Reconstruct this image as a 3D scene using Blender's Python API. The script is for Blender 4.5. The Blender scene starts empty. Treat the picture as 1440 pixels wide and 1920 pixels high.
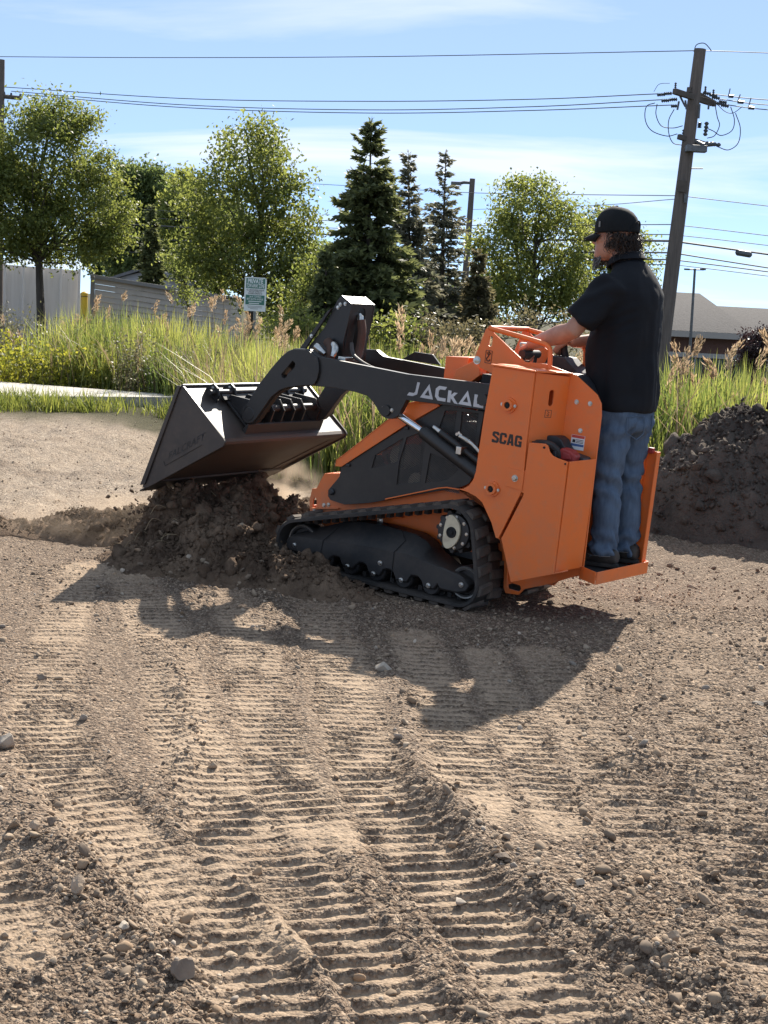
import bpy, math, random
import numpy as np
from mathutils import Vector, Matrix
from mathutils.geometry import tessellate_polygon

rnd = random.Random(7)
nrs = np.random.RandomState(11)
scene = bpy.context.scene
COL = scene.collection
R = math.radians

# ------------------------------------------------------------------ camera
CAM_H, F_PX, ROLL, PITCH = 1.5, 2884.0, R(3.0), R(7.593)
cam_d = bpy.data.cameras.new('camera')
cam_d.sensor_fit = 'VERTICAL'
cam_d.sensor_height = 36.0
cam_d.lens = F_PX / 1920.0 * 36.0
cam_d.clip_start = 0.05
cam_d.clip_end = 3000
cam = bpy.data.objects.new('camera', cam_d)
COL.objects.link(cam)
scene.camera = cam
_f = Vector((0, math.cos(PITCH), -math.sin(PITCH)))
_u0 = Vector((0, math.sin(PITCH), math.cos(PITCH)))
_r0 = Vector((1, 0, 0))
_r = math.cos(ROLL) * _r0 + math.sin(ROLL) * _u0
_u = math.cos(ROLL) * _u0 - math.sin(ROLL) * _r0
cam.matrix_world = Matrix(((_r.x, _u.x, -_f.x, 0), (_r.y, _u.y, -_f.y, 0), (_r.z, _u.z, -_f.z, CAM_H), (0, 0, 0, 1)))

def at(px, py, Y):
    """world point seen at photograph pixel (px, py) standing Y metres away"""
    d = _f + _r * ((px - 720) / F_PX) + _u * ((960 - py) / F_PX)
    return Vector((0, 0, CAM_H)) + d * (Y / d.y)

# ------------------------------------------------------------------ sky, sun, exposure
SUN_AZ, SUN_EL = R(19.0), R(38.0)
world = bpy.data.worlds.new('World')
scene.world = world
world.use_nodes = True
wn, wl = world.node_tree.nodes, world.node_tree.links
wn.clear()
w_out = wn.new('ShaderNodeOutputWorld')
w_bg = wn.new('ShaderNodeBackground')
w_bg.inputs['Strength'].default_value = 0.068
sky = wn.new('ShaderNodeTexSky')
sky.sky_type = 'NISHITA'
sky.sun_disc = False
sky.sun_elevation = SUN_EL
sky.sun_rotation = SUN_AZ
sky.altitude = 200
sky.air_density = 0.4
sky.dust_density = 0.0
sky.ozone_density = 5.0
# thin high cirrus, the same over the whole sky
tc = wn.new('ShaderNodeTexCoord')
sep = wn.new('ShaderNodeSeparateXYZ'); wl.new(tc.outputs['Generated'], sep.inputs[0])
def wmath(op, a, b=None, clamp=False):
    n = wn.new('ShaderNodeMath'); n.operation = op; n.use_clamp = clamp
    for i, v in enumerate((a, b)):
        if v is None: continue
        if isinstance(v, (int, float)): n.inputs[i].default_value = v
        else: wl.new(v, n.inputs[i])
    return n.outputs[0]
zz = wmath('ADD', wmath('MAXIMUM', sep.outputs[2], 0.0), 0.10)
cu = wmath('DIVIDE', sep.outputs[0], zz)
cv = wmath('DIVIDE', sep.outputs[1], zz)
comb = wn.new('ShaderNodeCombineXYZ'); wl.new(cu, comb.inputs[0]); wl.new(cv, comb.inputs[1])
mp = wn.new('ShaderNodeMapping'); wl.new(comb.outputs[0], mp.inputs[0])
mp.inputs['Rotation'].default_value = (0, 0, R(-8))
mp.inputs['Scale'].default_value = (0.55, 1.0, 1)
mp.inputs['Location'].default_value = (7.1, 2.2, 0)
n1 = wn.new('ShaderNodeTexNoise'); wl.new(mp.outputs[0], n1.inputs['Vector'])
n1.inputs['Scale'].default_value = 0.9; n1.inputs['Detail'].default_value = 7; n1.inputs['Roughness'].default_value = 0.55
n1.inputs['Distortion'].default_value = 0.5
mr = wn.new('ShaderNodeMapRange'); wl.new(n1.outputs['Fac'], mr.inputs[0])
mr.inputs[1].default_value = 0.50; mr.inputs[2].default_value = 0.70; mr.inputs[3].default_value = 0; mr.inputs[4].default_value = 0.62
mixc = wn.new('ShaderNodeMix'); mixc.data_type = 'RGBA'
wl.new(mr.outputs[0], mixc.inputs['Factor'])
mixc.inputs[7].default_value = (6.6, 6.7, 6.9, 1)
# an even thin veil of high haze over the whole dome
veil = wn.new('ShaderNodeMix'); veil.data_type = 'RGBA'; veil.inputs['Factor'].default_value = 0.50
wl.new(sky.outputs[0], veil.inputs[6]); veil.inputs[7].default_value = (3.9, 5.0, 6.4, 1)
wl.new(veil.outputs[2], mixc.inputs[6])
wl.new(mixc.outputs[2], w_bg.inputs['Color'])
wl.new(w_bg.outputs[0], w_out.inputs[0])

sun_d = bpy.data.lights.new('sun', 'SUN')
sun_d.energy = 4.0
sun_d.angle = R(0.53)
sun_d.color = (1.0, 0.93, 0.82)
sun = bpy.data.objects.new('sun', sun_d)
COL.objects.link(sun)
_sd = Vector((math.sin(SUN_AZ) * math.cos(SUN_EL), math.cos(SUN_AZ) * math.cos(SUN_EL), math.sin(SUN_EL)))
sun.rotation_euler = _sd.to_track_quat('Z', 'Y').to_euler()
sun.location = _sd * 60

vs = scene.view_settings
scene.display_settings.display_device = 'sRGB'
vs.view_transform = 'Standard'
vs.look = 'None'
vs.exposure = 1.42
vs.gamma = 1.0
vs.use_curve_mapping = False
scene.cycles.max_bounces = 8
scene.cycles.transparent_max_bounces = 8
scene.cycles.volume_bounces = 1
scene.cycles.use_denoising = True

# ------------------------------------------------------------------ helpers
def tag(o, label=None, cat=None, group=None, kind=None):
    if label: o['label'] = label
    if cat: o['category'] = cat
    if group: o['group'] = group
    if kind: o['kind'] = kind
    return o

def empty(name, loc=(0, 0, 0), parent=None, matrix=None):
    o = bpy.data.objects.new(name, None)
    COL.objects.link(o)
    if matrix is not None: o.matrix_world = matrix
    else: o.location = loc
    if parent: o.parent = parent
    o.empty_display_size = 0.1
    return o

def link(name, me, m, parent=None, bevel=0.0):
    o = bpy.data.objects.new(name, me)
    COL.objects.link(o)
    if m is not None and not me.materials: me.materials.append(m)
    if parent: o.parent = parent
    if bevel:
        b = o.modifiers.new('bevel', 'BEVEL'); b.width = bevel; b.segments = 2; b.limit_method = 'ANGLE'; b.angle_limit = R(35)
        b.harden_normals = True
    return o

def np_mesh(name, v, f, smooth=False, colors=None):
    """v (n,3), f (m,k) with constant k"""
    me = bpy.data.meshes.new(name)
    v = np.ascontiguousarray(v, dtype=np.float32); f = np.ascontiguousarray(f, dtype=np.int32)
    m_, k = f.shape
    me.vertices.add(len(v)); me.vertices.foreach_set('co', v.ravel())
    me.loops.add(m_ * k); me.loops.foreach_set('vertex_index', f.ravel())
    me.polygons.add(m_)
    me.polygons.foreach_set('loop_start', np.arange(0, m_ * k, k, dtype=np.int32))
    if smooth: me.polygons.foreach_set('use_smooth', np.ones(m_, dtype=bool))
    me.update(calc_edges=True)
    if colors is not None:
        a = me.color_attributes.new('col', 'FLOAT_COLOR', 'POINT')
        c = np.ones((len(v), 4), dtype=np.float32); c[:, :colors.shape[1]] = colors
        a.data.foreach_set('color', c.ravel())
    return me

class MB:
    def __init__(s): s.v = []; s.f = []
    def add(s, v, f):
        o = len(s.v); s.v += [tuple(p) for p in v]; s.f += [[i + o for i in q] for q in f]; return s
    def box(s, x0, x1, y0, y1, z0, z1):
        v = [(x, y, z) for x in (x0, x1) for y in (y0, y1) for z in (z0, z1)]
        return s.add(v, [(0, 1, 3, 2), (4, 6, 7, 5), (0, 4, 5, 1), (2, 3, 7, 6), (0, 2, 6, 4), (1, 5, 7, 3)])
    def prism(s, polys, a0, a1, axis='y'):
        """extrude a polygon (first) with holes (rest) given in the two other axes, from a0 to a1"""
        if not isinstance(polys[0][0], (tuple, list)): polys = [polys]
        def P(p, a):
            if axis == 'y': return (p[0], a, p[1])
            if axis == 'x': return (a, p[0], p[1])
            return (p[0], p[1], a)
        flat = [p for q in polys for p in q]
        n = len(flat)
        tri = tessellate_polygon([[Vector((p[0], p[1], 0)) for p in q] for q in polys])
        v = [P(p, a0) for p in flat] + [P(p, a1) for p in flat]
        f = []
        if len(polys) == 1:
            ar = sum(flat[i - 1][0] * flat[i][1] - flat[i][0] * flat[i - 1][1] for i in range(n))
            q = tuple(range(n)) if ar > 0 else tuple(reversed(range(n)))
            f = [q, tuple(i + n for i in reversed(q))]; tri = []
        for t in tri:
            a, b, c = [flat[i] for i in t]
            cr = (b[0] - a[0]) * (c[1] - a[1]) - (b[1] - a[1]) * (c[0] - a[0])
            t = tuple(t) if cr > 0 else tuple(reversed(t))
            f.append(t); f.append(tuple(i + n for i in reversed(t)))
        o = 0
        for q in polys:
            k = len(q)
            for i in range(k):
                j = (i + 1) % k
                f.append((o + i, o + j, o + j + n, o + i + n))
            o += k
        return s.add(v, f)
    def tube(s, path, r, n=10, caps=True):
        path = [Vector(p) for p in path]
        if not isinstance(r, (list, tuple)): r = [r] * len(path)
        rings = []
        up = None
        for i, p in enumerate(path):
            t = (path[min(i + 1, len(path) - 1)] - path[max(i - 1, 0)]).normalized()
            if up is None:
                up = Vector((0, 0, 1)) if abs(t.z) < 0.9 else Vector((1, 0, 0))
            a = (up - t * up.dot(t)).normalized(); b = t.cross(a); up = a
            rings.append([p + (a * math.cos(2 * math.pi * k / n) + b * math.sin(2 * math.pi * k / n)) * r[i] for k in range(n)])
        v = [q for g in rings for q in g]; f = []
        for i in range(len(rings) - 1):
            for k in range(n):
                f.append((i * n + k, i * n + (k + 1) % n, (i + 1) * n + (k + 1) % n, (i + 1) * n + k))
        if caps:
            f.append(tuple(reversed(range(n)))); f.append(tuple((len(rings) - 1) * n + k for k in range(n)))
        return s.add(v, f)
    def lathe(s, prof, c, axis='y', n=24, caps=True):
        """prof: list of (offset along axis, radius)"""
        v = []; f = []
        for a, r in prof:
            for k in range(n):
                t = 2 * math.pi * k / n
                p = (r * math.cos(t), r * math.sin(t))
                if axis == 'y': v.append((c[0] + p[0], c[1] + a, c[2] + p[1]))
                elif axis == 'x': v.append((c[0] + a, c[1] + p[0], c[2] + p[1]))
                else: v.append((c[0] + p[0], c[1] + p[1], c[2] + a))
        m = len(prof)
        for i in range(m - 1):
            for k in range(n):
                f.append((i * n + k, i * n + (k + 1) % n, (i + 1) * n + (k + 1) % n, (i + 1) * n + k))
        if caps:
            f.append(tuple(reversed(range(n)))); f.append(tuple((m - 1) * n + k for k in range(n)))
        return s.add(v, f)
    def mesh(s, name, smooth=True):
        me = bpy.data.meshes.new(name)
        me.from_pydata(s.v, [], s.f); me.update()
        import bmesh
        bm = bmesh.new(); bm.from_mesh(me); bmesh.ops.recalc_face_normals(bm, faces=bm.faces); bm.to_mesh(me); bm.free()
        if smooth:
            me.shade_smooth(); me.set_sharp_from_angle(angle=R(32))
        return me
    def build(s, name, m, parent=None, bevel=0.0, smooth=True):
        return link(name, s.mesh(name, smooth), m, parent, bevel)

def copy_of(o, parent=None, matrix=None):
    c = o.copy(); COL.objects.link(c)
    if parent: c.parent = parent
    if matrix is not None: c.matrix_local = matrix
    return c

def smooth_path(pts, n=8):
    """Catmull-Rom through the points"""
    P = [Vector(p) for p in pts]; P = [2 * P[0] - P[1]] + P + [2 * P[-1] - P[-2]]
    out = []
    for i in range(1, len(P) - 2):
        for k in range(n):
            t = k / n
            a, b, c, d = P[i - 1], P[i], P[i + 1], P[i + 2]
            out.append(0.5 * ((2 * b) + (c - a) * t + (2 * a - 5 * b + 4 * c - d) * t * t + (3 * b - a - 3 * c + d) * t ** 3))
    out.append(P[-2])
    return out

def hashn(ix, iy, seed):
    h = (ix.astype(np.int64) * 374761393 + iy.astype(np.int64) * 668265263 + seed * 1442695041) & 0x7fffffff
    h = ((h ^ (h >> 13)) * 1274126177) & 0x7fffffff
    h = ((h ^ (h >> 16)) * 1103515245) & 0x7fffffff
    return ((h ^ (h >> 15)) & 0xffff) / 65535.0

def vnoise(x, y, seed=0):
    x = np.asarray(x, float); y = np.asarray(y, float)
    ix = np.floor(x); iy = np.floor(y)
    fx = x - ix; fy = y - iy
    fx = fx * fx * (3 - 2 * fx); fy = fy * fy * (3 - 2 * fy)
    a = hashn(ix, iy, seed); b = hashn(ix + 1, iy, seed); c = hashn(ix, iy + 1, seed); d = hashn(ix + 1, iy + 1, seed)
    return (a * (1 - fx) + b * fx) * (1 - fy) + (c * (1 - fx) + d * fx) * fy

def fbm(x, y, seed=0, octv=4, gain=0.5):
    s = 0; a = 1; t = 0
    for i in range(octv):
        s = s + a * (vnoise(x, y, seed + i * 17) - 0.5); t += a; a *= gain; x = x * 2.03 + 5.1; y = y * 2.03 + 1.7
    return s / t * 2

def sstep(a, b, x):
    t = np.clip((x - a) / (b - a), 0, 1); return t * t * (3 - 2 * t)

# ------------------------------------------------------------------ materials
def new_mat(name):
    m = bpy.data.materials.new(name); m.use_nodes = True
    nt = m.node_tree; b = nt.nodes['Principled BSDF']
    return m, nt.nodes, nt.links, b

def nmath(nn, ll, op, a, b=None, clamp=False):
    n = nn.new('ShaderNodeMath'); n.operation = op; n.use_clamp = clamp
    for i, v in enumerate((a, b)):
        if v is None: continue
        if isinstance(v, (int, float)): n.inputs[i].default_value = v
        else: ll.new(v, n.inputs[i])
    return n.outputs[0]

def noise_fac(nn, ll, scale, lo, hi, detail=5, coord='Object', rough=0.6, stretch=None):
    t = nn.new('ShaderNodeTexCoord'); n = nn.new('ShaderNodeTexNoise')
    src = t.outputs[coord]
    if stretch:
        mpn = nn.new('ShaderNodeMapping'); ll.new(src, mpn.inputs[0]); mpn.inputs['Scale'].default_value = stretch; src = mpn.outputs[0]
    ll.new(src, n.inputs['Vector'])
    n.inputs['Scale'].default_value = scale; n.inputs['Detail'].default_value = detail; n.inputs['Roughness'].default_value = rough
    r_ = nn.new('ShaderNodeMapRange'); ll.new(n.outputs['Fac'], r_.inputs[0])
    r_.inputs[1].default_value = lo; r_.inputs[2].default_value = hi
    return r_.outputs[0], n

def mixcol(nn, ll, fac, a, b, mode='MIX'):
    mx = nn.new('ShaderNodeMix'); mx.data_type = 'RGBA'; mx.blend_type = mode
    if isinstance(fac, (int, float)): mx.inputs['Factor'].default_value = fac
    else: ll.new(fac, mx.inputs['Factor'])
    for i, v in ((6, a), (7, b)):
        if isinstance(v, tuple): mx.inputs[i].default_value = (*v[:3], 1)
        else: ll.new(v, mx.inputs[i])
    return mx.outputs[2]

def bump(nn, ll, b, h, strength=0.3, dist=0.01):
    n = nn.new('ShaderNodeBump'); n.inputs['Strength'].default_value = strength; n.inputs['Distance'].default_value = dist
    ll.new(h, n.inputs['Height']); ll.new(n.outputs[0], b.inputs['Normal']); return n

def pbr(name, c, c2=None, rough=0.5, metal=0.0, scale=6.0, lo=0.4, hi=0.7, bs=0.0, bscale=80.0, bdist=0.002, rough2=None, spec=0.5, coat=0.0, stretch=None):
    m, nn, ll, b = new_mat(name)
    b.inputs['Base Color'].default_value = (*c, 1)
    b.inputs['Roughness'].default_value = rough; b.inputs['Metallic'].default_value = metal
    b.inputs['Specular IOR Level'].default_value = spec
    b.inputs['Coat Weight'].default_value = coat; b.inputs['Coat Roughness'].default_value = 0.15
    if c2 is not None:
        f, _ = noise_fac(nn, ll, scale, lo, hi, stretch=stretch)
        ll.new(mixcol(nn, ll, f, c, c2), b.inputs['Base Color'])
        if rough2 is not None:
            mr_ = nn.new('ShaderNodeMapRange'); ll.new(f, mr_.inputs[0]); mr_.inputs[3].default_value = rough; mr_.inputs[4].default_value = rough2
            ll.new(mr_.outputs[0], b.inputs['Roughness'])
    if bs:
        _, n = noise_fac(nn, ll, bscale, 0, 1, detail=4)
        bump(nn, ll, b, n.outputs['Fac'], bs, bdist)
    return m

def leaf_mat(name, c, c2, trans=0.5, rough=0.5, use_attr=True):
    """thin leaf: principled front mixed with translucency, colour varied per leaf"""
    m, nn, ll, b = new_mat(name)
    out = nn['Material Output']
    if use_attr:
        at_ = nn.new('ShaderNodeAttribute'); at_.attribute_name = 'col'
        sp = nn.new('ShaderNodeSeparateColor'); ll.new(at_.outputs['Color'], sp.inputs[0])
        colr = mixcol(nn, ll, sp.outputs[0], c, c2)
    else:
        f, _ = noise_fac(nn, ll, 3.0, 0.35, 0.65); colr = mixcol(nn, ll, f, c, c2)
    ll.new(colr, b.inputs['Base Color'])
    b.inputs['Roughness'].default_value = rough; b.inputs['Specular IOR Level'].default_value = 0.35
    tr = nn.new('ShaderNodeBsdfTranslucent')
    hs = nn.new('ShaderNodeHueSaturation'); ll.new(colr, hs.inputs['Color']); hs.inputs['Hue'].default_value = 0.485; hs.inputs['Saturation'].default_value = 1.08; hs.inputs['Value'].default_value = 1.95
    ll.new(hs.outputs[0], tr.inputs[0])
    mx = nn.new('ShaderNodeMixShader'); mx.inputs[0].default_value = trans
    ll.new(b.outputs[0], mx.inputs[1]); ll.new(tr.outputs[0], mx.inputs[2]); ll.new(mx.outputs[0], out.inputs[0])
    return m
# ------------------------------------------------------------------ machine frame (used for the ground it has churned up)
M_YAW, M_PITCH = R(33), R(4)
M_F = Vector((-math.cos(M_YAW) * math.cos(M_PITCH), math.sin(M_YAW) * math.cos(M_PITCH), math.sin(M_PITCH)))
M_L = Vector((-math.sin(M_YAW), -math.cos(M_YAW), 0))
M_U = M_F.cross(M_L)
M_O = Vector((0.705, 8.032, 0.0))
MM = Matrix(((M_F.x, M_L.x, M_U.x, M_O.x), (M_F.y, M_L.y, M_U.y, M_O.y), (M_F.z, M_L.z, M_U.z, M_O.z), (0, 0, 0, 1)))

def to_m(x, y):
    """world ground position -> machine forward / left"""
    dx, dy = x - M_O.x, y - M_O.y
    return dx * -math.cos(M_YAW) + dy * math.sin(M_YAW), dx * -math.sin(M_YAW) + dy * -math.cos(M_YAW)

# ------------------------------------------------------------------ ground relief
TRACKS = [  # centre lines of old track prints, half width
    ([(0.62, 2.5), (0.52, 2.85), (0.40, 3.22), (0.29, 3.68), (0.14, 4.20), (-0.01, 4.83), (-0.09, 5.61), (-0.15, 6.49), (-0.29, 7.38), (-0.40, 7.9)], 0.135),
    ([(-0.16, 3.45), (-0.29, 3.89), (-0.45, 4.48), (-0.65, 5.21), (-0.79, 5.96), (-0.99, 6.83), (-1.22, 7.69), (-1.35, 8.1)], 0.150),
    ([(-0.06, 2.5), (-0.22, 3.10), (-0.36, 3.47), (-0.53, 3.82), (-0.72, 4.16), (-0.97, 4.66), (-1.19, 5.39), (-1.35, 6.31), (-1.53, 7.46), (-1.6, 8.2)], 0.135),
    ([(-0.08, 4.15), (-0.25, 4.62), (-0.40, 5.40), (-0.50, 6.30), (-0.66, 7.16), (-0.75, 7.7)], 0.125),
    ([(0.20, 2.7), (0.10, 3.08), (-0.05, 3.51), (-0.18, 3.91), (-0.26, 4.23)], 0.115),
    ([(0.86, 4.10), (0.82, 4.49), (0.78, 5.15), (0.77, 5.87), (0.73, 6.80)], 0.140),
    ([(1.00, 3.3), (1.08, 4.3), (1.18, 5.3), (1.35, 6.4), (1.5, 7.3)], 0.150),
    ([(0.33, 4.45), (0.30, 5.2), (0.24, 6.0), (0.16, 7.0)], 0.135),
    ([(0.57, 4.35), (0.55, 5.0), (0.52, 5.8), (0.47, 6.7)], 0.110),
    ([(-0.78, 3.3), (-0.98, 3.75), (-1.25, 4.25), (-1.6, 4.9), (-1.9, 6.0), (-2.0, 7.2)], 0.135),
    ([(1.9, 7.2), (2.3, 8.2), (2.75, 9.4)], 0.16),
    ([(1.32, 4.0), (1.5, 5.0), (1.75, 6.3)], 0.14),
    ([(2.0, 3.3), (1.75, 4.6), (1.9, 6.0)], 0.2),
]
WINDROWS = [  # loose stony ridges: points, height, half width
    ([(0.18, 4.694), (0.292, 4.224), (0.438, 3.807), (0.64, 3.502), (0.794, 3.319), (1.05, 3.05), (1.3, 2.8)], 0.044, 0.065),
    ([(-1.4, 4.8), (-1.087, 4.38), (-0.857, 4.05), (-0.638, 3.66), (-0.504, 3.33), (-0.372, 3.078), (-0.2, 2.7)], 0.022, 0.085),
    ([(0.84, 5.02), (0.93, 5.10)], 0.035, 0.06),
    ([(-0.56, 4.2), (-0.62, 5.2), (-0.93, 6.6)], 0.016, 0.05),
    ([(0.13, 4.75), (0.11, 5.6), (0.06, 6.8)], 0.014, 0.05),
]

def dist_path(x, y, pts):
    """distance to a polyline, arc length along it, signed side"""
    best = np.full(x.shape, 1e9); arc = np.zeros(x.shape); L0 = 0.0
    for (ax, ay), (bx, by) in zip(pts[:-1], pts[1:]):
        dx, dy = bx - ax, by - ay; L = math.hypot(dx, dy)
        t = np.clip(((x - ax) * dx + (y - ay) * dy) / (L * L), 0, 1)
        d = np.hypot(x - ax - t * dx, y - ay - t * dy)
        k = d < best
        best = np.where(k, d, best); arc = np.where(k, L0 + t * L, arc); L0 += L
    return best, arc

def ground_h(x, y, fine=True, want_ridge=False):
    x = np.asarray(x, float); y = np.asarray(y, float)
    near = 1 - sstep(11, 15, y)
    # the land falls away behind the reeds on the right
    h = -2.0 * sstep(18, 42, y) * sstep(-6, 8, x - (y - 20) * 0.02)
    h = h - 0.25 * sstep(12.5, 15, y) * sstep(-3.5, -1.5, x)
    h = h + 0.05 * fbm(x * 0.35, y * 0.35, 3, 3) * near + 0.012 * fbm(x * 1.3, y * 1.3, 5, 3)
    if not fine: return h
    cx_, cy_ = to_m(x, y); mess = np.exp(-((cx_ - 1.3) / 1.2) ** 2 - ((cy_ - 0.9) / 0.7) ** 2)
    h = h + mess * (0.055 * np.abs(fbm(x * 6, y * 6, 401, 4, 0.6)) + 0.02 * fbm(x * 14, y * 14, 407, 3))
    loose = np.clip(0.62 + 0.8 * mess + 1.3 * fbm(x * 0.9, y * 0.9, 41, 3) + 0.30 * sstep(0.1, 0.9, x), 0.12, 1)
    h = h - 0.004 * near + near * loose * (0.005 * fbm(x * 7, y * 7, 21, 3) + 0.018 * np.abs(fbm(x * 30, y * 30, 27, 3, 0.6)) + 0.012 * fbm(x * 62, y * 62, 29, 2))
    h = h + (1 - near) * 0 + sstep(9, 11, y) * (1 - sstep(17, 19, y)) * (0.07 * fbm(x * 1.8, y * 1.0, 311, 5, 0.62) + 0.05 * np.abs(fbm(x * 6, y * 4.5, 317, 3)))
    rsum = np.zeros(x.shape)
    for i, (pts, w) in enumerate(TRACKS):
        w = w * 1.12
        wob = 0.05 * fbm(x * 1.5, y * 1.5, 60 + i, 2)
        d, s = dist_path(x + wob * 0.6, y, pts)
        Lt = sum(math.hypot(b_[0] - a_[0], b_[1] - a_[1]) for a_, b_ in zip(pts[:-1], pts[1:]))
        inside = (1 - sstep(w * 0.70, w * 1.04, d + 0.03 * fbm(x * 7, y * 7, 190 + i, 2))) * sstep(0.02, 0.25, s) * (1 - sstep(Lt - 0.25, Lt - 0.02, s))
        patch = np.clip(1.05 + 0.7 * fbm(x * 1.3, y * 1.3, 80 + i, 2), 0.55, 1)
        ph = s / 0.072 + 0.10 * fbm(x * 3.0, y * 1.5, 90 + i, 3) + 0.05 * fbm(x * 15, y * 6, 95 + i, 2)
        fr = ph % 1.0
        # steep face towards the near side, gentle back
        ridge = sstep(0.58, 0.68, fr) * (1 - sstep(0.78, 0.98, fr))
        ridge = ridge * np.clip(0.95 + 0.8 * fbm(x * 14, y * 9, 100 + i, 3), 0.25, 1.35)
        h = h * (1 - 0.80 * inside * patch) + inside * patch * (-0.0035 + np.interp(y, [3.3, 4.5, 6.0, 8.0], [0.0160, 0.0125, 0.0095, 0.0080]) * ridge)
        rsum = np.maximum(rsum, inside * patch * ridge)
        h = h + 0.005 * np.exp(-((d - w * 1.10) / (w * 0.14)) ** 2) * np.clip(0.5 + fbm(x * 4, y * 4, 120 + i, 3) * 1.6, 0, 1.5)
    for i, (pts, hh, w) in enumerate(WINDROWS):
        d, s = dist_path(x + 0.03 * fbm(x * 5, y * 5, 140 + i, 2), y, pts)
        h = h + hh * np.exp(-(d / w) ** 2) * np.clip(0.8 + fbm(x * 8, y * 8, 160 + i, 3), 0.2, 1.6)
    # soft ground under the machine: keep it level there
    mx, my = to_m(x, y)
    keep = sstep(-0.75, -0.6, mx) * (1 - sstep(1.3, 1.5, mx)) * (1 - sstep(0.48, 0.60, np.abs(my)))
    h = h * (1 - keep) + keep * (-0.012 + np.maximum(mx, 0) * 0.035)
    if want_ridge: return h, rsum
    return h

# fan shaped grid, fine near the camera, one sheet out to the horizon
ys = [1.9]
while ys[-1] < 8.2: ys.append(ys[-1] * 1.0017 if ys[-1] > 2.7 else ys[-1] * 1.006)
while ys[-1] < 17: ys.append(ys[-1] * 1.006)
while ys[-1] < 900: ys.append(ys[-1] * 1.06)
ys = np.array([-60, -8, 0.0, 1.2] + ys)
sc_ = np.concatenate([-np.geomspace(6, 0.34, 26), np.linspace(-0.335, 0.335, 290), np.geomspace(0.34, 6, 26)])
YY, SS = np.meshgrid(ys, sc_, indexing='ij')
XX = SS * (np.abs(YY) + 1.5)
ZZ, RR = ground_h(XX, YY, want_ridge=True)
nr, nc = XX.shape
idx = np.arange(nr * nc).reshape(nr, nc)
gf = np.stack([idx[:-1, :-1], idx[:-1, 1:], idx[1:, 1:], idx[1:, :-1]], -1).reshape(-1, 4)
# zones: r = dry pale packed plus painted sun on print flats, g = grass / vegetated soil, b = dark churned soil plus painted shade on print ridges
dry = sstep(9.6, 10.6, YY + 0.5 * fbm(XX * 1.2, YY * 1.2, 7, 3)) * (1 - sstep(0.2, 1.2, XX))
tr_in = np.zeros(XX.shape)
for pts, w in TRACKS:
    d, s = dist_path(XX, YY, pts); tr_in = np.maximum(tr_in, 1 - sstep(w * 0.6, w * 1.1, d))
dry = np.maximum(dry, tr_in * (1 - np.clip(RR, 0, 1)) * np.clip(0.95 + fbm(XX * 1.1, YY * 1.1, 31, 3), 0, 1) * (YY < 9) * (1 - 0.55 * sstep(0.5, 1.0, XX)))  # packed print flats paled between the ridges, sunlight put into the colour
veg = sstep(17.3, 18.6, YY + fbm(XX * 0.8, YY * 0.8, 9, 3)) * (1 - sstep(-1.0, 0.5, XX)) + sstep(12.0, 12.8, YY) * sstep(-2.2, -0.8, XX)
mxx, myy = to_m(XX, YY)
churn_shade = np.exp(-((mxx - 1.5) / 1.15) ** 2 - ((myy - 0.5) / 1.05) ** 2) * np.clip(0.8 + 1.2 * fbm(XX * 2.2, YY * 2.2, 36, 3), 0.2, 1)
churn_shade = np.maximum(churn_shade, np.clip(RR, 0, 1) * 0.62)  # print ridges darkened: loose crumbs, and their shaded faces put into the colour
loosez = np.clip(0.1 + 0.9 * fbm(XX * 0.9, YY * 0.9, 41, 3) + 0.45 * sstep(0.15, 0.8, XX), 0, 0.6) * (YY < 9.8) * (1 - tr_in * 0.6)
churn_shade = np.maximum(churn_shade, loosez)
churn_shade = np.maximum(churn_shade, 0.75 * (1 - sstep(0.05, 0.12, dist_path(XX, YY, WINDROWS[0][0])[0])))
gcol = np.stack([np.clip(dry, 0, 1).ravel(), np.clip(veg, 0, 1).ravel(), np.clip(churn_shade, 0, 1).ravel()], -1)
ground_me = np_mesh('ground', np.stack([XX, YY, ZZ], -1).reshape(-1, 3), gf, smooth=True, colors=gcol)

m_ground, nn, ll, b = new_mat('gravelly soil')
av = nn.new('ShaderNodeAttribute'); av.attribute_name = 'col'
sp = nn.new('ShaderNodeSeparateColor'); ll.new(av.outputs['Color'], sp.inputs[0])
f1, n_1 = noise_fac(nn, ll, 1.6, 0.35, 0.68, detail=6)
f2, n_2 = noise_fac(nn, ll, 34, 0.36, 0.66, detail=5, rough=0.65)
f3, n_3 = noise_fac(nn, ll, 130, 0.35, 0.7, detail=4, rough=0.7)
base = mixcol(nn, ll, f1, (0.235, 0.165, 0.112), (0.158, 0.108, 0.074))
base = mixcol(nn, ll, nmath(nn, ll, 'MULTIPLY', f2, 0.55), base, (0.150, 0.112, 0.085))
dryc = mixcol(nn, ll, nmath(nn, ll, 'MULTIPLY', f2, 0.6), (0.395, 0.295, 0.203), (0.27, 0.200, 0.138))
base = mixcol(nn, ll, nmath(nn, ll, 'MULTIPLY', sp.outputs[0], 0.9), base, dryc)
spg = nn.new('ShaderNodeSeparateXYZ'); ll.new(nn.new('ShaderNodeTexCoord').outputs['Object'], spg.inputs[0])
far_ = nn.new('ShaderNodeMapRange'); ll.new(spg.outputs[1], far_.inputs[0]); far_.inputs[1].default_value = 9.5; far_.inputs[2].default_value = 11.0
f7, n_7 = noise_fac(nn, ll, 7.0, 0.36, 0.64, detail=9, rough=0.72, stretch=(1, 0.6, 1))
farx = nn.new('ShaderNodeMapRange'); ll.new(spg.outputs[0], farx.inputs[0]); farx.inputs[1].default_value = 0.8; farx.inputs[2].default_value = -0.4
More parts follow.
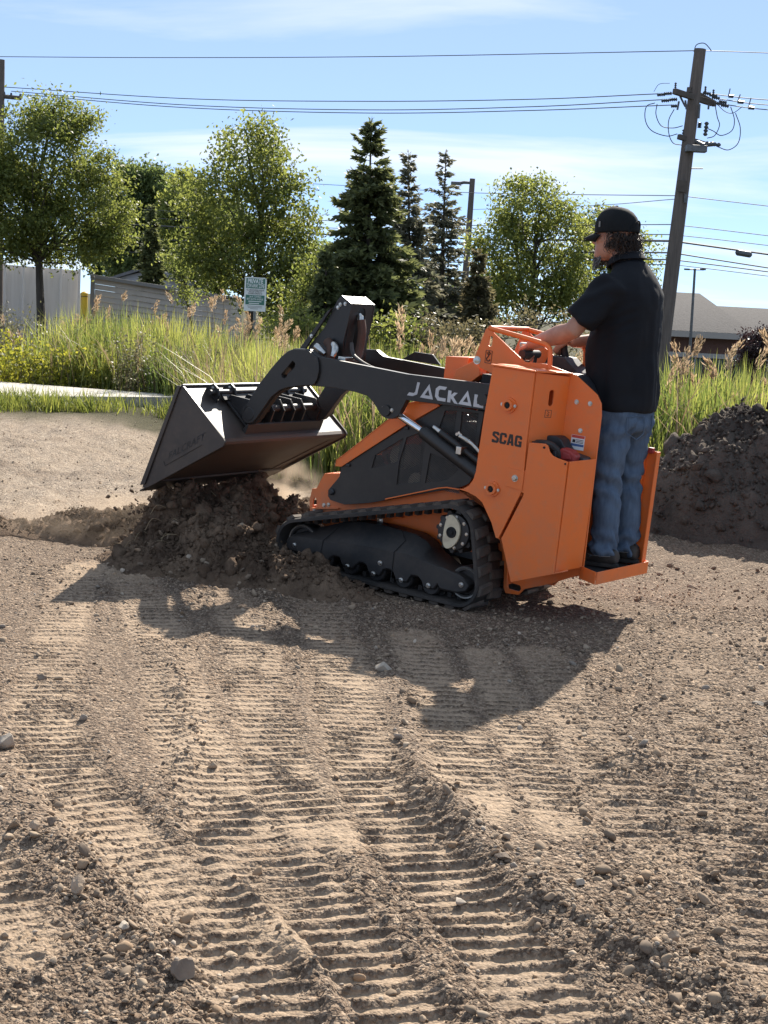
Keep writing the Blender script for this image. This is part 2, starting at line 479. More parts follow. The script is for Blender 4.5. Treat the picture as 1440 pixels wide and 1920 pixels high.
base = mixcol(nn, ll, nmath(nn, ll, 'MULTIPLY', nmath(nn, ll, 'MULTIPLY', far_.outputs[0], farx.outputs[0]), 0.75), base, mixcol(nn, ll, f7, (0.52, 0.44, 0.35), (0.25, 0.205, 0.16)))
base = mixcol(nn, ll, sp.outputs[2], base, (0.098, 0.068, 0.049))
f5, _n5 = noise_fac(nn, ll, 0.9, 0.50, 0.66, detail=6, rough=0.65)
f6, _n6 = noise_fac(nn, ll, 2.3, 0.56, 0.70, detail=6, rough=0.65)
base = mixcol(nn, ll, nmath(nn, ll, 'MULTIPLY', f5, 0.45), base, (0.115, 0.080, 0.056))
base = mixcol(nn, ll, nmath(nn, ll, 'MULTIPLY', f6, 0.22), base, (0.33, 0.200, 0.115))
def peb(scale):
    v_ = nn.new('ShaderNodeTexVoronoi'); v_.inputs['Scale'].default_value = scale; v_.inputs['Randomness'].default_value = 1.0
    t_ = nn.new('ShaderNodeTexCoord'); ll.new(t_.outputs['Object'], v_.inputs['Vector'])
    c_ = nn.new('ShaderNodeSeparateColor'); ll.new(v_.outputs['Color'], c_.inputs[0])
    return v_, c_
v1, c1 = peb(70); v2, c2_ = peb(150)
pk = nmath(nn, ll, 'SUBTRACT', 1.0, nmath(nn, ll, 'MULTIPLY', nmath(nn, ll, 'MULTIPLY', sp.outputs[0], nmath(nn, ll, 'SUBTRACT', 1.0, nmath(nn, ll, 'MULTIPLY', far_.outputs[0], 0.85))), 0.66))
def pick(c_, lo, hi):
    r_ = nn.new('ShaderNodeMapRange'); ll.new(c_, r_.inputs[0]); r_.inputs[1].default_value = lo; r_.inputs[2].default_value = hi; return r_.outputs[0]
base = mixcol(nn, ll, nmath(nn, ll, 'MULTIPLY', pick(c1.outputs[0], 0.66, 0.78), nmath(nn, ll, 'MULTIPLY', pk, 0.62)), base, (0.42, 0.325, 0.240))
base = mixcol(nn, ll, nmath(nn, ll, 'MULTIPLY', pick(c1.outputs[1], 0.62, 0.75), nmath(nn, ll, 'MULTIPLY', pk, 0.62)), base, (0.085, 0.064, 0.050))
base = mixcol(nn, ll, nmath(nn, ll, 'MULTIPLY', pick(c2_.outputs[0], 0.60, 0.75), 0.50), base, (0.38, 0.285, 0.205))
base = mixcol(nn, ll, nmath(nn, ll, 'MULTIPLY', pick(c2_.outputs[1], 0.58, 0.72), nmath(nn, ll, 'MULTIPLY', pk, 0.5)), base, (0.090, 0.068, 0.052))
base = mixcol(nn, ll, sp.outputs[1], base, (0.060, 0.055, 0.026))
ll.new(base, b.inputs['Base Color'])
b.inputs['Roughness'].default_value = 0.95; b.inputs['Specular IOR Level'].default_value = 0.15
hsum = nmath(nn, ll, 'ADD', nmath(nn, ll, 'ADD', nmath(nn, ll, 'MULTIPLY', n_2.outputs['Fac'], 1.3), nmath(nn, ll, 'MULTIPLY', nmath(nn, ll, 'MULTIPLY', n_7.outputs['Fac'], far_.outputs[0]), 7.0)), nmath(nn, ll, 'ADD', nmath(nn, ll, 'MULTIPLY', v1.outputs['Distance'], -1.3), nmath(nn, ll, 'MULTIPLY', v2.outputs['Distance'], -0.6)))
bn = bump(nn, ll, b, hsum, 1.0, 0.012); ll.new(nmath(nn, ll, 'ADD', nmath(nn, ll, 'MULTIPLY', pk, 0.75), 0.12), bn.inputs['Strength'])
ground = link('ground', ground_me, m_ground)
tag(ground, kind='structure')

# ------------------------------------------------------------------ stones
def ico(sub):
    import bmesh
    bm = bmesh.new(); bmesh.ops.create_icosphere(bm, subdivisions=sub, radius=1.0)
    v = np.array([p.co[:] for p in bm.verts]); f = np.array([[q.index for q in t.verts] for t in bm.faces]); bm.free()
    return v, f
ICO1, ICO2, ICO3 = ico(1), ico(2), ico(3)

def stone_shape(base, seed, rough=0.25, facets=7, flat=0.7):
    """lumpy convex stone cut by random planes"""
    rs = np.random.RandomState(seed); v, f = base; v = v.copy()
    for k in range(facets):
        n = rs.normal(size=3); n /= np.linalg.norm(n); d = rs.uniform(0.50, 0.82) if facets > 15 else rs.uniform(0.55, 0.9)
        s = v @ n; v = v - np.outer(np.maximum(s - d, 0), n)
    v *= 1 + rough * (rs.rand(len(v), 1) - 0.5) * 0.5
    return v * np.array([1.0, rs.uniform(0.65, 0.95), flat * rs.uniform(0.7, 1.1)])

def scatter(base, shapes, pos, size, cols, sink=0.35, rs=None):
    """joined stones: arrays of verts, faces, colours"""
    rs = rs or nrs
    n = len(pos); nv = len(base[0])
    S = np.stack(shapes)[rs.randint(0, len(shapes), n)]
    a = rs.rand(n) * 6.283; tl = rs.normal(0, 0.35, (n, 2))
    ca, sa = np.cos(a), np.sin(a)
    X = S[:, :, 0] * ca[:, None] - S[:, :, 1] * sa[:, None]; Y = S[:, :, 0] * sa[:, None] + S[:, :, 1] * ca[:, None]
    Z = S[:, :, 2] + X * tl[:, :1] + Y * tl[:, 1:]
    V = np.stack([X, Y, Z], -1) * size[:, None, None]
    V += pos[:, None, :]; V[:, :, 2] += (size * (0.55 - sink))[:, None]
    Fc = (base[1][None] + (np.arange(n) * nv)[:, None, None]).reshape(-1, 3)
    C = np.repeat(cols, nv, axis=0)
    return V.reshape(-1, 3), Fc, C

m_stone, nn, ll, b = new_mat('pebble')
av = nn.new('ShaderNodeAttribute'); av.attribute_name = 'col'
f1, n_1 = noise_fac(nn, ll, 40, 0.3, 0.7)
ll.new(mixcol(nn, ll, nmath(nn, ll, 'MULTIPLY', f1, 0.35), av.outputs['Color'], (0.26, 0.20, 0.145)), b.inputs['Base Color'])
b.inputs['Roughness'].default_value = 0.9; b.inputs['Specular IOR Level'].default_value = 0.2
bump(nn, ll, b, n_1.outputs['Fac'], 0.4, 0.004)

def stone_cols(n, rs):
    pal = np.array([(0.33, 0.25, 0.175), (0.26, 0.19, 0.13), (0.21, 0.155, 0.11), (0.40, 0.31, 0.225), (0.30, 0.205, 0.13), (0.50, 0.41, 0.32), (0.16, 0.12, 0.09), (0.29, 0.25, 0.21)])
    p = np.array([0.22, 0.28, 0.21, 0.07, 0.12, 0.02, 0.05, 0.03])
    c = pal[rs.choice(len(pal), n, p=p)]
    return c * rs.uniform(0.8, 1.15, (n, 1))

def pebble_density(x, y):
    d = 0.16 + 0.5 * np.clip(fbm(x * 0.9, y * 0.9, 41, 3) + 0.15, 0, 1) + 0.85 * sstep(0.25, 0.9, x)
    for pts, w in TRACKS:
        dd, s = dist_path(x, y, pts); d = d * (1 - 0.45 * (1 - sstep(w * 0.6, w, dd)))
    for pts, hh, w in WINDROWS:
        dd, s = dist_path(x, y, pts); d = d + 3.0 * np.exp(-(dd / (w * 1.3)) ** 2) * (hh / 0.03)
    mx, my = to_m(x, y)
    d = d + 0.9 * np.exp(-((mx - 1.0) / 1.3) ** 2 - ((my - 0.9) / 0.7) ** 2) + 0.5 * sstep(6.3, 7.5, y)
    return d

def sample_pebbles(n, smin, smax, power, ylo, yhi, rs):
    out = []
    while len(out) < n:
        k = n * 3
        # even over the ground seen by the fan, thinning with distance
        y = ylo * (yhi / ylo) ** rs.rand(k)
        x = rs.uniform(-0.40, 0.40, k) * (y + 1.2)
        keep = rs.rand(k) * 2.2 < pebble_density(x, y)
        for p in np.stack([x, y], -1)[keep]: out.append(p)
    P = np.array(out[:n]); s = smin * (smax / smin) ** (rs.rand(n) ** power)
    return P, s

rs1 = np.random.RandomState(5)
sh1 = [stone_shape(ICO1, 100 + i, 0.5, 4) for i in range(14)]
sh2 = [stone_shape(ICO2, 200 + i, 0.30, 16) * np.array([1.15, 1.15, 1.15]) for i in range(14)]
P, s = sample_pebbles(19000, 0.0032, 0.011, 1.6, 2.7, 9.5, rs1)
s = s * (0.8 + P[:, 1] * 0.03)
Va, Fa, Ca = scatter(ICO1, sh1, np.column_stack([P, ground_h(P[:, 0], P[:, 1])]), s, stone_cols(len(P), rs1), rs=rs1)
P, s = sample_pebbles(1900, 0.009, 0.024, 2.4, 2.7, 9.5, rs1)
Vb, Fb, Cb = scatter(ICO2, sh2, np.column_stack([P, ground_h(P[:, 0], P[:, 1])]), s, stone_cols(len(P), rs1), rs=rs1)
kx = rs1.uniform(-5, 1.2, 1500); ky = 9.8 * (19 / 9.8) ** rs1.rand(1500); kk = kx < (ky - 12) * -0.12 + 0.2
kx, ky = kx[kk], ky[kk]
Vc, Fc_, Cc = scatter(ICO1, sh1, np.column_stack([kx, ky, ground_h(kx, ky)]), 0.005 * 2.8 ** rs1.rand(len(kx)), stone_cols(len(kx), rs1) * 1.35, rs=rs1)
gme = np_mesh('gravel', np.concatenate([Va, Vb, Vc]), np.concatenate([Fa, Fb + len(Va), Fc_ + len(Va) + len(Vb)]), colors=np.concatenate([Ca, Cb, Cc]))
gravel = link('gravel', gme, m_stone)
tag(gravel, 'loose brown and grey pebbles strewn over the churned dirt lot', 'gravel', kind='stuff')

m_rock = pbr('rock', (0.32, 0.240, 0.170), (0.42, 0.33, 0.25), rough=0.9, scale=14, bs=0.6, bscale=40, bdist=0.01, spec=0.2)
m_rock2 = pbr('pale rock', (0.40, 0.34, 0.27), (0.30, 0.24, 0.19), rough=0.85, scale=14, bs=0.4, bscale=50, bdist=0.006, spec=0.25)
m_rock3 = pbr('dark rock', (0.17, 0.130, 0.10), (0.25, 0.19, 0.14), rough=0.9, scale=14, bs=0.5, bscale=40, bdist=0.008, spec=0.25)
def rock(x, y, size, seed, label, m, flat=0.85, sink=0.25, name='stone', z=None):
    v = stone_shape(ICO3, seed, 0.03, 22, flat) * size
    n = np.linalg.norm(v, axis=1, keepdims=True)
    v = v * (1 + 0.10 * fbm(v[:, 0:1] * 2.5 / size + seed, v[:, 1:2] * 2.5 / size + v[:, 2:3] * 3 / size, seed, 3))
    me = np_mesh(name, v, ICO3[1], smooth=True)
    me.set_sharp_from_angle(angle=R(16))
    o = link(name, me, m)
    zb = float(ground_h(np.array([x]), np.array([y]))[0]) if z is None else z
    o.location = (x, y, zb + size * (flat * 0.8 - sink)); o.rotation_euler[2] = seed * 1.7
    return tag(o, label, 'stone')
rock(-0.706, 3.633, 0.036, 3, 'largest brown angular stone on the left, beside a dark hollow in the dirt', m_rock, 0.95, 0.2)
rock(-0.385, 3.155, 0.040, 8, 'grey rough stone at the bottom edge of the frame, left of centre', m_rock3, 0.75, 0.2)
rock(-1.195, 4.886, 0.050, 12, 'pale whitish chunk at the left edge, below the soil ridge', m_rock2, 0.75, 0.15)
rock(0.565, 3.885, 0.021, 17, 'pale cream rounded stone lying on the dark pebble ridge at right', m_rock2, 0.75, 0.1)
rock(0.745, 3.54, 0.026, 22, 'rough brown clod half buried in the pebble ridge near the lower right corner', m_rock, 0.9, 0.15)
rock(-0.868, 4.072, 0.022, 27, 'dark stone at the head of the left pebble ridge', m_rock3, 0.8, 0.05)
rock(-0.905, 4.025, 0.020, 33, 'brown stone just left of the dark stone on the left pebble ridge', m_rock, 0.9, 0.1)
rock(0.372, 4.01, 0.026, 39, 'flattish dark stone at the upper end of the right pebble ridge', m_rock3, 0.6, 0.1)
rock(1.536, 6.025, 0.028, 44, 'flat pale stone alone on the gravel near the right edge', m_rock2, 0.55, 0.15)
rock(-0.547, 3.37, 0.021, 49, 'small pale upright stone between the two biggest stones at lower left', m_rock2, 0.95, 0.1)
rock(0.245, 3.73, 0.020, 55, 'oblong pale stone on the smooth tracks left of the right pebble ridge', m_rock2, 0.6, 0.1)
rock(0.03, 6.25, 0.050, 61, 'pale stone in the shadow of the loader, left of the shadow tip', m_rock2, 0.6, 0.25)
rock(-1.29, 5.82, 0.034, 66, 'dark flat stone on the left, below the whitish chunk', m_rock3, 0.5, 0.1)

# ------------------------------------------------------------------ heaps of soil
m_soil, nn, ll, b = new_mat('fresh dug soil')
f1, n_1 = noise_fac(nn, ll, 3.2, 0.38, 0.62, detail=9, rough=0.7)
f2, n_2 = noise_fac(nn, ll, 45, 0.3, 0.7, detail=6, rough=0.7)
cs = mixcol(nn, ll, f1, (0.078, 0.050, 0.034), (0.225, 0.155, 0.104))
ll.new(mixcol(nn, ll, nmath(nn, ll, 'MULTIPLY', f2, 0.4), cs, (0.19, 0.14, 0.10)), b.inputs['Base Color'])
b.inputs['Roughness'].default_value = 0.97; b.inputs['Specular IOR Level'].default_value = 0.1
bump(nn, ll, b, nmath(nn, ll, 'ADD', n_2.outputs['Fac'], nmath(nn, ll, 'MULTIPLY', n_1.outputs['Fac'], 0.7)), 0.9, 0.03)
m_soil2, nn, ll, b = new_mat('dark topsoil')
f1, n_1 = noise_fac(nn, ll, 2.6, 0.38, 0.62, detail=9, rough=0.7)
f2, n_2 = noise_fac(nn, ll, 40, 0.3, 0.7, detail=6, rough=0.7)
cs = mixcol(nn, ll, f1, (0.058, 0.048, 0.041), (0.150, 0.122, 0.100))
ll.new(mixcol(nn, ll, nmath(nn, ll, 'MULTIPLY', f2, 0.4), cs, (0.14, 0.115, 0.095)), b.inputs['Base Color'])
b.inputs['Roughness'].default_value = 0.97; b.inputs['Specular IOR Level'].default_value = 0.1
bump(nn, ll, b, nmath(nn, ll, 'ADD', n_2.outputs['Fac'], nmath(nn, ll, 'MULTIPLY', n_1.outputs['Fac'], 0.7)), 0.9, 0.03)

def clod_shape(base, seed):
    rs = np.random.RandomState(seed); v = stone_shape(base, seed, 0.5, 9, 0.85)
    return v * (1 + 0.75 * fbm(v[:, 0:1] * 2.6 + seed, v[:, 1:2] * 2.6 + v[:, 2:3] * 3.1, seed, 3, 0.6)) * (1 + 0.22 * (rs.rand(len(v), 1) - 0.5))
CL2 = [clod_shape(ICO2, 300 + i) for i in range(16)]
CL1 = [clod_shape(ICO1, 330 + i) for i in range(12)]

def heap(name, frame, u, v, hfun, m, label, cat, nbig, nsmall, smin, smax, seed):
    """height field over local u,v in a frame (origin, axis_u, axis_v) plus joined clods"""
    o0, au, av_ = frame
    U_, V_ = np.meshgrid(u, v, indexing='ij')
    X_ = o0[0] + au[0] * U_ + av_[0] * V_; Y_ = o0[1] + au[1] * U_ + av_[1] * V_
    base = ground_h(X_, Y_)
    H_ = hfun(U_, V_)
    rel = H_ + sstep(0.0, 0.08, H_) * (0.16 * fbm(U_ * 5, V_ * 5, seed, 5, 0.62) * np.clip(H_ * 3 + 0.3, 0, 1) + 0.060 * np.abs(fbm(U_ * 13, V_ * 13, seed + 5, 4, 0.68)) + 0.020 * fbm(U_ * 38, V_ * 38, seed + 9, 2))
    Z_ = np.where(H_ > 0.004, base + rel, base - 0.03)
    n0, n1 = U_.shape; id_ = np.arange(n0 * n1).reshape(n0, n1)
    f = np.stack([id_[:-1, :-1], id_[:-1, 1:], id_[1:, 1:], id_[1:, :-1]], -1).reshape(-1, 4)
    if (au[0] * av_[1] - au[1] * av_[0]) > 0: f = f[:, ::-1]
    keep = (H_.ravel()[f] > 0.0).any(1)
    f = f[keep]
    o = link(name, np_mesh(name, np.stack([X_, Y_, Z_], -1).reshape(-1, 3), f, smooth=True), m)
    tag(o, label, cat)
    rs = np.random.RandomState(seed + 1)
    def pts(n):
        k = rs.randint(0, n0 * n1, n * 14); hh = H_.ravel()[k]
        k = k[(hh > 0.015) & (rs.rand(len(k)) < np.clip(hh * 6, 0.15, 1))][:n]
        return np.stack([X_.ravel()[k], Y_.ravel()[k], Z_.ravel()[k]], -1) + np.column_stack([rs.normal(0, 0.01, (len(k), 2)), np.zeros(len(k))])
    Pa = pts(nbig); sa_ = smin * 2.2 * (smax / smin / 2.2) ** (rs.rand(len(Pa)) ** 3.0)
    A = scatter(ICO2, CL2, Pa, sa_, np.ones((len(Pa), 3)), sink=0.45, rs=rs)
    Pb = pts(nsmall); sb_ = smin * 2.4 ** rs.rand(len(Pb))
    B = scatter(ICO1, CL1, Pb, sb_, np.ones((len(Pb), 3)), sink=0.3, rs=rs)
    cl = link('clods', np_mesh('clods', np.concatenate([A[0], B[0]]), np.concatenate([A[1], B[1] + len(A[0])])), m, o)
    cl['kind'] = 'stuff'
    return o

# dark topsoil pile at the right, behind the loader
def h_pile(u, v):
    r = ((u - 1.55) / 1.80) ** 2 + (v / 1.0) ** 2
    return np.clip(0.76 * (1 - r ** 2.3) + 0.24 * fbm(u * 1.5, v * 1.5, 71, 3), -0.05, 1.2) * (u > -0.9)
heap('dirt_pile', ((1.95, 11.1), (1, -0.05), (0.05, 1)), np.linspace(-0.6, 3.2, 190), np.linspace(-1.15, 1.1, 130), h_pile, m_soil2,
     'dark heap of topsoil at the right edge, in front of the reeds', 'dirt pile', 1000, 8000, 0.009, 0.075, 500)
# the mound the bucket is cutting into
fr_m = ((M_O.x, M_O.y), (-math.cos(M_YAW), math.sin(M_YAW)), (-math.sin(M_YAW), -math.cos(M_YAW)))
def h_mound(u, v):
    w = 0.05 * fbm(u * 3, v * 3, 91, 3)
    a = 0.35 * np.exp(-((u - 2.02) / 0.24) ** 2) * (1 - sstep(0.38, 0.62, np.abs(v - 0.02) + w))
    b_ = 0.25 * np.exp(-((u - 1.70) / 0.24) ** 2) * (1 - sstep(0.45, 0.85, np.abs(v + 0.05) + w))
    c = 0.23 * np.exp(-((u - 1.36) / 0.28) ** 2 - ((v - 0.60) / 0.22) ** 2)
    d = 0.40 * np.exp(-((u - 1.60) / 0.20) ** 2 - ((v + 0.80) / 0.30) ** 2)
    e = 0.14 * np.exp(-((u - 0.95) / 0.42) ** 2 - ((v - 0.66) / 0.17) ** 2)
    g = 0.06 * np.exp(-((u - 1.80) / 0.30) ** 2 - ((v - 0.72) / 0.22) ** 2)
    return np.maximum.reduce([a, b_, c, d, e, g]) + 0.06 * np.exp(-((u - 1.7) / 0.7) ** 2 - ((v - 0.2) / 0.8) ** 2) - 0.022
heap('dirt_mound', fr_m, np.linspace(0.2, 2.9, 210), np.linspace(-1.35, 1.35, 210), h_mound, m_soil,
     'brown soil mound piled up under and around the black bucket', 'dirt mound', 1150, 7500, 0.006, 0.060, 540)
# ridge of clods at the left edge, along the pale packed lot
def h_ridge(u, v):
    return 0.17 * np.exp(-(v / 0.24) ** 2) * sstep(-1.6, -1.2, u) * (1 - sstep(1.15, 1.6, u)) * (0.75 + 0.9 * fbm(u * 1.8, v * 1.8, 95, 3)) - 0.02
heap('soil_ridge', ((-2.25, 9.35), (1, -0.18), (0.18, 1)), np.linspace(-1.7, 1.7, 170), np.linspace(-0.75, 0.75, 80), h_ridge, m_soil,
     'low ridge of dug clods at the left edge, left of the bucket', 'soil ridge', 300, 2800, 0.0055, 0.055, 580)

# roots and straws hanging out of the cut soil, pale stones in it
mound = bpy.data.objects['dirt_mound']
rs = np.random.RandomState(77); rt = MB()
for i in range(70):
    u_, v_ = rs.uniform(1.75, 2.30), rs.uniform(-0.45, 0.66)
    x_ = fr_m[0][0] + fr_m[1][0] * u_ + fr_m[2][0] * v_; y_ = fr_m[0][1] + fr_m[1][1] * u_ + fr_m[2][1] * v_
    z_ = float(h_mound(np.array([u_]), np.array([v_]))[0]) + rs.uniform(-0.02, 0.05)
    L = rs.uniform(0.05, 0.17); a = rs.uniform(0, 6.28)
    rt.tube(smooth_path([Vector((x_, y_, z_)), Vector((x_ + math.cos(a) * L * 0.4 - 0.02, y_ + math.sin(a) * L * 0.4 - 0.03, z_ + rs.uniform(-0.02, 0.04))), Vector((x_ + math.cos(a) * L * 0.7 - 0.03, y_ + math.sin(a) * L * 0.7 - 0.05, z_ - L * rs.uniform(0.0, 0.7)))], 3), 0.0022, 4)
ro = rt.build('roots', pbr('pale roots', (0.30, 0.22, 0.13), (0.20, 0.14, 0.08), rough=0.9, scale=20), mound); ro['kind'] = 'stuff'
Pm = []
for i in range(90):
    u_, v_ = rs.uniform(0.9, 2.25), rs.uniform(-0.3, 1.0)
    x_ = fr_m[0][0] + fr_m[1][0] * u_ + fr_m[2][0] * v_; y_ = fr_m[0][1] + fr_m[1][1] * u_ + fr_m[2][1] * v_
    hz = float(h_mound(np.array([u_]), np.array([v_]))[0]); Pm.append((x_, y_, float(ground_h(np.array([x_]), np.array([y_]))[0]) + max(hz, 0) + 0.015))
Pm = np.array(Pm); A_s = scatter(ICO2, sh2, Pm, rs.uniform(0.007, 0.022, len(Pm)), stone_cols(len(Pm), rs) * 0.75, rs=rs)
ms = link('mound_stones', np_mesh('mound_stones', A_s[0], A_s[1], colors=A_s[2]), m_stone, mound); ms['kind'] = 'stuff'

# soil still tumbling off the lip
Pf = []
for i in range(420):
    v_ = rs.uniform(-0.60, 0.66); u_ = 2.10 + rs.normal(0, 0.06) + 0.10 * rs.rand(); t_ = rs.rand()
    x_ = fr_m[0][0] + fr_m[1][0] * u_ + fr_m[2][0] * v_; y_ = fr_m[0][1] + fr_m[1][1] * u_ + fr_m[2][1] * v_
    Pf.append((x_, y_, 0.10 + 0.31 * t_))
Pf = np.array(Pf); A_f = scatter(ICO1, CL1, Pf, 0.004 * 4.5 ** rs.rand(len(Pf)), np.ones((len(Pf), 3)), rs=rs)
fs = link('falling_soil', np_mesh('falling_soil', A_f[0], A_f[1]), m_soil, mound); fs['kind'] = 'stuff'
# ------------------------------------------------------------------ paints and metals
def paint(name, c, c2, dust, rough=0.38, dust_amt=0.35):
    m, nn, ll, b = new_mat(name)
    f1, n_1 = noise_fac(nn, ll, 2.2, 0.3, 0.75, detail=5)
    f2, n_2 = noise_fac(nn, ll, 19, 0.52, 0.80, detail=8, rough=0.7)
    f3, n_3 = noise_fac(nn, ll, 1.1, 0.42, 0.75, detail=9, rough=0.72)
    base = mixcol(nn, ll, f1, c, c2)
    geo = nn.new('ShaderNodeTexCoord'); spz = nn.new('ShaderNodeSeparateXYZ'); ll.new(geo.outputs['Object'], spz.inputs[0])
    low = nn.new('ShaderNodeMapRange'); ll.new(spz.outputs[2], low.inputs[0]); low.inputs[1].default_value = 0.85; low.inputs[2].default_value = 0.05
    dfac = nmath(nn, ll, 'MULTIPLY', nmath(nn, ll, 'ADD', nmath(nn, ll, 'MULTIPLY', f2, 0.55), nmath(nn, ll, 'MULTIPLY', f3, nmath(nn, ll, 'ADD', nmath(nn, ll, 'MULTIPLY', low.outputs[0], 1.3), 0.30))), dust_amt, True)
    ll.new(mixcol(nn, ll, dfac, base, dust), b.inputs['Base Color'])
    mr_ = nn.new('ShaderNodeMapRange'); ll.new(dfac, mr_.inputs[0]); mr_.inputs[3].default_value = rough; mr_.inputs[4].default_value = 0.9
    ll.new(mr_.outputs[0], b.inputs['Roughness'])
    _, nb = noise_fac(nn, ll, 160, 0, 1, detail=2)
    bump(nn, ll, b, nb.outputs['Fac'], 0.10, 0.0008)
    return m
m_orange = paint('orange paint', (0.82, 0.172, 0.028), (0.76, 0.156, 0.026), (0.38, 0.23, 0.14), 0.34, 0.55)
m_black = paint('black satin paint', (0.015, 0.0145, 0.0145), (0.021, 0.020, 0.019), (0.13, 0.10, 0.08), 0.40, 0.30)
m_frame = paint('dusty black paint', (0.011, 0.0115, 0.013), (0.017, 0.017, 0.018), (0.14, 0.105, 0.08), 0.45, 0.32)
m_bucket = paint('worn dark bucket steel', (0.030, 0.026, 0.025), (0.045, 0.038, 0.034), (0.17, 0.12, 0.085), 0.38, 0.50)
m_floor = paint('soil rubbed bucket floor', (0.060, 0.040, 0.031), (0.085, 0.055, 0.040), (0.15, 0.10, 0.065), 0.55, 0.7)
m_rubber = paint('dusty rubber', (0.014, 0.014, 0.014), (0.020, 0.019, 0.018), (0.15, 0.115, 0.09), 0.75, 0.55)
m_lug = paint('soiled tread rubber', (0.065, 0.053, 0.045), (0.040, 0.034, 0.031), (0.22, 0.17, 0.125), 0.9, 0.95)
m_zinc = pbr('zinc bolts', (0.62, 0.61, 0.58), (0.42, 0.40, 0.36), rough=0.28, metal=1.0, scale=30)
m_worn = pbr('worn wheel rim', (0.33, 0.31, 0.28), (0.10, 0.09, 0.08), rough=0.45, metal=0.7, scale=9)
m_chrome = pbr('chrome rod', (0.80, 0.82, 0.85), rough=0.08, metal=1.0)
m_cream = pbr('cream hub paint', (0.62, 0.53, 0.37), (0.42, 0.34, 0.24), rough=0.5, scale=18, lo=0.45, hi=0.75)
m_hose = pbr('black hose', (0.018, 0.017, 0.017), (0.06, 0.045, 0.035), rough=0.6, scale=14, bs=0.3, bscale=220, bdist=0.001)
m_brownhose = pbr('muddy hose sleeve', (0.085, 0.040, 0.024), (0.05, 0.03, 0.02), rough=0.75, scale=14, bs=0.3, bscale=200, bdist=0.001)
m_dark = pbr('dark void', (0.012, 0.012, 0.012), rough=0.8)
m_engine = pbr('engine castings', (0.018, 0.017, 0.016), (0.040, 0.035, 0.030), rough=0.6, metal=0.3, scale=12)
m_tanfilter = pbr('tan filter can', (0.55, 0.43, 0.29), (0.43, 0.34, 0.24), rough=0.5)
m_mesh = pbr('expanded mesh', (0.045, 0.042, 0.040), (0.075, 0.065, 0.055), rough=0.55, scale=20)
m_redpart = pbr('red plastic', (0.35, 0.030, 0.025), (0.22, 0.02, 0.02), rough=0.45, scale=10)
m_plastic = pbr('black plastic', (0.018, 0.018, 0.020), (0.030, 0.030, 0.032), rough=0.5, scale=30, bs=0.15, bscale=300, bdist=0.0006)
m_pad = pbr('black thigh pad', (0.020, 0.022, 0.028), (0.032, 0.034, 0.040), rough=0.55, scale=8, bs=0.2, bscale=120, bdist=0.001)
m_silver = pbr('silver decal', (0.46, 0.46, 0.47), (0.62, 0.62, 0.63), rough=0.4, scale=3)
m_ink = pbr('black decal', (0.018, 0.016, 0.014), rough=0.5)
m_ink2 = pbr('dark orange decal line', (0.10, 0.03, 0.012), rough=0.5)
m_label_w = pbr('white decal', (0.72, 0.71, 0.70), rough=0.5)
m_label_b = pbr('blue decal', (0.06, 0.12, 0.28), rough=0.5)
m_label_r = pbr('red decal', (0.55, 0.06, 0.04), rough=0.5)
m_grip = pbr('rubber grip', (0.016, 0.016, 0.018), (0.03, 0.03, 0.03), rough=0.7, scale=40, bs=0.3, bscale=200, bdist=0.001)

# ------------------------------------------------------------------ stand-on loader
loader = empty('stand_on_loader', matrix=MM)
tag(loader, 'orange and black stand-on tracked mini loader with its bucket tipped into the soil', 'mini loader')

def bolt_at(parent, x, y, z, r=0.011, name='bolt', axis='y', h=0.008, sgn=1, m=None):
    mb = MB()
    mb.lathe([(0, r * 1.35), (0.003 * sgn, r * 1.35)], (x, y, z), axis, 12)
    mb.lathe([(0.0025 * sgn, r), (h * sgn, r), (h * sgn * 1.15, r * 0.8)], (x, y, z), axis, 6)
    return mb.build(name, m or m_zinc, parent)

# ---- undercarriage
def hull_path(circs, n=14):
    pts = []
    for (cx, cz, r) in circs:
        for k in range(64):
            t = 2 * math.pi * k / 64; pts.append((cx + r * math.cos(t), cz + r * math.sin(t)))
    pts = sorted(set(pts))
    def half(ps):
        h = []
        for p in ps:
            while len(h) > 1 and (h[-1][0] - h[-2][0]) * (p[1] - h[-2][1]) - (h[-1][1] - h[-2][1]) * (p[0] - h[-2][0]) <= 0: h.pop()
            h.append(p)
        return h
    lo, up = half(pts), half(pts[::-1])
    return lo[:-1] + up[:-1]
def resample(poly, step):
    P = poly + [poly[0]]; out = []; acc = 0; d = 0.0
    L = [math.hypot(P[i + 1][0] - P[i][0], P[i + 1][1] - P[i][1]) for i in range(len(P) - 1)]
    tot = sum(L); n = max(3, round(tot / step)); st = tot / n; i = 0; run = 0
    for k in range(n):
        t = k * st
        while run + L[i] < t: run += L[i]; i += 1
        a = (t - run) / L[i]
        out.append((P[i][0] + (P[i + 1][0] - P[i][0]) * a, P[i][1] + (P[i + 1][1] - P[i][1]) * a))
    return out
SPR, RID, FID = (0.170, 0.370, 0.125), (0.085, 0.118, 0.100), (1.125, 0.128, 0.110)
belt_c = hull_path([SPR, RID, FID])

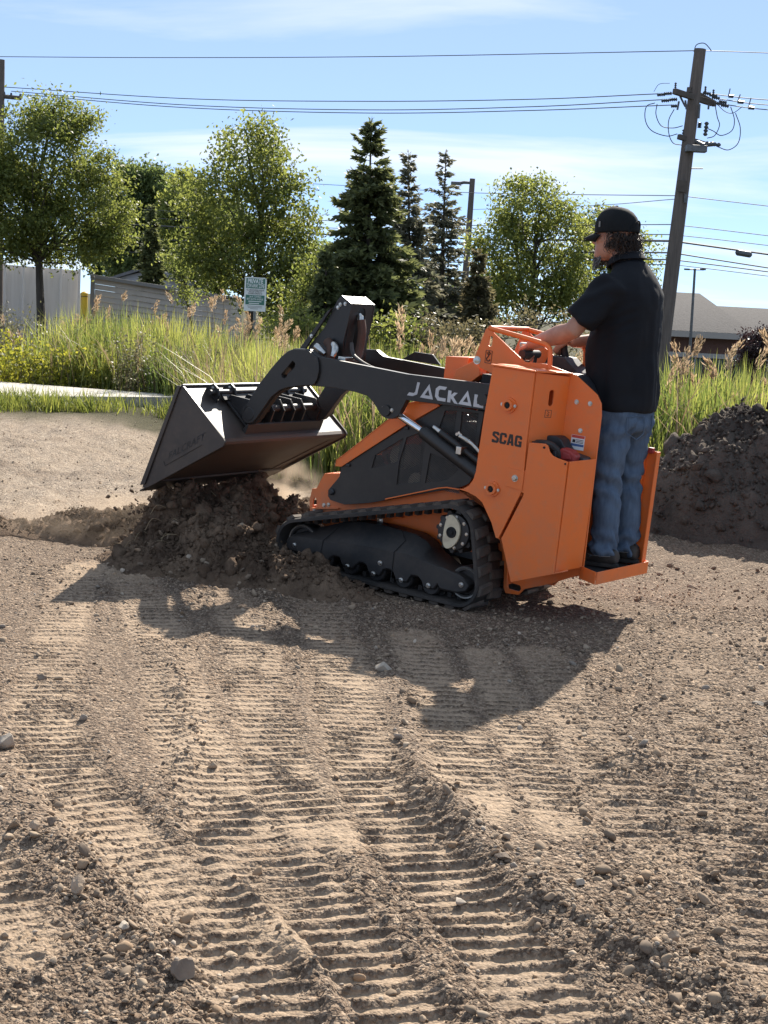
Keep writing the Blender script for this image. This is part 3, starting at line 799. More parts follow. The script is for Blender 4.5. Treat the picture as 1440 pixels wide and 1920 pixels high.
def track_side(sgn, full):
    y_out, y_in = sgn * 0.455, sgn * 0.215
    und = empty('track', parent=loader)
    path = resample(belt_c, 0.028)
    n = len(path)
    nrm = []
    for i in range(n):
        a, c = path[i - 1], path[(i + 1) % n]; tx, tz = c[0] - a[0], c[1] - a[1]; L = math.hypot(tx, tz); nrm.append((tz / L, -tx / L))
    mb = MB(); prof = [(0.0, y_out), (0.016, y_out), (0.022, y_out - sgn * 0.012), (0.022, y_in + sgn * 0.012), (0.016, y_in), (0.0, y_in)]
    v = []; f = []; k = len(prof)
    for (p, q) in zip(path, nrm):
        for o_, yy in prof: v.append((p[0] + q[0] * o_, yy, p[1] + q[1] * o_))
    for i in range(n):
        j = (i + 1) % n
        for a in range(k): f.append((i * k + a, i * k + (a + 1) % k, j * k + (a + 1) % k, j * k + a))
    mb.add(v, f)
    belt = mb.build('track_belt', m_rubber, und)
    # tread blocks
    lp = resample(belt_c, 0.092); nl = len(lp)
    lug = MB()
    def lugv(y0, y1, skew):
        h0, h1 = 0.018, 0.035
        return [(-0.030 + skew, y0, h0), (0.030 + skew, y0, h0), (0.030, y1, h0), (-0.030, y1, h0), (-0.021 + skew, y0, h1), (0.021 + skew, y0, h1), (0.021, y1, h1), (-0.021, y1, h1)]
    fq = [(0, 3, 2, 1), (4, 5, 6, 7), (0, 1, 5, 4), (1, 2, 6, 5), (2, 3, 7, 6), (3, 0, 4, 7)]
    lo_ = MB(); lo_.add(lugv(y_out - sgn * 0.008, y_out - sgn * 0.125, 0.012), fq); me_o = lo_.mesh('tread_lug', False)
    li_ = MB(); li_.add(lugv(y_out - sgn * 0.115, y_in + sgn * 0.003, -0.010), fq); me_i = li_.mesh('tread_lug', False)
    joined = MB()
    for i in range(nl):
        for half, me_, in ((0, me_o), (1, me_i)):
            p = lp[i]; a, c = lp[i - 1], lp[(i + 1) % nl]
            tx, tz = c[0] - a[0], c[1] - a[1]; L = math.hypot(tx, tz); tx /= L; tz /= L
            px, pz = p[0] + tx * 0.046 * half, p[1] + tz * 0.046 * half
            Mx = Matrix(((tx, 0, tz, px), (0, 1, 0, 0), (tz, 0, -tx, pz), (0, 0, 0, 1)))
            if full:
                o = link('tread_lug', me_, m_lug, belt, 0); o.matrix_local = Mx
            else:
                joined.add([Mx @ Vector(q.co) for q in me_.vertices], [tuple(q.vertices) for q in me_.polygons])
    if not full: joined.build('tread_lugs', m_lug, belt)
    # inner drive teeth
    tm = MB(); tp = resample(hull_path([(SPR[0], SPR[1], SPR[2] - 0.012), (RID[0], RID[1], RID[2] - 0.012), (FID[0], FID[1], FID[2] - 0.012)]), 0.06)
    tm.box(-0.012, 0.012, -0.02, 0.02, -0.012, 0.012); tme = tm.mesh('drive_tooth', False)
    for i, p in enumerate(tp):
        if full and i % 1 == 0:
            o = link('drive_tooth', tme, m_rubber, belt); o.location = (p[0], sgn * 0.335, p[1])
    # frame of the undercarriage: outer face, sloped shoulder, top
    st = [(1.195, 0.085, 0.135, 0.150), (1.17, 0.070, 0.158, 0.168), (1.09, 0.068, 0.168, 0.205), (0.985, 0.068, 0.174, 0.240), (0.90, 0.058, 0.182, 0.275), (0.80, 0.045, 0.190, 0.298), (0.62, 0.034, 0.200, 0.308), (0.43, 0.040, 0.210, 0.300),
          (0.36, 0.046, 0.204, 0.276), (0.30, 0.054, 0.190, 0.225), (0.20, 0.062, 0.176, 0.180), (0.10, 0.064, 0.158, 0.160), (0.055, 0.078, 0.140, 0.142), (0.036, 0.105, 0.122, 0.124)]
    st_f = []
    for (a, c) in zip(st[:-1], st[1:]):
        m_ = max(1, int(round(abs(a[0] - c[0]) / 0.022)))
        for k_ in range(m_): st_f.append(tuple(a[q] + (c[q] - a[q]) * k_ / m_ for q in range(4)))
    st_f.append(st[-1])
    def scal(x, zb):
        if 0.20 < x < 1.02:
            dd = min(abs(x - r_) for r_ in (0.27, 0.44, 0.61, 0.78, 0.95)); return 0.052 + 0.046 * float(sstep(0.030, 0.062, np.array(dd)))
        return zb
    st = [(a[0], scal(a[0], a[1]), a[2], a[3]) for a in st_f]
    yo, ym, yi = sgn * 0.430, sgn * 0.345, sgn * 0.250
    v = []; f = []
    for x, zb, zo, zt in st:
        v += [(x, yo - sgn * 0.008, zb), (x, yo, zb + 0.010), (x, yo, zo - 0.006), (x, yo - sgn * 0.010, zo + 0.002), (x, ym, zt), (x, yi, zt), (x, yi, zb)]
    for i in range(len(st) - 1):
        for a in range(7): f.append((i * 7 + a, i * 7 + (a + 1) % 7, (i + 1) * 7 + (a + 1) % 7, (i + 1) * 7 + a))
    f.append(tuple(range(7))); f.append(tuple(len(st) * 7 - 7 + a for a in reversed(range(7))))
    fr = MB().add(v, f).build('track_frame', m_frame, und)
    if full:
        # cover seams and bolts
        for (pts) in ([(0.50, 0.432, 0.045), (0.50, 0.432, 0.200), (0.47, 0.38, 0.262), (0.52, 0.35, 0.307)], [(0.965, 0.432, 0.085), (0.955, 0.432, 0.172), (0.90, 0.36, 0.262)]):
            MB().tube(pts, 0.0022, 6).build('cover_seam', m_dark, fr)
        for (x, z) in ((1.142, 0.109), (0.782, 0.066), (0.614, 0.060), (0.439, 0.063), (0.271, 0.070), (0.579, 0.125), (0.079, 0.115)):
            bolt_at(fr, x, yo, z, 0.0105, sgn=sgn)
        bolt_at(und, 0.715, 0.262, 0.312, 0.014, sgn=1)
    # rollers
    for x in (0.27, 0.44, 0.61, 0.78, 0.95):
        MB().lathe([(-0.075, 0.045), (-0.07, 0.054), (0.055, 0.054), (0.064, 0.048), (0.064, 0.016)], (x, sgn * 0.345, 0.070), 'y', 20).build('roller', m_frame, und)
    for (cx, cz, r) in (RID, FID):
        w = MB().lathe([(-0.05, r - 0.03), (-0.045, r - 0.014), (0.045, r - 0.014), (0.05, r - 0.02), (0.05, r - 0.035), (0.03, r - 0.04), (0.03, 0.02)] if sgn > 0 else [(0.05, r - 0.03), (0.045, r - 0.014), (-0.045, r - 0.014), (-0.05, r - 0.02), (-0.05, 0.02)], (cx, sgn * 0.335, cz), 'y', 32).build('idler_wheel', m_frame, und)
        ring = MB(); ring.lathe([(0.051 * sgn, r - 0.026), (0.053 * sgn, r - 0.019), (0.049 * sgn, r - 0.017)], (cx, sgn * 0.335, cz), 'y', 32, caps=False); ring.build('worn_rim', m_worn, w)
    # sprocket
    sp_ = MB()
    teeth = []
    for i in range(48):
        t = 2 * math.pi * i / 48; r = 0.114 if (i % 4) in (0, 1) else 0.096
        teeth.append((SPR[0] + r * math.cos(t), SPR[1] + r * math.sin(t)))
    sp_.prism(teeth, sgn * 0.300, sgn * 0.400)
    spk = sp_.build('sprocket', m_frame, und, 0.004)
    MB().lathe([(0, 0.096), (0.016 * sgn, 0.092), (0.018 * sgn, 0.084)], (SPR[0], sgn * 0.400, SPR[1]), 'y', 32).build('sprocket_plate', m_frame, spk)
    if full:
        hub = []
        for i in range(36):
            t = 2 * math.pi * i / 36; r = 0.060 + 0.014 * max(0, math.cos(1.5 * (t - 1.1)) ) ** 3 + 0.010 * max(0, math.cos(t + 1.2)) ** 3
            hub.append((SPR[0] + r * 0.80 * math.cos(t), SPR[1] + 0.005 + r * 1.22 * math.sin(t)))
        MB().prism(hub, 0.419, 0.434).build('hub_plate', m_cream, spk, 0.003)
        MB().lathe([(0, 0.029), (0.006, 0.028), (0.006, 0.021), (0.002, 0.020), (0.002, 0.012), (0.010, 0.011)], (SPR[0], 0.434, SPR[1]), 'y', 24).build('hub_cap', m_dark, spk)
        for i in range(9):
            t = 2 * math.pi * i / 9 + 0.3
            bolt_at(spk, SPR[0] + 0.080 * math.cos(t), 0.418, SPR[1] + 0.080 * math.sin(t), 0.0065, h=0.006)
    return und
track_side(1, True)
track_side(-1, False)

# ---- chassis side plates with the tower, both sides
inner_poly = [(1.205, 0.225), (1.222, 0.262), (1.233, 0.319), (1.224, 0.391), (1.194, 0.397), (1.17, 0.451), (1.151, 0.49), (1.044, 0.508), (1.03, 0.43), (0.60, 0.47), (0.32, 0.56), (0.235, 0.62),
              (0.20, 0.80), (0.176, 1.181), (0.253, 1.20), (0.289, 1.25), (0.243, 1.402), (0.228, 1.412), (0.212, 1.406), (0.192, 1.384), (-0.004, 1.264), (-0.124, 1.270), (-0.296, 1.238), (-0.343, 1.209), (-0.424, 1.158), (-0.452, 1.118), (-0.462, 1.06),
              (-0.466, 0.815), (-0.477, 0.264), (-0.319, 0.18), (-0.165, 0.116), (-0.136, 0.079), (-0.060, 0.072), (-0.044, 0.10), (-0.030, 0.235), (0.05, 0.25), (1.10, 0.20)]
hook_hole = [(0.207 + 0.011 * math.cos(t), 1.322 + 0.006 * math.sin(t) + (0.040 if math.sin(t) > 0.1 else 0)) for t in [k * math.pi / 6 for k in range(12)]]
tie_hole = [(-0.106 + (0.022 if math.cos(t) > 0 else -0.022) + 0.017 * math.cos(t), 0.114 + 0.017 * math.sin(t)) for t in [k * math.pi / 8 for k in range(16)]]
front_hole = [(1.196 + 0.013 * math.cos(t), 0.315 + 0.030 * math.sin(t)) for t in [k * math.pi / 8 for k in range(16)]]
for sg in (1, -1):
    y0, y1 = sorted((sg * 0.205, sg * 0.193))
    MB().prism([inner_poly, hook_hole, tie_hole, front_hole], y0, y1).build('chassis_plate', m_orange, loader, 0.0025)
# cross members, floor of the chassis
MB().box(0.0, 1.12, -0.192, 0.192, 0.20, 0.245).build('belly_pan', m_frame, loader, 0.004)
MB().prism([(1.19, 0.40), (1.165, 0.455), (1.145, 0.492), (1.05, 0.508), (1.05, 0.498), (1.135, 0.482), (1.155, 0.448), (1.178, 0.398)], -0.192, 0.192).build('front_crossmember', m_orange, loader, 0.002)
MB().prism([(1.20, 0.235), (1.215, 0.30), (1.205, 0.30), (1.19, 0.235)], -0.192, 0.192).build('front_crossmember', m_orange, loader, 0.002)
# fender flange above the near track
def strip(pts, y0, y1, th, name, m, parent=loader):
    mb = MB(); n = len(pts); v = []; f = []
    for i, (x, z) in enumerate(pts):
        a, c = pts[max(i - 1, 0)], pts[min(i + 1, n - 1)]; tx, tz = c[0] - a[0], c[1] - a[1]; L = math.hypot(tx, tz); nx, nz = -tz / L, tx / L
        v += [(x, y0, z), (x, y1, z), (x + nx * th, y1, z + nz * th), (x + nx * th, y0, z + nz * th)]
    for i in range(n - 1):
        for a in range(4): f.append((i * 4 + a, i * 4 + (a + 1) % 4, i * 4 + 4 + (a + 1) % 4, i * 4 + 4 + a))
    f += [(0, 1, 2, 3), tuple(n * 4 - 4 + k for k in (3, 2, 1, 0))]
    return mb.add(v, f).build(name, m, parent, 0.002)
for sg in (1, -1):
    strip([(0.70, 0.428), (0.378, 0.546), (0.332, 0.558), (0.224, 0.562), (0.10, 0.518), (0.012, 0.44), (-0.022, 0.34), (-0.078, 0.25), (-0.088, 0.13)], sg * 0.206, sg * 0.262, -0.007, 'fender_flange', m_orange)
strip([(0.80, 0.300), (0.60, 0.345)], 0.206, 0.235, -0.006, 'chassis_rib', m_orange)
strip([(1.20, 0.282), (1.02, 0.315)], 0.206, 0.228, -0.006, 'chassis_rib', m_orange)
for (x, z) in ((1.13, 0.315), (1.10, 0.323), (1.19, 0.275)):
    bolt_at(loader, x, 0.206, z, 0.009)
for (x, z) in ((0.80, 0.318), (0.745, 0.325)):
    MB().lathe([(0, 0.008), (0.002, 0.008)], (x, 0.206, z), 'y', 12).build('bolt_hole', m_dark, loader)

# ---- tower pods
outer_poly = [(0.053, 1.236), (0.062, 1.10), (0.070, 0.983), (0.076, 0.80), (0.078, 0.70), (0.088, 0.655), (0.107, 0.624), (0.135, 0.603), (0.165, 0.594), (0.109, 0.588), (0.060, 0.575), (0.020, 0.552), (-0.046, 0.461), (-0.081, 0.391), (-0.094, 0.388), (-0.101, 0.400), (-0.190, 0.640), (-0.192, 0.745), (-0.186, 0.90), (-0.183, 1.236)]
door_poly = [(-0.198, 0.893), (-0.288, 0.901), (-0.303, 0.893), (-0.317, 0.865), (-0.335, 0.850), (-0.363, 0.842), (-0.420, 0.834), (-0.425, 0.281), (-0.194, 0.190), (-0.112, 0.392), (-0.204, 0.628), (-0.204, 0.640), (-0.160, 0.652), (-0.160, 0.745), (-0.198, 0.752)]
# flattish SCAG letters, heavy block strokes on a 5 x 7 grid
def block_letter(ch):
    o = {'S': [[(0, .2), (0, 2), (1.7, 2), (1.7, 1.5), (3.3, 1.5), (3.3, 2.6), (0, 4.3), (0, 6), (.9, 7), (4.1, 7), (5, 6), (5, 4.9), (3.3, 4.9), (3.3, 5.6), (1.7, 5.6), (1.7, 4.9), (5, 3.1), (5, 1), (4.1, 0), (.9, 0)]],
         'C': [[(.9, 0), (0, 1), (0, 6), (.9, 7), (4.1, 7), (5, 6), (5, 4.4), (3.3, 4.4), (3.3, 5.6), (1.7, 5.6), (1.7, 1.4), (3.3, 1.4), (3.3, 2.6), (5, 2.6), (5, 1), (4.1, 0)]],
         'A': [[(0, 0), (1.3, 7), (3.7, 7), (5, 0), (3.3, 0), (3.1, 1.3), (1.9, 1.3), (1.7, 0)], [(2.1, 2.6), (2.9, 2.6), (2.5, 5.2)]],
         'G': [[(.9, 0), (0, 1), (0, 6), (.9, 7), (4.1, 7), (5, 6), (5, 4.7), (3.3, 4.7), (3.3, 5.6), (1.7, 5.6), (1.7, 1.4), (3.3, 1.4), (3.3, 2.4), (2.6, 2.4), (2.6, 3.6), (5, 3.6), (5, 0)]]}[ch]
    return o
CAP = {}
def pod(sg):
    root = empty('tower', parent=loader)
    y0, y1 = sorted((sg * 0.425, sg * 0.413))
    MB().prism(outer_poly, y0, y1).build('tower_plate', m_orange, root, 0.0025)
    # diagonal web closing the tower at the back, with the slotted lifting hole
    def web(name, xa, ya, xb, yb, z0a, z0b, z1a, z1b, th=0.010, hole=None):
        # plate between (xa,ya) and (xb,yb); coordinates along it 0..L
        L = math.hypot(xb - xa, yb - ya); ux, uy = (xb - xa) / L, (yb - ya) / L
        polys = [[(0, z0a), (L, z0b), (L, z1b), (0, z1a)]]
        if hole: polys.append(hole(L))
        mb = MB().prism(polys, 0, th, 'y')
        mb.v = [(xa + ux * p[0] - uy * p[1], ya + uy * p[0] + ux * p[1], p[2]) for p in mb.v]
        return mb.build(name, m_orange, root, 0.002)
    slot = lambda L: [(L * 0.52 + 0.016 * math.cos(t), 1.115 + (0.024 if math.sin(t) > 0 else -0.024) + 0.016 * math.sin(t)) for t in [k * math.pi / 8 for k in range(16)]]
    web('tower_web', -0.187, sg * 0.413, -0.268, sg * 0.206, 0.62, 0.62, 1.236, 1.225, 0.008, slot)
    web('pod_rear_panel', -0.427, sg * 0.413, -0.478, sg * 0.225, 0.281, 0.300, 0.834, 0.846)
    MB().prism([(x, y * sg) for x, y in [(0.064, 0.206), (0.064, 0.434), (-0.190, 0.434), (-0.282, 0.206)]], 1.237, 1.246, 'z').build('tower_cap', m_orange, root, 0.0025)
    y0, y1 = sorted((sg * 0.424, sg * 0.414))
    MB().prism(door_poly, y0, y1).build('pod_door', m_orange, root, 0.0025)
    MB().prism([(x, y * sg) for x, y in [(-0.20, 0.215), (-0.20, 0.41), (-0.42, 0.41), (-0.470, 0.225)]], 0.292, 0.300, 'z').build('pod_floor', m_orange, root)
    strip([(-0.196, 0.186), (-0.427, 0.277), (-0.470, 0.294)], sg * 0.36, sg * 0.424, -0.006, 'pod_lip', m_orange, root)
    MB().prism([(0.165, 0.585), (0.165, 0.594), (0.07, 0.588), (-0.02, 0.52), (-0.085, 0.39), (-0.094, 0.385), (-0.10, 0.385), (-0.03, 0.51), (0.06, 0.580)], *sorted((sg * 0.206, sg * 0.413))).build('tower_underside', m_orange, root)
    if sg > 0:
        for (x, z) in ((-0.065, 1.058), (-0.030, 0.631)):
            bs_ = MB().lathe([(0, 0.040), (0.010, 0.039), (0.010, 0.030), (0.026, 0.028), (0.026, 0.017), (0.012, 0.016)], (x, 0.424, z), 'y', 28).build('pivot_boss', m_orange, root)
            MB().lathe([(0.010, 0.0165), (0.019, 0.015), (0.019, 0.007), (0.022, 0.006)], (x, 0.424, z), 'y', 20).build('pivot_pin', m_dark, bs_)
            for dx in (-0.036, 0.036): bolt_at(bs_, x + dx, 0.432, z, 0.0065, h=0.007)
        pl = MB().prism([(-0.102, 0.752), (-0.196, 0.749), (-0.196, 0.652), (-0.102, 0.660)], 0.4265, 0.4295).build('latch_plate', m_orange, root, 0.001)
        bolt_at(pl, -0.150, 0.4295, 0.706, 0.013, h=0.010)
        MB().lathe([(0, 0.006), (0.003, 0.006)], (-0.286, 0.424, 0.882), 'y', 10).build('rivet', m_dark, root)
        MB().lathe([(0, 0.005), (0.003, 0.005)], (-0.41, 0.424, 0.822), 'y', 10).build('rivet', m_dark, root)
        for (x, z) in ((-0.321, 1.107), (-0.395, 1.109), (-0.362, 0.969)):
            bolt_at(root, x, 0.205, z, 0.009)
        bolt_at(root, 0.272, 0.205, 1.236, 0.016, h=0.006)
        # SCAG, 0.175 wide
        for i, ch in enumerate('SCAG'):
            k = 0.0078
            polys = [[(0.008 - (p[0] + i * 5.5) * k, 0.862 + p[1] * k * 1.02 + 0.000 * i) for p in q] for q in block_letter(ch)]
            MB().prism(polys, 0.425, 0.4262).build('letter_' + ch.lower(), m_ink, root)
        # lifting pictograms
        def frame_icon(x, z, w, h, y=0.2062):
            t = 0.0022
            mb = MB().prism([[(x - w, z - h), (x + w, z - h), (x + w, z + h), (x - w, z + h)], [(x - w + t, z - h + t), (x + w - t, z - h + t), (x + w - t, z + h - t), (x - w + t, z + h - t)]], y, y + 0.0012)
            hook = [(x + 0.010 * math.cos(t_), y + 0.0016, z - h * 0.35 + 0.010 * math.sin(t_)) for t_ in [math.pi * (0.0 - k / 8) for k in range(9)]]
            mb.tube([(x, y + 0.0016, z + h * 0.7), (x, y + 0.0016, z + h * 0.1), (x + 0.01, y + 0.0016, z - h * 0.25)] + hook, 0.0024, 6)
            if h > 0.03: mb.tube([(x - 0.011, y + 0.0016, z + h * 0.55), (x, y + 0.0016, z + h * 0.85), (x + 0.011, y + 0.0016, z + h * 0.55), (x, y + 0.0016, z + h * 0.2), (x - 0.011, y + 0.0016, z + h * 0.55)], 0.0016, 5)
            mb.build('lifting_pictogram', m_ink, root)
        frame_icon(0.207, 1.262, 0.019, 0.033)
        a0x, a0y, a1x, a1y = -0.187, 0.421, -0.268, 0.214
        mb = MB(); t = 0.002; w, h = 0.021, 0.019
        mb.prism([[(-w, -h), (w, -h), (w, h), (-w, h)], [(-w + t, -h + t), (w - t, -h + t), (w - t, h - t), (-w + t, h - t)]], 0, 0.0012)
        mb.tube([(-0.006, 0.001, 0.012), (0.006, 0.001, 0.006), (-0.004, 0.001, 0.000), (0.006, 0.001, -0.006), (0.000, 0.001, -0.012), (-0.008, 0.001, -0.006)], 0.002, 5)
        L = math.hypot(a1x - a0x, a1y - a0y); ux, uy = (a1x - a0x) / L, (a1y - a0y) / L
        cx, cy = a0x + (a1x - a0x) * 0.53, a0y + (a1y - a0y) * 0.53
        mb.v = [(cx + ux * p[0] + uy * (-p[1] - 0.003) * -1 * -1, cy + uy * p[0] + ux * (p[1] + 0.003) * -1, 1.036 + p[2]) for p in mb.v]
        mb.build('lifting_pictogram', m_ink, root)
        # safety label on the chassis plate
        lab = MB().box(-0.392, -0.318, 0.2055, 0.2065, 0.872, 0.945).build('safety_label', m_label_w, root)
        MB().box(-0.390, -0.320, 0.2066, 0.2070, 0.930, 0.944).build('label_band', m_label_r, lab)
        MB().box(-0.390, -0.320, 0.2066, 0.2070, 0.889, 0.901).build('label_band', m_label_b, lab)
        mb = MB()
        for r_ in range(3): mb.box(-0.386, -0.345, 0.2066, 0.2069, 0.906 + r_ * 0.007, 0.909 + r_ * 0.007)
        mb.box(-0.342, -0.326, 0.2066, 0.2069, 0.906, 0.922)
        mb.build('label_print', m_ink, lab)
        MB().prism([(-0.192, 0.80), (-0.192, 0.922), (-0.24, 0.930), (-0.285, 0.932), (-0.312, 0.918), (-0.330, 0.890), (-0.36, 0.862), (-0.44, 0.850), (-0.46, 0.80)], 0.212, 0.300).build('pocket_shade_fill', m_plastic, root, 0.006)  # black block standing in for the shaded void of the pocket
        # contents of the pod pocket
        tr_ = MB().prism([(-0.20, 0.86), (-0.20, 0.90), (-0.245, 0.895), (-0.25, 0.865)], 0.25, 0.40).build('pocket_tray', m_plastic, root, 0.006)
        MB().tube(smooth_path([(-0.20, 0.36, 0.885), (-0.27, 0.36, 0.893), (-0.31, 0.35, 0.875), (-0.34, 0.33, 0.83)]), 0.020, 10).build('pocket_cable', m_hose, root)
        MB().tube([(-0.232, 0.385, 0.878), (-0.278, 0.38, 0.888)], 0.0075, 8).build('cable_fitting', m_zinc, root)
        tl_ = MB().prism([(-0.315, 0.80), (-0.325, 0.872), (-0.345, 0.888), (-0.395, 0.880), (-0.422, 0.860), (-0.422, 0.815)], 0.285, 0.350).build('red_tool', m_redpart, root, 0.010)
        MB().prism([(-0.300, 0.80), (-0.305, 0.862), (-0.325, 0.870), (-0.335, 0.80)], 0.282, 0.372).build('tool_clip', m_plastic, tl_, 0.006)
        MB().prism([(-0.35, 0.832), (-0.355, 0.868), (-0.395, 0.863), (-0.405, 0.837)], 0.349, 0.357).build('tool_panel', m_redpart, tl_, 0.004)
        MB().box(-0.425, -0.31, 0.270, 0.365, 0.795, 0.822).build('tool_base', m_plastic, tl_, 0.006)
    return root
pod(1)
pod(-1)

# ---- engine bay: hood, side panels, grilles, engine behind them
eng = empty('engine_bay', parent=loader)
hood_top = [(1.045, 0.560), (1.045, 0.588), (0.992, 0.632), (0.62, 0.965), (0.56, 0.985), (0.40, 0.995)]
hood_prof = hood_top + [(0.40, 0.985), (0.555, 0.975), (0.612, 0.957), (0.985, 0.622), (1.035, 0.582), (1.035, 0.560)]
hood = MB().prism(hood_prof, -0.262, 0.262).build('hood', m_orange, eng, 0.003)
for sg in (1, -1):
    y0, y1 = sorted((sg * 0.262, sg * 0.253))
    MB().prism([(1.045, 0.552), (1.044, 0.587), (0.991, 0.631), (0.618, 0.964), (0.445, 0.986), (0.430, 0.976), (0.61, 0.855), (1.005, 0.556)], y0, y1).build('hood_side_lip', m_orange, hood, 0.002)
panel = [(1.016, 0.558), (1.017, 0.499), (1.083, 0.412), (1.080, 0.378), (1.062, 0.360), (0.963, 0.352), (0.803, 0.391), (0.245, 0.580), (0.205, 0.606), (0.185, 0.654), (0.178, 0.86), (0.169, 0.985), (0.415, 0.985)]
g1 = [(0.800, 0.655), (0.640, 0.770), (0.660, 0.640), (0.700, 0.625), (0.815, 0.580)]
g2 = [(0.615, 0.780), (0.530, 0.820), (0.500, 0.760), (0.505, 0.560), (0.645, 0.520), (0.645, 0.640)]
g3 = [(0.460, 0.720), (0.470, 0.560), (0.340, 0.600), (0.280, 0.660), (0.330, 0.700)]
g4 = [(0.400, 0.955), (0.330, 0.965), (0.330, 0.740), (0.440, 0.800)]
g5 = [(0.300, 0.965), (0.200, 0.970), (0.200, 0.690), (0.290, 0.720)]
for sg in (1, -1):
    y0, y1 = sorted((sg * 0.250, sg * 0.245))
    MB().prism([panel, g1, g2, g3, g4, g5], y0, y1).build('side_panel', m_black, eng, 0.0015)
    if sg > 0:
        for gi, (x0, x1, z0, z1) in enumerate(((0.62, 0.83, 0.56, 0.79), (0.48, 0.66, 0.50, 0.84), (0.26, 0.49, 0.54, 0.74), (0.31, 0.46, 0.72, 0.985), (0.185, 0.315, 0.67, 0.985))):
            mb = MB(); p = 0.0145; w = 0.0021
            n_ = int(((x1 - x0) + (z1 - z0) / 0.62) / p) + 2
            for k in range(-n_, n_):
                for sl in (1, -1):
                    # bars z = z0 +- 0.62*(x - xs), cut to the box
                    xs = x0 + k * p
                    xa, xb = (max(x0, xs), min(x1, xs + (z1 - z0) / 0.62)) if sl > 0 else (max(x0, xs - (z1 - z0) / 0.62), min(x1, xs))
                    if xb - xa < 0.004: continue
                    za, zb_ = z0 + abs(xa - xs) * 0.62, z0 + abs(xb - xs) * 0.62
                    mb.add([(xa, 0.243, za - w), (xb, 0.243, zb_ - w), (xb, 0.243, zb_ + w), (xa, 0.243, za + w)], [(0, 1, 2, 3)])
            mb.build('grille_mesh', m_mesh, eng, smooth=False)
        MB().lathe([(0, 0.019), (0.012, 0.018), (0.018, 0.012)], (1.055, 0.250, 0.408), 'y', 16).build('panel_knob', m_plastic, eng)
        bolt_at(eng, 0.175, 0.25, 0.665, 0.010)
        for (x, z) in ((0.965, 0.572), (0.62, 0.83)): MB().box(x - 0.012, x + 0.012, 0.25, 0.262, z - 0.008, z + 0.008).build('hood_hinge', m_plastic, eng, 0.003)
MB().box(0.30, 0.95, -0.17, 0.12, 0.36, 0.62).build('engine_block', m_engine, eng, 0.02)
MB().box(0.22, 0.60, -0.20, 0.14, 0.55, 0.90).build('engine_block', m_engine, eng, 0.03)
MB().lathe([(-0.09, 0.060), (-0.08, 0.066), (0.06, 0.066), (0.075, 0.055)], (0.68, 0.13, 0.66), 'y', 20).build('oil_filter', m_tanfilter, eng)
MB().lathe([(-0.06, 0.052), (0.06, 0.052), (0.07, 0.04)], (0.555, 0.14, 0.545), 'y', 20).build('fuel_filter', m_tanfilter, eng)
MB().tube(smooth_path([(0.74, 0.16, 0.68), (0.79, 0.18, 0.66), (0.77, 0.17, 0.60)]), 0.012, 8).build('red_lead', m_redpart, eng)
MB().box(0.185, 0.24, -0.19, 0.19, 0.62, 1.17).build('firewall', m_dark, eng)

# ---- lift arms with the name on the near one
arm_poly = [(0.02, 1.140), (0.111, 1.137), (0.60, 1.120), (1.183, 1.137), (1.235, 1.168), (1.334, 1.160), (1.375, 1.142), (1.413, 1.110), (1.478, 1.033), (1.553, 0.933), (1.636, 0.790), (1.651, 0.755), (1.645, 0.722), (1.620, 0.703), (1.585, 0.702), (1.556, 0.715),
            (1.535, 0.740), (1.445, 0.875), (1.400, 0.915), (1.343, 0.942), (1.260, 0.962), (1.182, 0.975), (1.05, 0.984), (0.911, 0.981), (0.830, 0.972), (0.790, 0.945), (0.752, 0.905), (0.728, 0.882), (0.696, 0.871), (0.655, 0.876), (0.626, 0.893), (0.585, 0.985), (0.108, 1.004), (0.02, 1.006)]
slot_poly = [(1.330, 1.092), (1.398, 1.008), (1.392, 0.992), (1.372, 0.990), (1.312, 1.062), (1.314, 1.082)]
head_poly = [(1.172, 1.130), (1.158, 1.105), (1.150, 1.060), (1.156, 1.015), (1.172, 0.985), (1.19, 0.978), (1.255, 0.967), (1.343, 0.946), (1.402, 0.919), (1.449, 0.879), (1.540, 0.744), (1.560, 0.720), (1.588, 0.707), (1.618, 0.708), (1.640, 0.725), (1.645, 0.755), (1.630, 0.790), (1.548, 0.932), (1.473, 1.031), (1.410, 1.106), (1.372, 1.138), (1.333, 1.155), (1.238, 1.163)]
lt = {  # letters of the name, in units, advance to the right
 'J': ([[(1.0, 0), (2.2, .6), (2.6, 3.6), (1.9, 3.6), (1.6, 1.1), (1.2, .8), (0, .8), (-.5, 0)]], 2.9),
 'A': ([[(-.2, 0), (1.9, 3.6), (3.3, 0)], [(.95, .75), (1.8, 2.2), (2.35, .75)]], 3.4),
 'C': ([[(.8, 0), (0, .9), (0, 2.8), (.8, 3.6), (2.9, 3.6), (2.5, 2.8), (1.2, 2.8), (.85, 2.4), (.85, 1.2), (1.2, .8), (2.9, .8), (2.9, 0)]], 3.0),
 'k': ([[(0, 0), (0, 2.9), (.85, 2.9), (.85, 1.9), (1.6, 2.6), (2.5, 2.6), (1.5, 1.5), (2.9, -.1), (1.9, 0), (.85, 1.1), (.85, 0)]], 2.8),
 'L': ([[(0, 0), (0, 3.0), (.85, 3.0), (.85, .8), (2.6, .8), (2.6, 0)]], 2.8)}
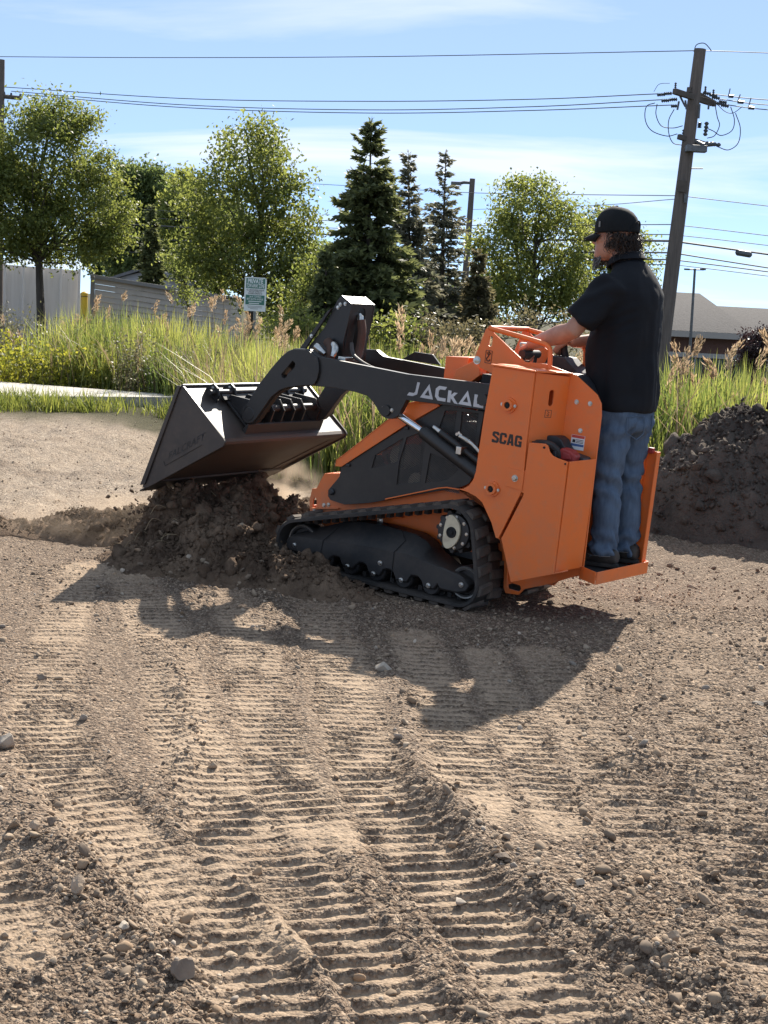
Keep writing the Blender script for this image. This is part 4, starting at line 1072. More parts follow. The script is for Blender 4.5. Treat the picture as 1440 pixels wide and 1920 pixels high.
def lift_arm(sg):
    y0, y1 = sorted((sg * 0.345, sg * 0.305))
    root = MB().prism([arm_poly, slot_poly], y0, y1).build('lift_arm', m_black, loader, 0.003)
    y0, y1 = sorted((sg * 0.360, sg * 0.3455))
    MB().prism([head_poly, slot_poly], y0, y1).build('arm_knee_plate', m_black, root, 0.003)
    MB().lathe([(-0.065, 0.040), (0.012, 0.040), (0.018, 0.034), (0.018, 0.012)], (1.595, sg * 0.345, 0.760), 'y', 24).build('bucket_pivot', m_frame, root)
    pv = MB().lathe([(0, 0.030), (0.012 * sg, 0.028)], (0.700, sg * 0.345, 0.914), 'y', 20).build('cylinder_pivot', m_black, root)
    if sg > 0:
        for dx, dz in ((-0.034, 0.006), (0.020, 0.010)): bolt_at(pv, 0.700 + dx, 0.345, 0.914 + dz, 0.008)
        x = 0.0; k = 0.0226
        for ch in 'JACkAL':
            polys, adv = lt[ch]
            pp = [[(0.572 - (p[0] + x) * k, 1.012 + p[1] * k * 0.93) for p in q] for q in polys]
            MB().prism(pp, 0.345, 0.3462).build('letter_' + ch.lower(), m_silver, root)
            x += adv + 0.35
    return root
lift_arm(1)
lift_arm(-1)
MB().tube([(1.33, -0.31, 1.06), (1.33, 0.31, 1.06)], 0.045, 16).build('arm_cross_tube', m_black, loader)
MB().tube([(0.10, -0.41, 1.06), (0.10, 0.41, 1.06)], 0.03, 16).build('arm_pivot_tube', m_black, loader)
# lift cylinders
for sg in (1, -1):
    yy = sg * 0.300
    rod0, rod1 = Vector((0.690, yy, 0.912)), Vector((0.495, yy, 0.838))
    bot = Vector((0.090, yy, 0.652)); d = (bot - rod1).normalized()
    cyl = MB().tube([rod1, rod1 + d * 0.012, rod1 + d * 0.014, bot], [0.030, 0.030, 0.037, 0.037], 20).build('lift_cylinder', m_black, loader)
    MB().tube([rod0, rod1 + d * 0.02], 0.0195, 16).build('cylinder_rod', m_chrome, cyl)
    if sg > 0:
        up = Vector((-d.z, 0, d.x)) if d.x > 0 else Vector((d.z, 0, -d.x))
        off = up * 0.058 + Vector((0, 0.006, 0))
        a = rod1 + d * 0.10 + off
        MB().tube([a, a + d * 0.30], 0.017, 12).build('hose_guard', m_black, cyl)
        MB().tube([a - d * 0.05, a - d * 0.012, a], [0.010, 0.013, 0.013], 10).build('hose_fitting', m_zinc, cyl)
        e = a + d * 0.16 + Vector((0, 0.02, 0.02))
        MB().box(e.x - 0.016, e.x + 0.016, yy - 0.01, yy + 0.052, e.z - 0.045, e.z - 0.005).build('cylinder_clamp', m_zinc, cyl, 0.003)
        e2 = e + d * 0.02 + Vector((-0.01, 0.01, 0.045))
        MB().tube(smooth_path([e2 + Vector((0.04, 0, 0.012)), e2, e2 + d * 0.05, e2 + d * 0.10 + Vector((0, 0, -0.01))], 4), 0.011, 10).build('hose_fitting', m_zinc, cyl)
        for i in range(3): MB().lathe([(0, 0.008), (0.004, 0.008)], (e2.x + 0.045 + 0.012 * (i - 1), 0.335, e2.z + 0.018 + 0.008 * (i % 2)), 'y', 8).build('fitting_port', m_zinc, cyl)
        MB().tube(smooth_path([e2 + d * 0.10 + Vector((0, 0, -0.01)), e2 + d * 0.17 + Vector((0, 0, -0.05)), Vector((0.10, 0.30, 0.70))]), 0.011, 8).build('hydraulic_hose', m_hose, cyl)

# ---- tilt mast between the arms
mast = empty('tilt_mast', parent=loader)
mast_poly = [(1.222, 1.468), (1.150, 1.430), (1.150, 1.405), (1.158, 1.332), (1.177, 1.222), (1.172, 1.10), (1.20, 1.02), (1.36, 1.02), (1.418, 1.130), (1.400, 1.175), (1.312, 1.281), (1.273, 1.376), (1.248, 1.435)]
for sg in (1, -1):
    MB().prism(mast_poly, *sorted((sg * 0.118, sg * 0.106))).build('mast_plate', m_black, mast, 0.002)
sl = [(0.002 + 0.038 * math.cos(t), 1.30 + (0.075 if math.sin(t) > 0 else -0.10) + 0.038 * math.sin(t)) for t in [k * math.pi / 8 for k in range(16)]]
mb = MB().prism([[(-0.106, 1.06), (0.106, 1.06), (0.106, 1.432), (-0.106, 1.432)], sl], 1.158, 1.166, 'x')
mb.v = [(p[0] + (1.30 - p[2]) * 0.10 if p[2] < 1.30 else p[0] - (p[2] - 1.30) * 0.05, p[1], p[2]) for p in mb.v]
mb.build('mast_back_plate', m_black, mast, 0.002)
MB().prism([(1.154, 1.424), (1.222, 1.460), (1.218, 1.466), (1.150, 1.430)], -0.105, 0.105).build('mast_cap', m_black, mast, 0.001)
for (x, z) in ((1.222, 1.418), (1.236, 1.400), (1.190, 1.425)): bolt_at(mast, x, 0.118, z, 0.008)
tc_ = MB().tube([(1.235, 0.0, 1.40), (1.245, 0.0, 1.385), (1.50, 0.0, 1.06)], [0.036, 0.040, 0.040], 16).build('tilt_cylinder', m_black, mast)
MB().tube([(1.50, 0.0, 1.06), (1.70, 0.0, 0.845)], 0.020, 12).build('tilt_rod', m_chrome, tc_)
# strut plate in front of the mast
MB().prism([(1.262, 1.395), (1.292, 1.372), (1.56, 1.00), (1.52, 0.975)], 0.125, 0.140).build('mast_strut', m_black, mast, 0.002)
bolt_at(mast, 1.38, 0.140, 1.225, 0.008)
# hoses and fittings at the mast foot
def hose(pts, r, m=m_hose, name='hydraulic_hose', parent=mast): return MB().tube(smooth_path(pts), r, 10).build(name, m, parent)
hose([(1.135, 0.03, 1.345), (1.120, 0.03, 1.28), (1.118, 0.04, 1.18), (1.10, 0.10, 1.10)], 0.024, m_brownhose)
MB().tube([(1.150, 0.03, 1.375), (1.140, 0.03, 1.362), (1.136, 0.03, 1.335), (1.135, 0.03, 1.322)], [0.010, 0.016, 0.016, 0.019], 12).build('hose_fitting', m_zinc, mast)
MB().tube([(1.300, 0.20, 1.178), (1.285, 0.20, 1.172), (1.262, 0.20, 1.156), (1.245, 0.20, 1.146), (1.235, 0.20, 1.140)], [0.020, 0.021, 0.021, 0.016, 0.013], 12).build('hose_fitting', m_zinc, mast)
MB().tube(smooth_path([(1.215, 0.16, 1.205), (1.195, 0.17, 1.190), (1.178, 0.19, 1.165), (1.180, 0.20, 1.135)], 4), [0.014, 0.017, 0.019, 0.019, 0.019, 0.019, 0.019, 0.018, 0.018, 0.017, 0.017, 0.015, 0.015], 12).build('hose_fitting', m_zinc, mast)
hose([(1.27, 0.14, 1.21), (1.235, 0.15, 1.185), (1.215, 0.17, 1.150), (1.21, 0.18, 1.10)], 0.026, m_brownhose)
hose([(1.12, 0.12, 1.215), (1.08, 0.16, 1.170), (1.02, 0.20, 1.145), (0.90, 0.24, 1.115), (0.70, 0.27, 1.09), (0.4, 0.27, 1.08)], 0.011)
hose([(1.10, 0.08, 1.10), (1.00, 0.18, 1.125), (0.86, 0.22, 1.10), (0.5, 0.25, 1.06)], 0.012, m_brownhose)
MB().box(1.04, 1.09, 0.19, 0.28, 1.115, 1.150).build('hose_clamp', m_zinc, mast, 0.004)
# stops on top of the far arm
MB().prism([(1.06, 1.137), (0.98, 1.190), (0.86, 1.190), (0.80, 1.137)], -0.33, -0.315).build('arm_stop', m_black, mast, 0.002)

# ---- bucket and its quick hitch
bk = empty('bucket', parent=loader)
A_, B_, T_ = (1.902, 0.872), (1.572, 0.616), (2.100, 0.283)
def off(p, q, d):
    dx, dz = q[0] - p[0], q[1] - p[1]; L = math.hypot(dx, dz); return (-dz / L * d, dx / L * d)
W = 0.58
# back sheet, heel, floor (outer skin thickness 8 mm inwards)
prof_o = [A_, (1.640, 0.668), (1.588, 0.630), (1.574, 0.614), (1.578, 0.598), (1.596, 0.586), T_]
prof_i = [(2.100, 0.298), (1.604, 0.602), (1.590, 0.612), (1.590, 0.618), (1.600, 0.626), (1.648, 0.662), (1.908, 0.862)]
MB().prism([A_, (1.640, 0.668), (1.588, 0.630), (1.596, 0.622), (1.648, 0.660), (1.910, 0.864)], -W, W).build('bucket_back', m_bucket, bk, 0.0015)
MB().prism([(1.588, 0.630), (1.574, 0.614), (1.578, 0.598), (1.596, 0.586), T_, (2.106, 0.292), (1.602, 0.598), (1.588, 0.608), (1.588, 0.614), (1.596, 0.622)], -W, W).build('bucket_floor', m_floor, bk, 0.0015)
MB().prism([(2.02, 0.325), (2.02, 0.313), (2.150, 0.235), (2.152, 0.243)], -W - 0.004, W + 0.004).build('cutting_edge', m_bucket, bk, 0.0015)
for sg in (1, -1):
    MB().prism([(1.912, 0.880), (1.885, 0.872), (1.575, 0.632), (1.562, 0.615), (1.572, 0.590), (2.090, 0.268), (2.130, 0.262), (2.118, 0.300)], *sorted((sg * (W - 0.004), sg * (W + 0.009)))).build('bucket_side', m_bucket, bk, 0.002)
    MB().prism([(1.928, 0.876), (1.905, 0.876), (2.105, 0.285), (2.140, 0.275)], *sorted((sg * (W + 0.0095), sg * (W + 0.019)))).build('side_cutter', m_bucket, bk, 0.002)
# wear strips under the floor
for y in (-0.50, 0.50):
    MB().prism([(1.62, 0.569), (1.63, 0.562), (2.07, 0.296), (2.07, 0.301)], y - 0.025, y + 0.025).build('wear_strip', m_floor, bk, 0.002)
MB().tube([(1.905, -W, 0.876), (1.905, W, 0.876)], 0.010, 8).build('bucket_rim', m_bucket, bk)
# quick hitch on the back sheet
ux, uz = (A_[0] - B_[0]) / 0.4177, (A_[1] - B_[1]) / 0.4177      # along the back sheet
nx, nz = -uz, ux                                                     # out of it
def bkp(s, d): return (B_[0] + ux * s + nx * d, B_[1] + uz * s + nz * d)
hit = empty('hitch', parent=bk)
MB().prism([bkp(0.06, 0.012), bkp(0.30, 0.012), bkp(0.30, 0.024), bkp(0.06, 0.024)], -0.33, 0.33).build('hitch_plate', m_frame, hit, 0.002)
MB().prism([bkp(0.045, 0.001), bkp(0.075, 0.001), bkp(0.075, 0.055), bkp(0.065, 0.055)], -0.36, 0.36).build('hitch_ledge', m_frame, hit, 0.001)
MB().tube([(bkp(0.335, 0.035)[0], -0.45, bkp(0.335, 0.035)[1]), (bkp(0.335, 0.035)[0], 0.45, bkp(0.335, 0.035)[1])], 0.017, 12).build('hitch_bar', m_frame, hit)
MB().prism([bkp(0.28, 0.02), bkp(0.35, 0.03), bkp(0.35, 0.042), bkp(0.28, 0.032)], -0.36, 0.36).build('hitch_plate', m_frame, hit, 0.001)
for y in (0.40, 0.25, -0.25, -0.40):
    MB().prism([bkp(0.29, 0.0), bkp(0.395, 0.0), bkp(0.395, 0.035), bkp(0.375, 0.066), bkp(0.335, 0.068), bkp(0.30, 0.045)], y - 0.007, y + 0.007).build('hitch_lug', m_frame, hit, 0.002)
    bolt_at(hit, bkp(0.36, 0.045)[0], y + 0.007, bkp(0.36, 0.045)[1], 0.008)
for y in (0.30, 0.15, 0.05, -0.05, -0.15, -0.30):
    MB().prism([bkp(0.055, 0.0), bkp(0.31, 0.0), bkp(0.30, 0.05), bkp(0.17, 0.14), bkp(0.10, 0.12)], y - 0.006, y + 0.006).build('hitch_rib', m_frame, hit, 0.001)
MB().tube([(bkp(0.14, 0.10)[0], -0.36, bkp(0.14, 0.10)[1]), (bkp(0.14, 0.10)[0], 0.36, bkp(0.14, 0.10)[1])], 0.022, 12).build('hitch_pin', m_frame, hit)
MB().tube([(bkp(0.12, 0.035)[0], 0.19, bkp(0.12, 0.035)[1]), (bkp(0.24, 0.07)[0], 0.19, bkp(0.24, 0.07)[1])], 0.030, 12).build('latch_tube', m_frame, hit)
MB().tube([(bkp(0.25, 0.07)[0], -0.16, bkp(0.25, 0.07)[1]), (bkp(0.15, 0.06)[0], -0.2, bkp(0.15, 0.06)[1])], 0.014, 10).build('latch_handle', m_zinc, hit)

# ---- operator station
ctl = empty('control_station', parent=loader)
rail = smooth_path([(0.222, 0.20, 1.407), (0.05, 0.20, 1.388), (-0.075, 0.20, 1.372)], 4) + smooth_path([(-0.105, 0.20, 1.366), (-0.132, 0.20, 1.348), (-0.140, 0.20, 1.31), (-0.146, 0.20, 1.245)], 3)
MB().tube(rail, 0.0125, 12).build('handrail', m_orange, ctl)
MB().tube([(p.x, -p.y, p.z) for p in rail], 0.0125, 12).build('handrail', m_orange, ctl)
MB().tube([(0.218, 0.205, 1.409), (0.218, -0.205, 1.409)], 0.0125, 12).build('cross_rail', m_orange, ctl)
MB().box(-0.17, 0.17, -0.19, 0.19, 1.10, 1.215).build('console', m_plastic, ctl, 0.012)
MB().prism([(0.16, 1.216), (-0.20, 1.224), (-0.27, 1.236), (-0.27, 1.222), (0.16, 1.20)], -0.185, 0.185).build('console_top', m_plastic, ctl, 0.004)
MB().prism([(-0.20, 1.236), (-0.29, 1.232), (-0.345, 1.195), (-0.392, 1.12), (-0.405, 1.02), (-0.405, 0.84), (-0.30, 0.80), (-0.2, 0.9)], -0.188, 0.188).build('thigh_pad', m_pad, ctl, 0.02)
MB().tube([(0.055, 0.135, 1.296), (0.055, -0.04, 1.296)], 0.021, 14).build('grip_bar', m_grip, ctl)
for y in (0.11, -0.02): MB().tube([(0.055, y, 1.29), (0.06, y, 1.22)], 0.010, 8).build('grip_post', m_plastic, ctl)
js = MB().tube(smooth_path([(-0.085, -0.125, 1.225), (-0.070, -0.125, 1.28), (-0.045, -0.125, 1.345), (-0.04, -0.125, 1.372)], 4), [0.012, 0.012, 0.013, 0.015, 0.017, 0.018, 0.019, 0.019, 0.020, 0.022, 0.024, 0.025, 0.020], 12).build('joystick', m_grip, ctl)
MB().lathe([(0, 0.035), (0.02, 0.028), (0.035, 0.018)], (-0.085, -0.125, 1.216), 'z', 16).build('joystick_boot', m_plastic, js)
MB().prism([(0.02, 1.222), (-0.01, 1.300), (-0.10, 1.300), (-0.20, 1.225)], -0.185, -0.03).build('control_hood', m_plastic, ctl, 0.006)
for i, (x, y, h) in enumerate(((-0.02, 0.10, 0.036), (-0.045, 0.065, 0.028), (-0.08, 0.13, 0.030), (-0.115, 0.09, 0.032))):
    MB().lathe([(0, 0.016), (h * 0.7, 0.017), (h, 0.012)], (x, y, 1.218), 'z', 14).build('control_knob', m_plastic if i % 2 else m_zinc, ctl)
MB().box(0.00, 0.07, 0.03, 0.15, 1.217, 1.240).build('switch_panel', m_zinc, ctl, 0.004)
MB().lathe([(0, 0.034), (0.014, 0.036), (0.02, 0.03)], (0.14, -0.06, 1.325), 'z', 18).build('fuel_cap', m_zinc, ctl)
MB().lathe([(0, 0.03), (0.11, 0.03)], (0.14, -0.06, 1.215), 'z', 18).build('filler_neck', m_plastic, ctl)
# orange cowl and brackets ahead of the controls
MB().prism([(0.505, 1.226), (0.365, 1.238), (0.365, 1.09), (0.505, 1.09)], -0.16, 0.13).build('cowl_box', m_orange, ctl, 0.003)
for sg in (1, -1):
    MB().prism([(0.42, 1.09), (0.40, 1.17), (0.29, 1.235), (0.262, 1.20), (0.255, 1.16), (0.34, 1.085)], *sorted((sg * 0.188, sg * 0.12))).build('cowl_bracket', m_orange, ctl, 0.003)
MB().prism([(0.36, 1.09), (0.20, 1.20), (0.17, 1.10), (0.25, 1.02)], -0.12, 0.12).build('cowl_front', m_plastic, ctl, 0.003)

# ---- platform the operator stands on
plat = empty('operator_platform', parent=loader)
MB().prism([(-0.10, 0.190), (-0.47, 0.190), (-0.50, 0.235), (-0.588, 0.285), (-0.615, -0.26), (-0.56, -0.30), (-0.10, -0.190)], 0.262, 0.270, 'z').build('platform_floor', m_orange, plat, 0.001)
MB().prism([(-0.10, 0.185), (-0.47, 0.185), (-0.50, 0.225), (-0.580, 0.272), (-0.605, -0.25), (-0.55, -0.28), (-0.10, -0.185)], 0.271, 0.278, 'z').build('grip_mat', m_grip, plat, 0.001)
def wall(pts, z0, z1, th, name, m, parent):
    for (a, c) in zip(pts[:-1], pts[1:]):
        dx, dy = c[0] - a[0], c[1] - a[1]; L = math.hypot(dx, dy); nx_, ny_ = -dy / L * th, dx / L * th
        MB().prism([a, c, (c[0] + nx_, c[1] + ny_), (a[0] + nx_, a[1] + ny_)], z0, z1, 'z').build(name, m, parent, 0.0015)
wall([(-0.470, 0.215), (-0.500, 0.238), (-0.590, 0.290), (-0.618, -0.262), (-0.562, -0.305)], 0.242, 0.305, -0.006, 'platform_edge', m_orange, plat)
gp = MB().prism([(-0.530, -0.222), (-0.530, -0.265), (-0.604, -0.265), (-0.604, -0.222), (-0.598, -0.222), (-0.598, -0.259), (-0.536, -0.259), (-0.536, -0.222)], 0.276, 0.878, 'z').build('guard_post', m_orange, plat, 0.001)
MB().box(-0.575, -0.545, -0.257, -0.230, 0.866, 0.895).build('post_latch', m_redpart, gp, 0.004)
MB().tube([(-0.15, -0.19, 0.255), (-0.15, 0.19, 0.255)], 0.02, 10).build('platform_hinge', m_frame, plat)
MB().tube([(-0.40, 0.10, 0.235), (-0.40, 0.16, 0.235)], 0.008, 8).build('hinge_pin', m_zinc, plat)

# ---- faint worn lettering on the near bucket side
def text_mesh(txt, size, bold=0.0, spacing=1.0):
    cu_ = bpy.data.curves.new('t', 'FONT'); cu_.body = txt; cu_.size = size; cu_.offset = bold; cu_.space_character = spacing; cu_.resolution_u = 3
    o_ = bpy.data.objects.new('t', cu_); COL.objects.link(o_)
    dg = bpy.context.evaluated_depsgraph_get(); me_ = bpy.data.meshes.new_from_object(o_.evaluated_get(dg))
    bpy.data.objects.remove(o_); bpy.data.curves.remove(cu_)
    return me_
m_faint = pbr('worn stencil ink', (0.020, 0.018, 0.018), (0.045, 0.040, 0.038), rough=0.6, scale=40)
t_me = text_mesh('FALCRAFT', 0.060, 0.0008, 1.05)
ang = math.atan2(0.616 - 0.283, 2.100 - 1.572)
for q in t_me.vertices:
    x, z = q.co.x, q.co.y; x += z * 0.35
    # reads from the cutting edge towards the heel, along the floor line
    q.co = (1.955 - x * math.cos(ang) + z * -math.sin(ang) * -1 * 0.0 - z * math.sin(ang) * 0.0 + z * math.sin(ang) * 0.35, 0.5905, 0.452 + x * math.sin(ang) + z * math.cos(ang))
link('worn_lettering', t_me, m_faint, bk)
MB().tube([(1.985, 0.591, 0.440), (1.972, 0.591, 0.415), (1.72, 0.591, 0.575)], 0.0016, 5).build('scored_line', m_faint, bk)
# ------------------------------------------------------------------ the operator
m_skin, nn, ll, b = new_mat('skin')
f1, n_1 = noise_fac(nn, ll, 22, 0.35, 0.7, detail=5)
ll.new(mixcol(nn, ll, f1, (0.46, 0.235, 0.155), (0.36, 0.165, 0.105)), b.inputs['Base Color'])
b.inputs['Roughness'].default_value = 0.5; b.inputs['Subsurface Weight'].default_value = 0.12; b.inputs['Subsurface Radius'].default_value = (0.02, 0.008, 0.004)
_, n_2 = noise_fac(nn, ll, 260, 0, 1, detail=2); bump(nn, ll, b, n_2.outputs['Fac'], 0.15, 0.001)
m_shirt = pbr('black knit polo', (0.0065, 0.0075, 0.0105), (0.009, 0.010, 0.013), rough=0.85, scale=4, bs=0.25, bscale=420, bdist=0.0012, spec=0.25)
m_cap = pbr('black cotton cap', (0.008, 0.009, 0.010), (0.012, 0.013, 0.014), rough=0.85, scale=14, bs=0.3, bscale=380, bdist=0.001, spec=0.2)
m_jean, nn, ll, b = new_mat('blue denim')
f1, n_1 = noise_fac(nn, ll, 7, 0.35, 0.72, detail=6)
f2, n_2 = noise_fac(nn, ll, 90, 0.3, 0.7, detail=3, stretch=(1, 1, 0.2))
cj = mixcol(nn, ll, f1, (0.060, 0.090, 0.140), (0.085, 0.122, 0.175))
ll.new(mixcol(nn, ll, nmath(nn, ll, 'MULTIPLY', f2, 0.35), cj, (0.15, 0.21, 0.29)), b.inputs['Base Color'])
b.inputs['Roughness'].default_value = 0.9; b.inputs['Specular IOR Level'].default_value = 0.2
_, n_3 = noise_fac(nn, ll, 350, 0, 1, detail=2); bump(nn, ll, b, n_3.outputs['Fac'], 0.25, 0.001)
m_thread = pbr('pale seam thread', (0.19, 0.18, 0.17), rough=0.9)
m_shoe = pbr('dark brown shoe', (0.022, 0.019, 0.017), (0.055, 0.043, 0.033), rough=0.7, scale=14, bs=0.2, bscale=120, bdist=0.001)
m_sole = pbr('shoe sole', (0.018, 0.016, 0.015), (0.045, 0.036, 0.028), rough=0.85, scale=20)
m_hair, nn, ll, b = new_mat('dark curly hair')
av = nn.new('ShaderNodeAttribute'); av.attribute_name = 'col'
ll.new(av.outputs['Color'], b.inputs['Base Color']); b.inputs['Roughness'].default_value = 0.45; b.inputs['Specular IOR Level'].default_value = 0.5

P_O = MM @ Vector((-0.47, -0.10, 0.280))
PM = Matrix(((-math.cos(M_YAW), -math.sin(M_YAW), 0, P_O.x), (math.sin(M_YAW), -math.cos(M_YAW), 0, P_O.y), (0, 0, 1, P_O.z), (0, 0, 0, 1)))
person = empty('person', matrix=PM)
tag(person, 'man in black cap, black polo and blue jeans standing at the loader controls', 'person')

def m2p(x, y, z):
    """machine coordinates to the operator's own frame"""
    return PM.inverted() @ (MM @ Vector((x, y, z)))

def loft(mb, rings, n=20):
    """rings: (centre, rx, ry, axis_x, axis_y) ellipses joined into a closed limb"""
    v = []; f = []
    for c, rx, ry, ax, ay in rings:
        c = Vector(c); ax = Vector(ax).normalized(); ay = Vector(ay).normalized()
        for k in range(n):
            t = 2 * math.pi * k / n
            ct, st = math.cos(t), math.sin(t)
            e = 0.86
            v.append(c + ax * rx * math.copysign(abs(ct) ** e, ct) + ay * ry * math.copysign(abs(st) ** e, st))
    for i in range(len(rings) - 1):
        for k in range(n): f.append((i * n + k, i * n + (k + 1) % n, (i + 1) * n + (k + 1) % n, (i + 1) * n + k))
    f.append(tuple(reversed(range(n)))); f.append(tuple((len(rings) - 1) * n + k for k in range(n)))
    return mb.add(v, f)

def limb(mb, pts, radii, n=16, flat=1.0, up=None):
    """tapered tube through points with per point radius, closed with round ends"""
    P = [Vector(p) for p in pts]; rr = list(radii)
    t0 = (P[0] - P[1]).normalized(); t1 = (P[-1] - P[-2]).normalized()
    P = [P[0] + t0 * rr[0] * 0.85, P[0] + t0 * rr[0] * 0.5] + P + [P[-1] + t1 * rr[-1] * 0.5, P[-1] + t1 * rr[-1] * 0.85]
    rr = [rr[0] * 0.45, rr[0] * 0.85] + rr + [rr[-1] * 0.85, rr[-1] * 0.45]
    u_ = Vector(up) if up else None
    rings = []
    for i, p in enumerate(P):
        t = (P[min(i + 1, len(P) - 1)] - P[max(i - 1, 0)]).normalized()
        if u_ is None: u_ = Vector((0, 1, 0)) if abs(t.y) < 0.9 else Vector((1, 0, 0))
        a = (u_ - t * u_.dot(t)).normalized(); bb = t.cross(a); u_ = a
        rings.append((p, rr[i] * flat, rr[i], a, bb))
    return loft(mb, rings, n)

def remeshed(name, mb, voxel, m, parent, smooth_it=4, fold=None):
    o = mb.build(name, None, None, smooth=False)
    md = o.modifiers.new('r', 'REMESH'); md.mode = 'VOXEL'; md.voxel_size = voxel; md.use_smooth_shade = True
    sm = o.modifiers.new('s', 'SMOOTH'); sm.factor = 0.5; sm.iterations = smooth_it
    dg = bpy.context.evaluated_depsgraph_get(); me = bpy.data.meshes.new_from_object(o.evaluated_get(dg))
    bpy.data.objects.remove(o)
    n = len(me.vertices); co = np.empty(n * 3, np.float32); me.vertices.foreach_get('co', co); co = co.reshape(-1, 3)
    if fold is not None:
        no = np.empty(n * 3, np.float32); me.vertex_normals.foreach_get('vector', no); no = no.reshape(-1, 3)
        co = co + no * fold(co, no)[:, None]
        me.vertices.foreach_set('co', co.astype(np.float32).ravel()); me.update()
    me.polygons.foreach_set('use_smooth', np.ones(len(me.polygons), bool))
    me.name = name
    return link(name, me, m, parent)

X_, Y_, Z_ = (1, 0, 0), (0, 1, 0), (0, 0, 1)
# key joints (x forward, y left, z up from the platform)
L_sh, R_sh = Vector((0.005, 0.195, 1.405)), Vector((-0.01, -0.180, 1.395))
L_wr = m2p(0.030, 0.085, 1.352); L_hand = m2p(0.055, 0.080, 1.335)
R_wr = m2p(-0.085, -0.150, 1.378); R_hand = m2p(-0.045, -0.130, 1.372)
L_el = Vector((0.150, 0.285, 1.185)); R_el = Vector((0.10, -0.290, 1.150))
HC = Vector((0.085, 0.0, 1.655))         # head centre

# body: head, neck, arms and hands, with a core inside the clothes, one surface
bd = MB()
loft(bd, [((0.00, 0, 0.85), 0.10, 0.14, X_, Y_), ((0.005, 0, 1.05), 0.11, 0.15, X_, Y_), ((-0.01, 0, 1.30), 0.10, 0.16, X_, Y_), ((-0.015, 0, 1.42), 0.08, 0.17, X_, Y_), ((-0.010, 0, 1.47), 0.06, 0.09, X_, Y_)])
limb(bd, [(-0.015, 0, 1.42), (0.010, 0, 1.50), (0.040, 0, 1.575)], [0.070, 0.062, 0.062])
# skull, face, jaw
hd = []
for z, cx, rx, ry in ((-0.110, 0.060, 0.030, 0.030), (-0.100, 0.055, 0.052, 0.045), (-0.080, 0.035, 0.074, 0.056), (-0.050, 0.018, 0.086, 0.064), (-0.015, 0.008, 0.093, 0.071), (0.02, 0.002, 0.098, 0.076), (0.06, -0.005, 0.099, 0.078), (0.095, -0.008, 0.088, 0.070), (0.120, -0.008, 0.062, 0.050), (0.132, -0.008, 0.030, 0.025)):
    hd.append((HC + Vector((cx, 0, z)), rx, ry, X_, Y_))
loft(bd, hd, 28)
limb(bd, [HC + Vector((0.098, 0, 0.022)), HC + Vector((0.112, 0, -0.004)), HC + Vector((0.118, 0, -0.020))], [0.009, 0.012, 0.013])   # nose
for s_ in (1, -1):
    limb(bd, [HC + Vector((0.100, s_ * 0.012, -0.024)), HC + Vector((0.106, s_ * 0.010, -0.024))], [0.009, 0.008])                     # nostrils
    limb(bd, [HC + Vector((0.088, s_ * 0.020, 0.034)), HC + Vector((0.076, s_ * 0.046, 0.034))], [0.010, 0.009])                       # brow
    limb(bd, [HC + Vector((0.082, s_ * 0.032, 0.016)), HC + Vector((0.080, s_ * 0.040, 0.016))], [0.011, 0.010])                       # eye
    limb(bd, [HC + Vector((0.070, s_ * 0.046, -0.012)), HC + Vector((0.045, s_ * 0.060, -0.008))], [0.016, 0.014])                     # cheek
    limb(bd, [HC + Vector((-0.006, s_ * 0.078, 0.022)), HC + Vector((-0.014, s_ * 0.086, 0.004)), HC + Vector((-0.006, s_ * 0.078, -0.022))], [0.011, 0.013, 0.008])   # ear
limb(bd, [HC + Vector((0.096, -0.022, -0.050)), HC + Vector((0.104, 0, -0.048)), HC + Vector((0.096, 0.022, -0.050))], [0.007, 0.009, 0.007])       # lips
limb(bd, [HC + Vector((0.094, -0.018, -0.060)), HC + Vector((0.101, 0, -0.060)), HC + Vector((0.094, 0.018, -0.060))], [0.007, 0.009, 0.007])
# arms
for sh, el, wr, s_ in ((L_sh, L_el, L_wr, 1), (R_sh, R_el, R_wr, -1)):
    fm = el.lerp(wr, 0.28); fw = el.lerp(wr, 0.75)
    limb(bd, [sh, sh.lerp(el, 0.5), el, fm, fw, wr], [0.045, 0.046, 0.046, 0.050, 0.037, 0.029])
def hand(wr, centre, fwd, down, side, curl_axis_out, grip_r, thumb_side):
    """palm over the grip, four fingers wrapped round it, thumb from the side of the palm"""
    fwd, down, side = Vector(fwd).normalized(), Vector(down).normalized(), Vector(side).normalized()
    pc = centre - down * (grip_r + 0.012)
    loft(bd, [(wr, 0.026, 0.020, side, down), (wr.lerp(pc, 0.45), 0.034, 0.019, side, down), (pc, 0.041, 0.018, side, down), (pc + fwd * 0.028 + down * 0.004, 0.040, 0.016, side, down)], 14)
    for i in range(4):
        o_ = (i - 1.5) * 0.0205; ln = (0.92, 1.0, 0.97, 0.80)[i]
        k0 = pc + fwd * 0.026 + side * o_ + down * 0.003
        k1 = centre + side * o_ + (fwd * 0.98 + down * 0.12) * (grip_r + 0.012) * 1.05
        k2 = centre + side * o_ + (fwd * 0.66 + down * 0.86) * (grip_r + 0.010) * ln
        k3 = centre + side * o_ + (fwd * -0.25 + down * 1.0) * (grip_r + 0.009) * ln
        limb(bd, [k0, k1, k2, k3], [0.0105, 0.0100, 0.0092, 0.0080], 10)
    tb = wr.lerp(pc, 0.5) + side * thumb_side * 0.030 + down * 0.008
    limb(bd, [tb, tb + fwd * 0.022 + side * thumb_side * 0.010 + down * 0.018, centre + side * thumb_side * 0.040 + down * 0.010 - fwd * 0.010, centre + side * thumb_side * 0.030 + down * (grip_r + 0.010)], [0.013, 0.012, 0.0105, 0.009], 10)
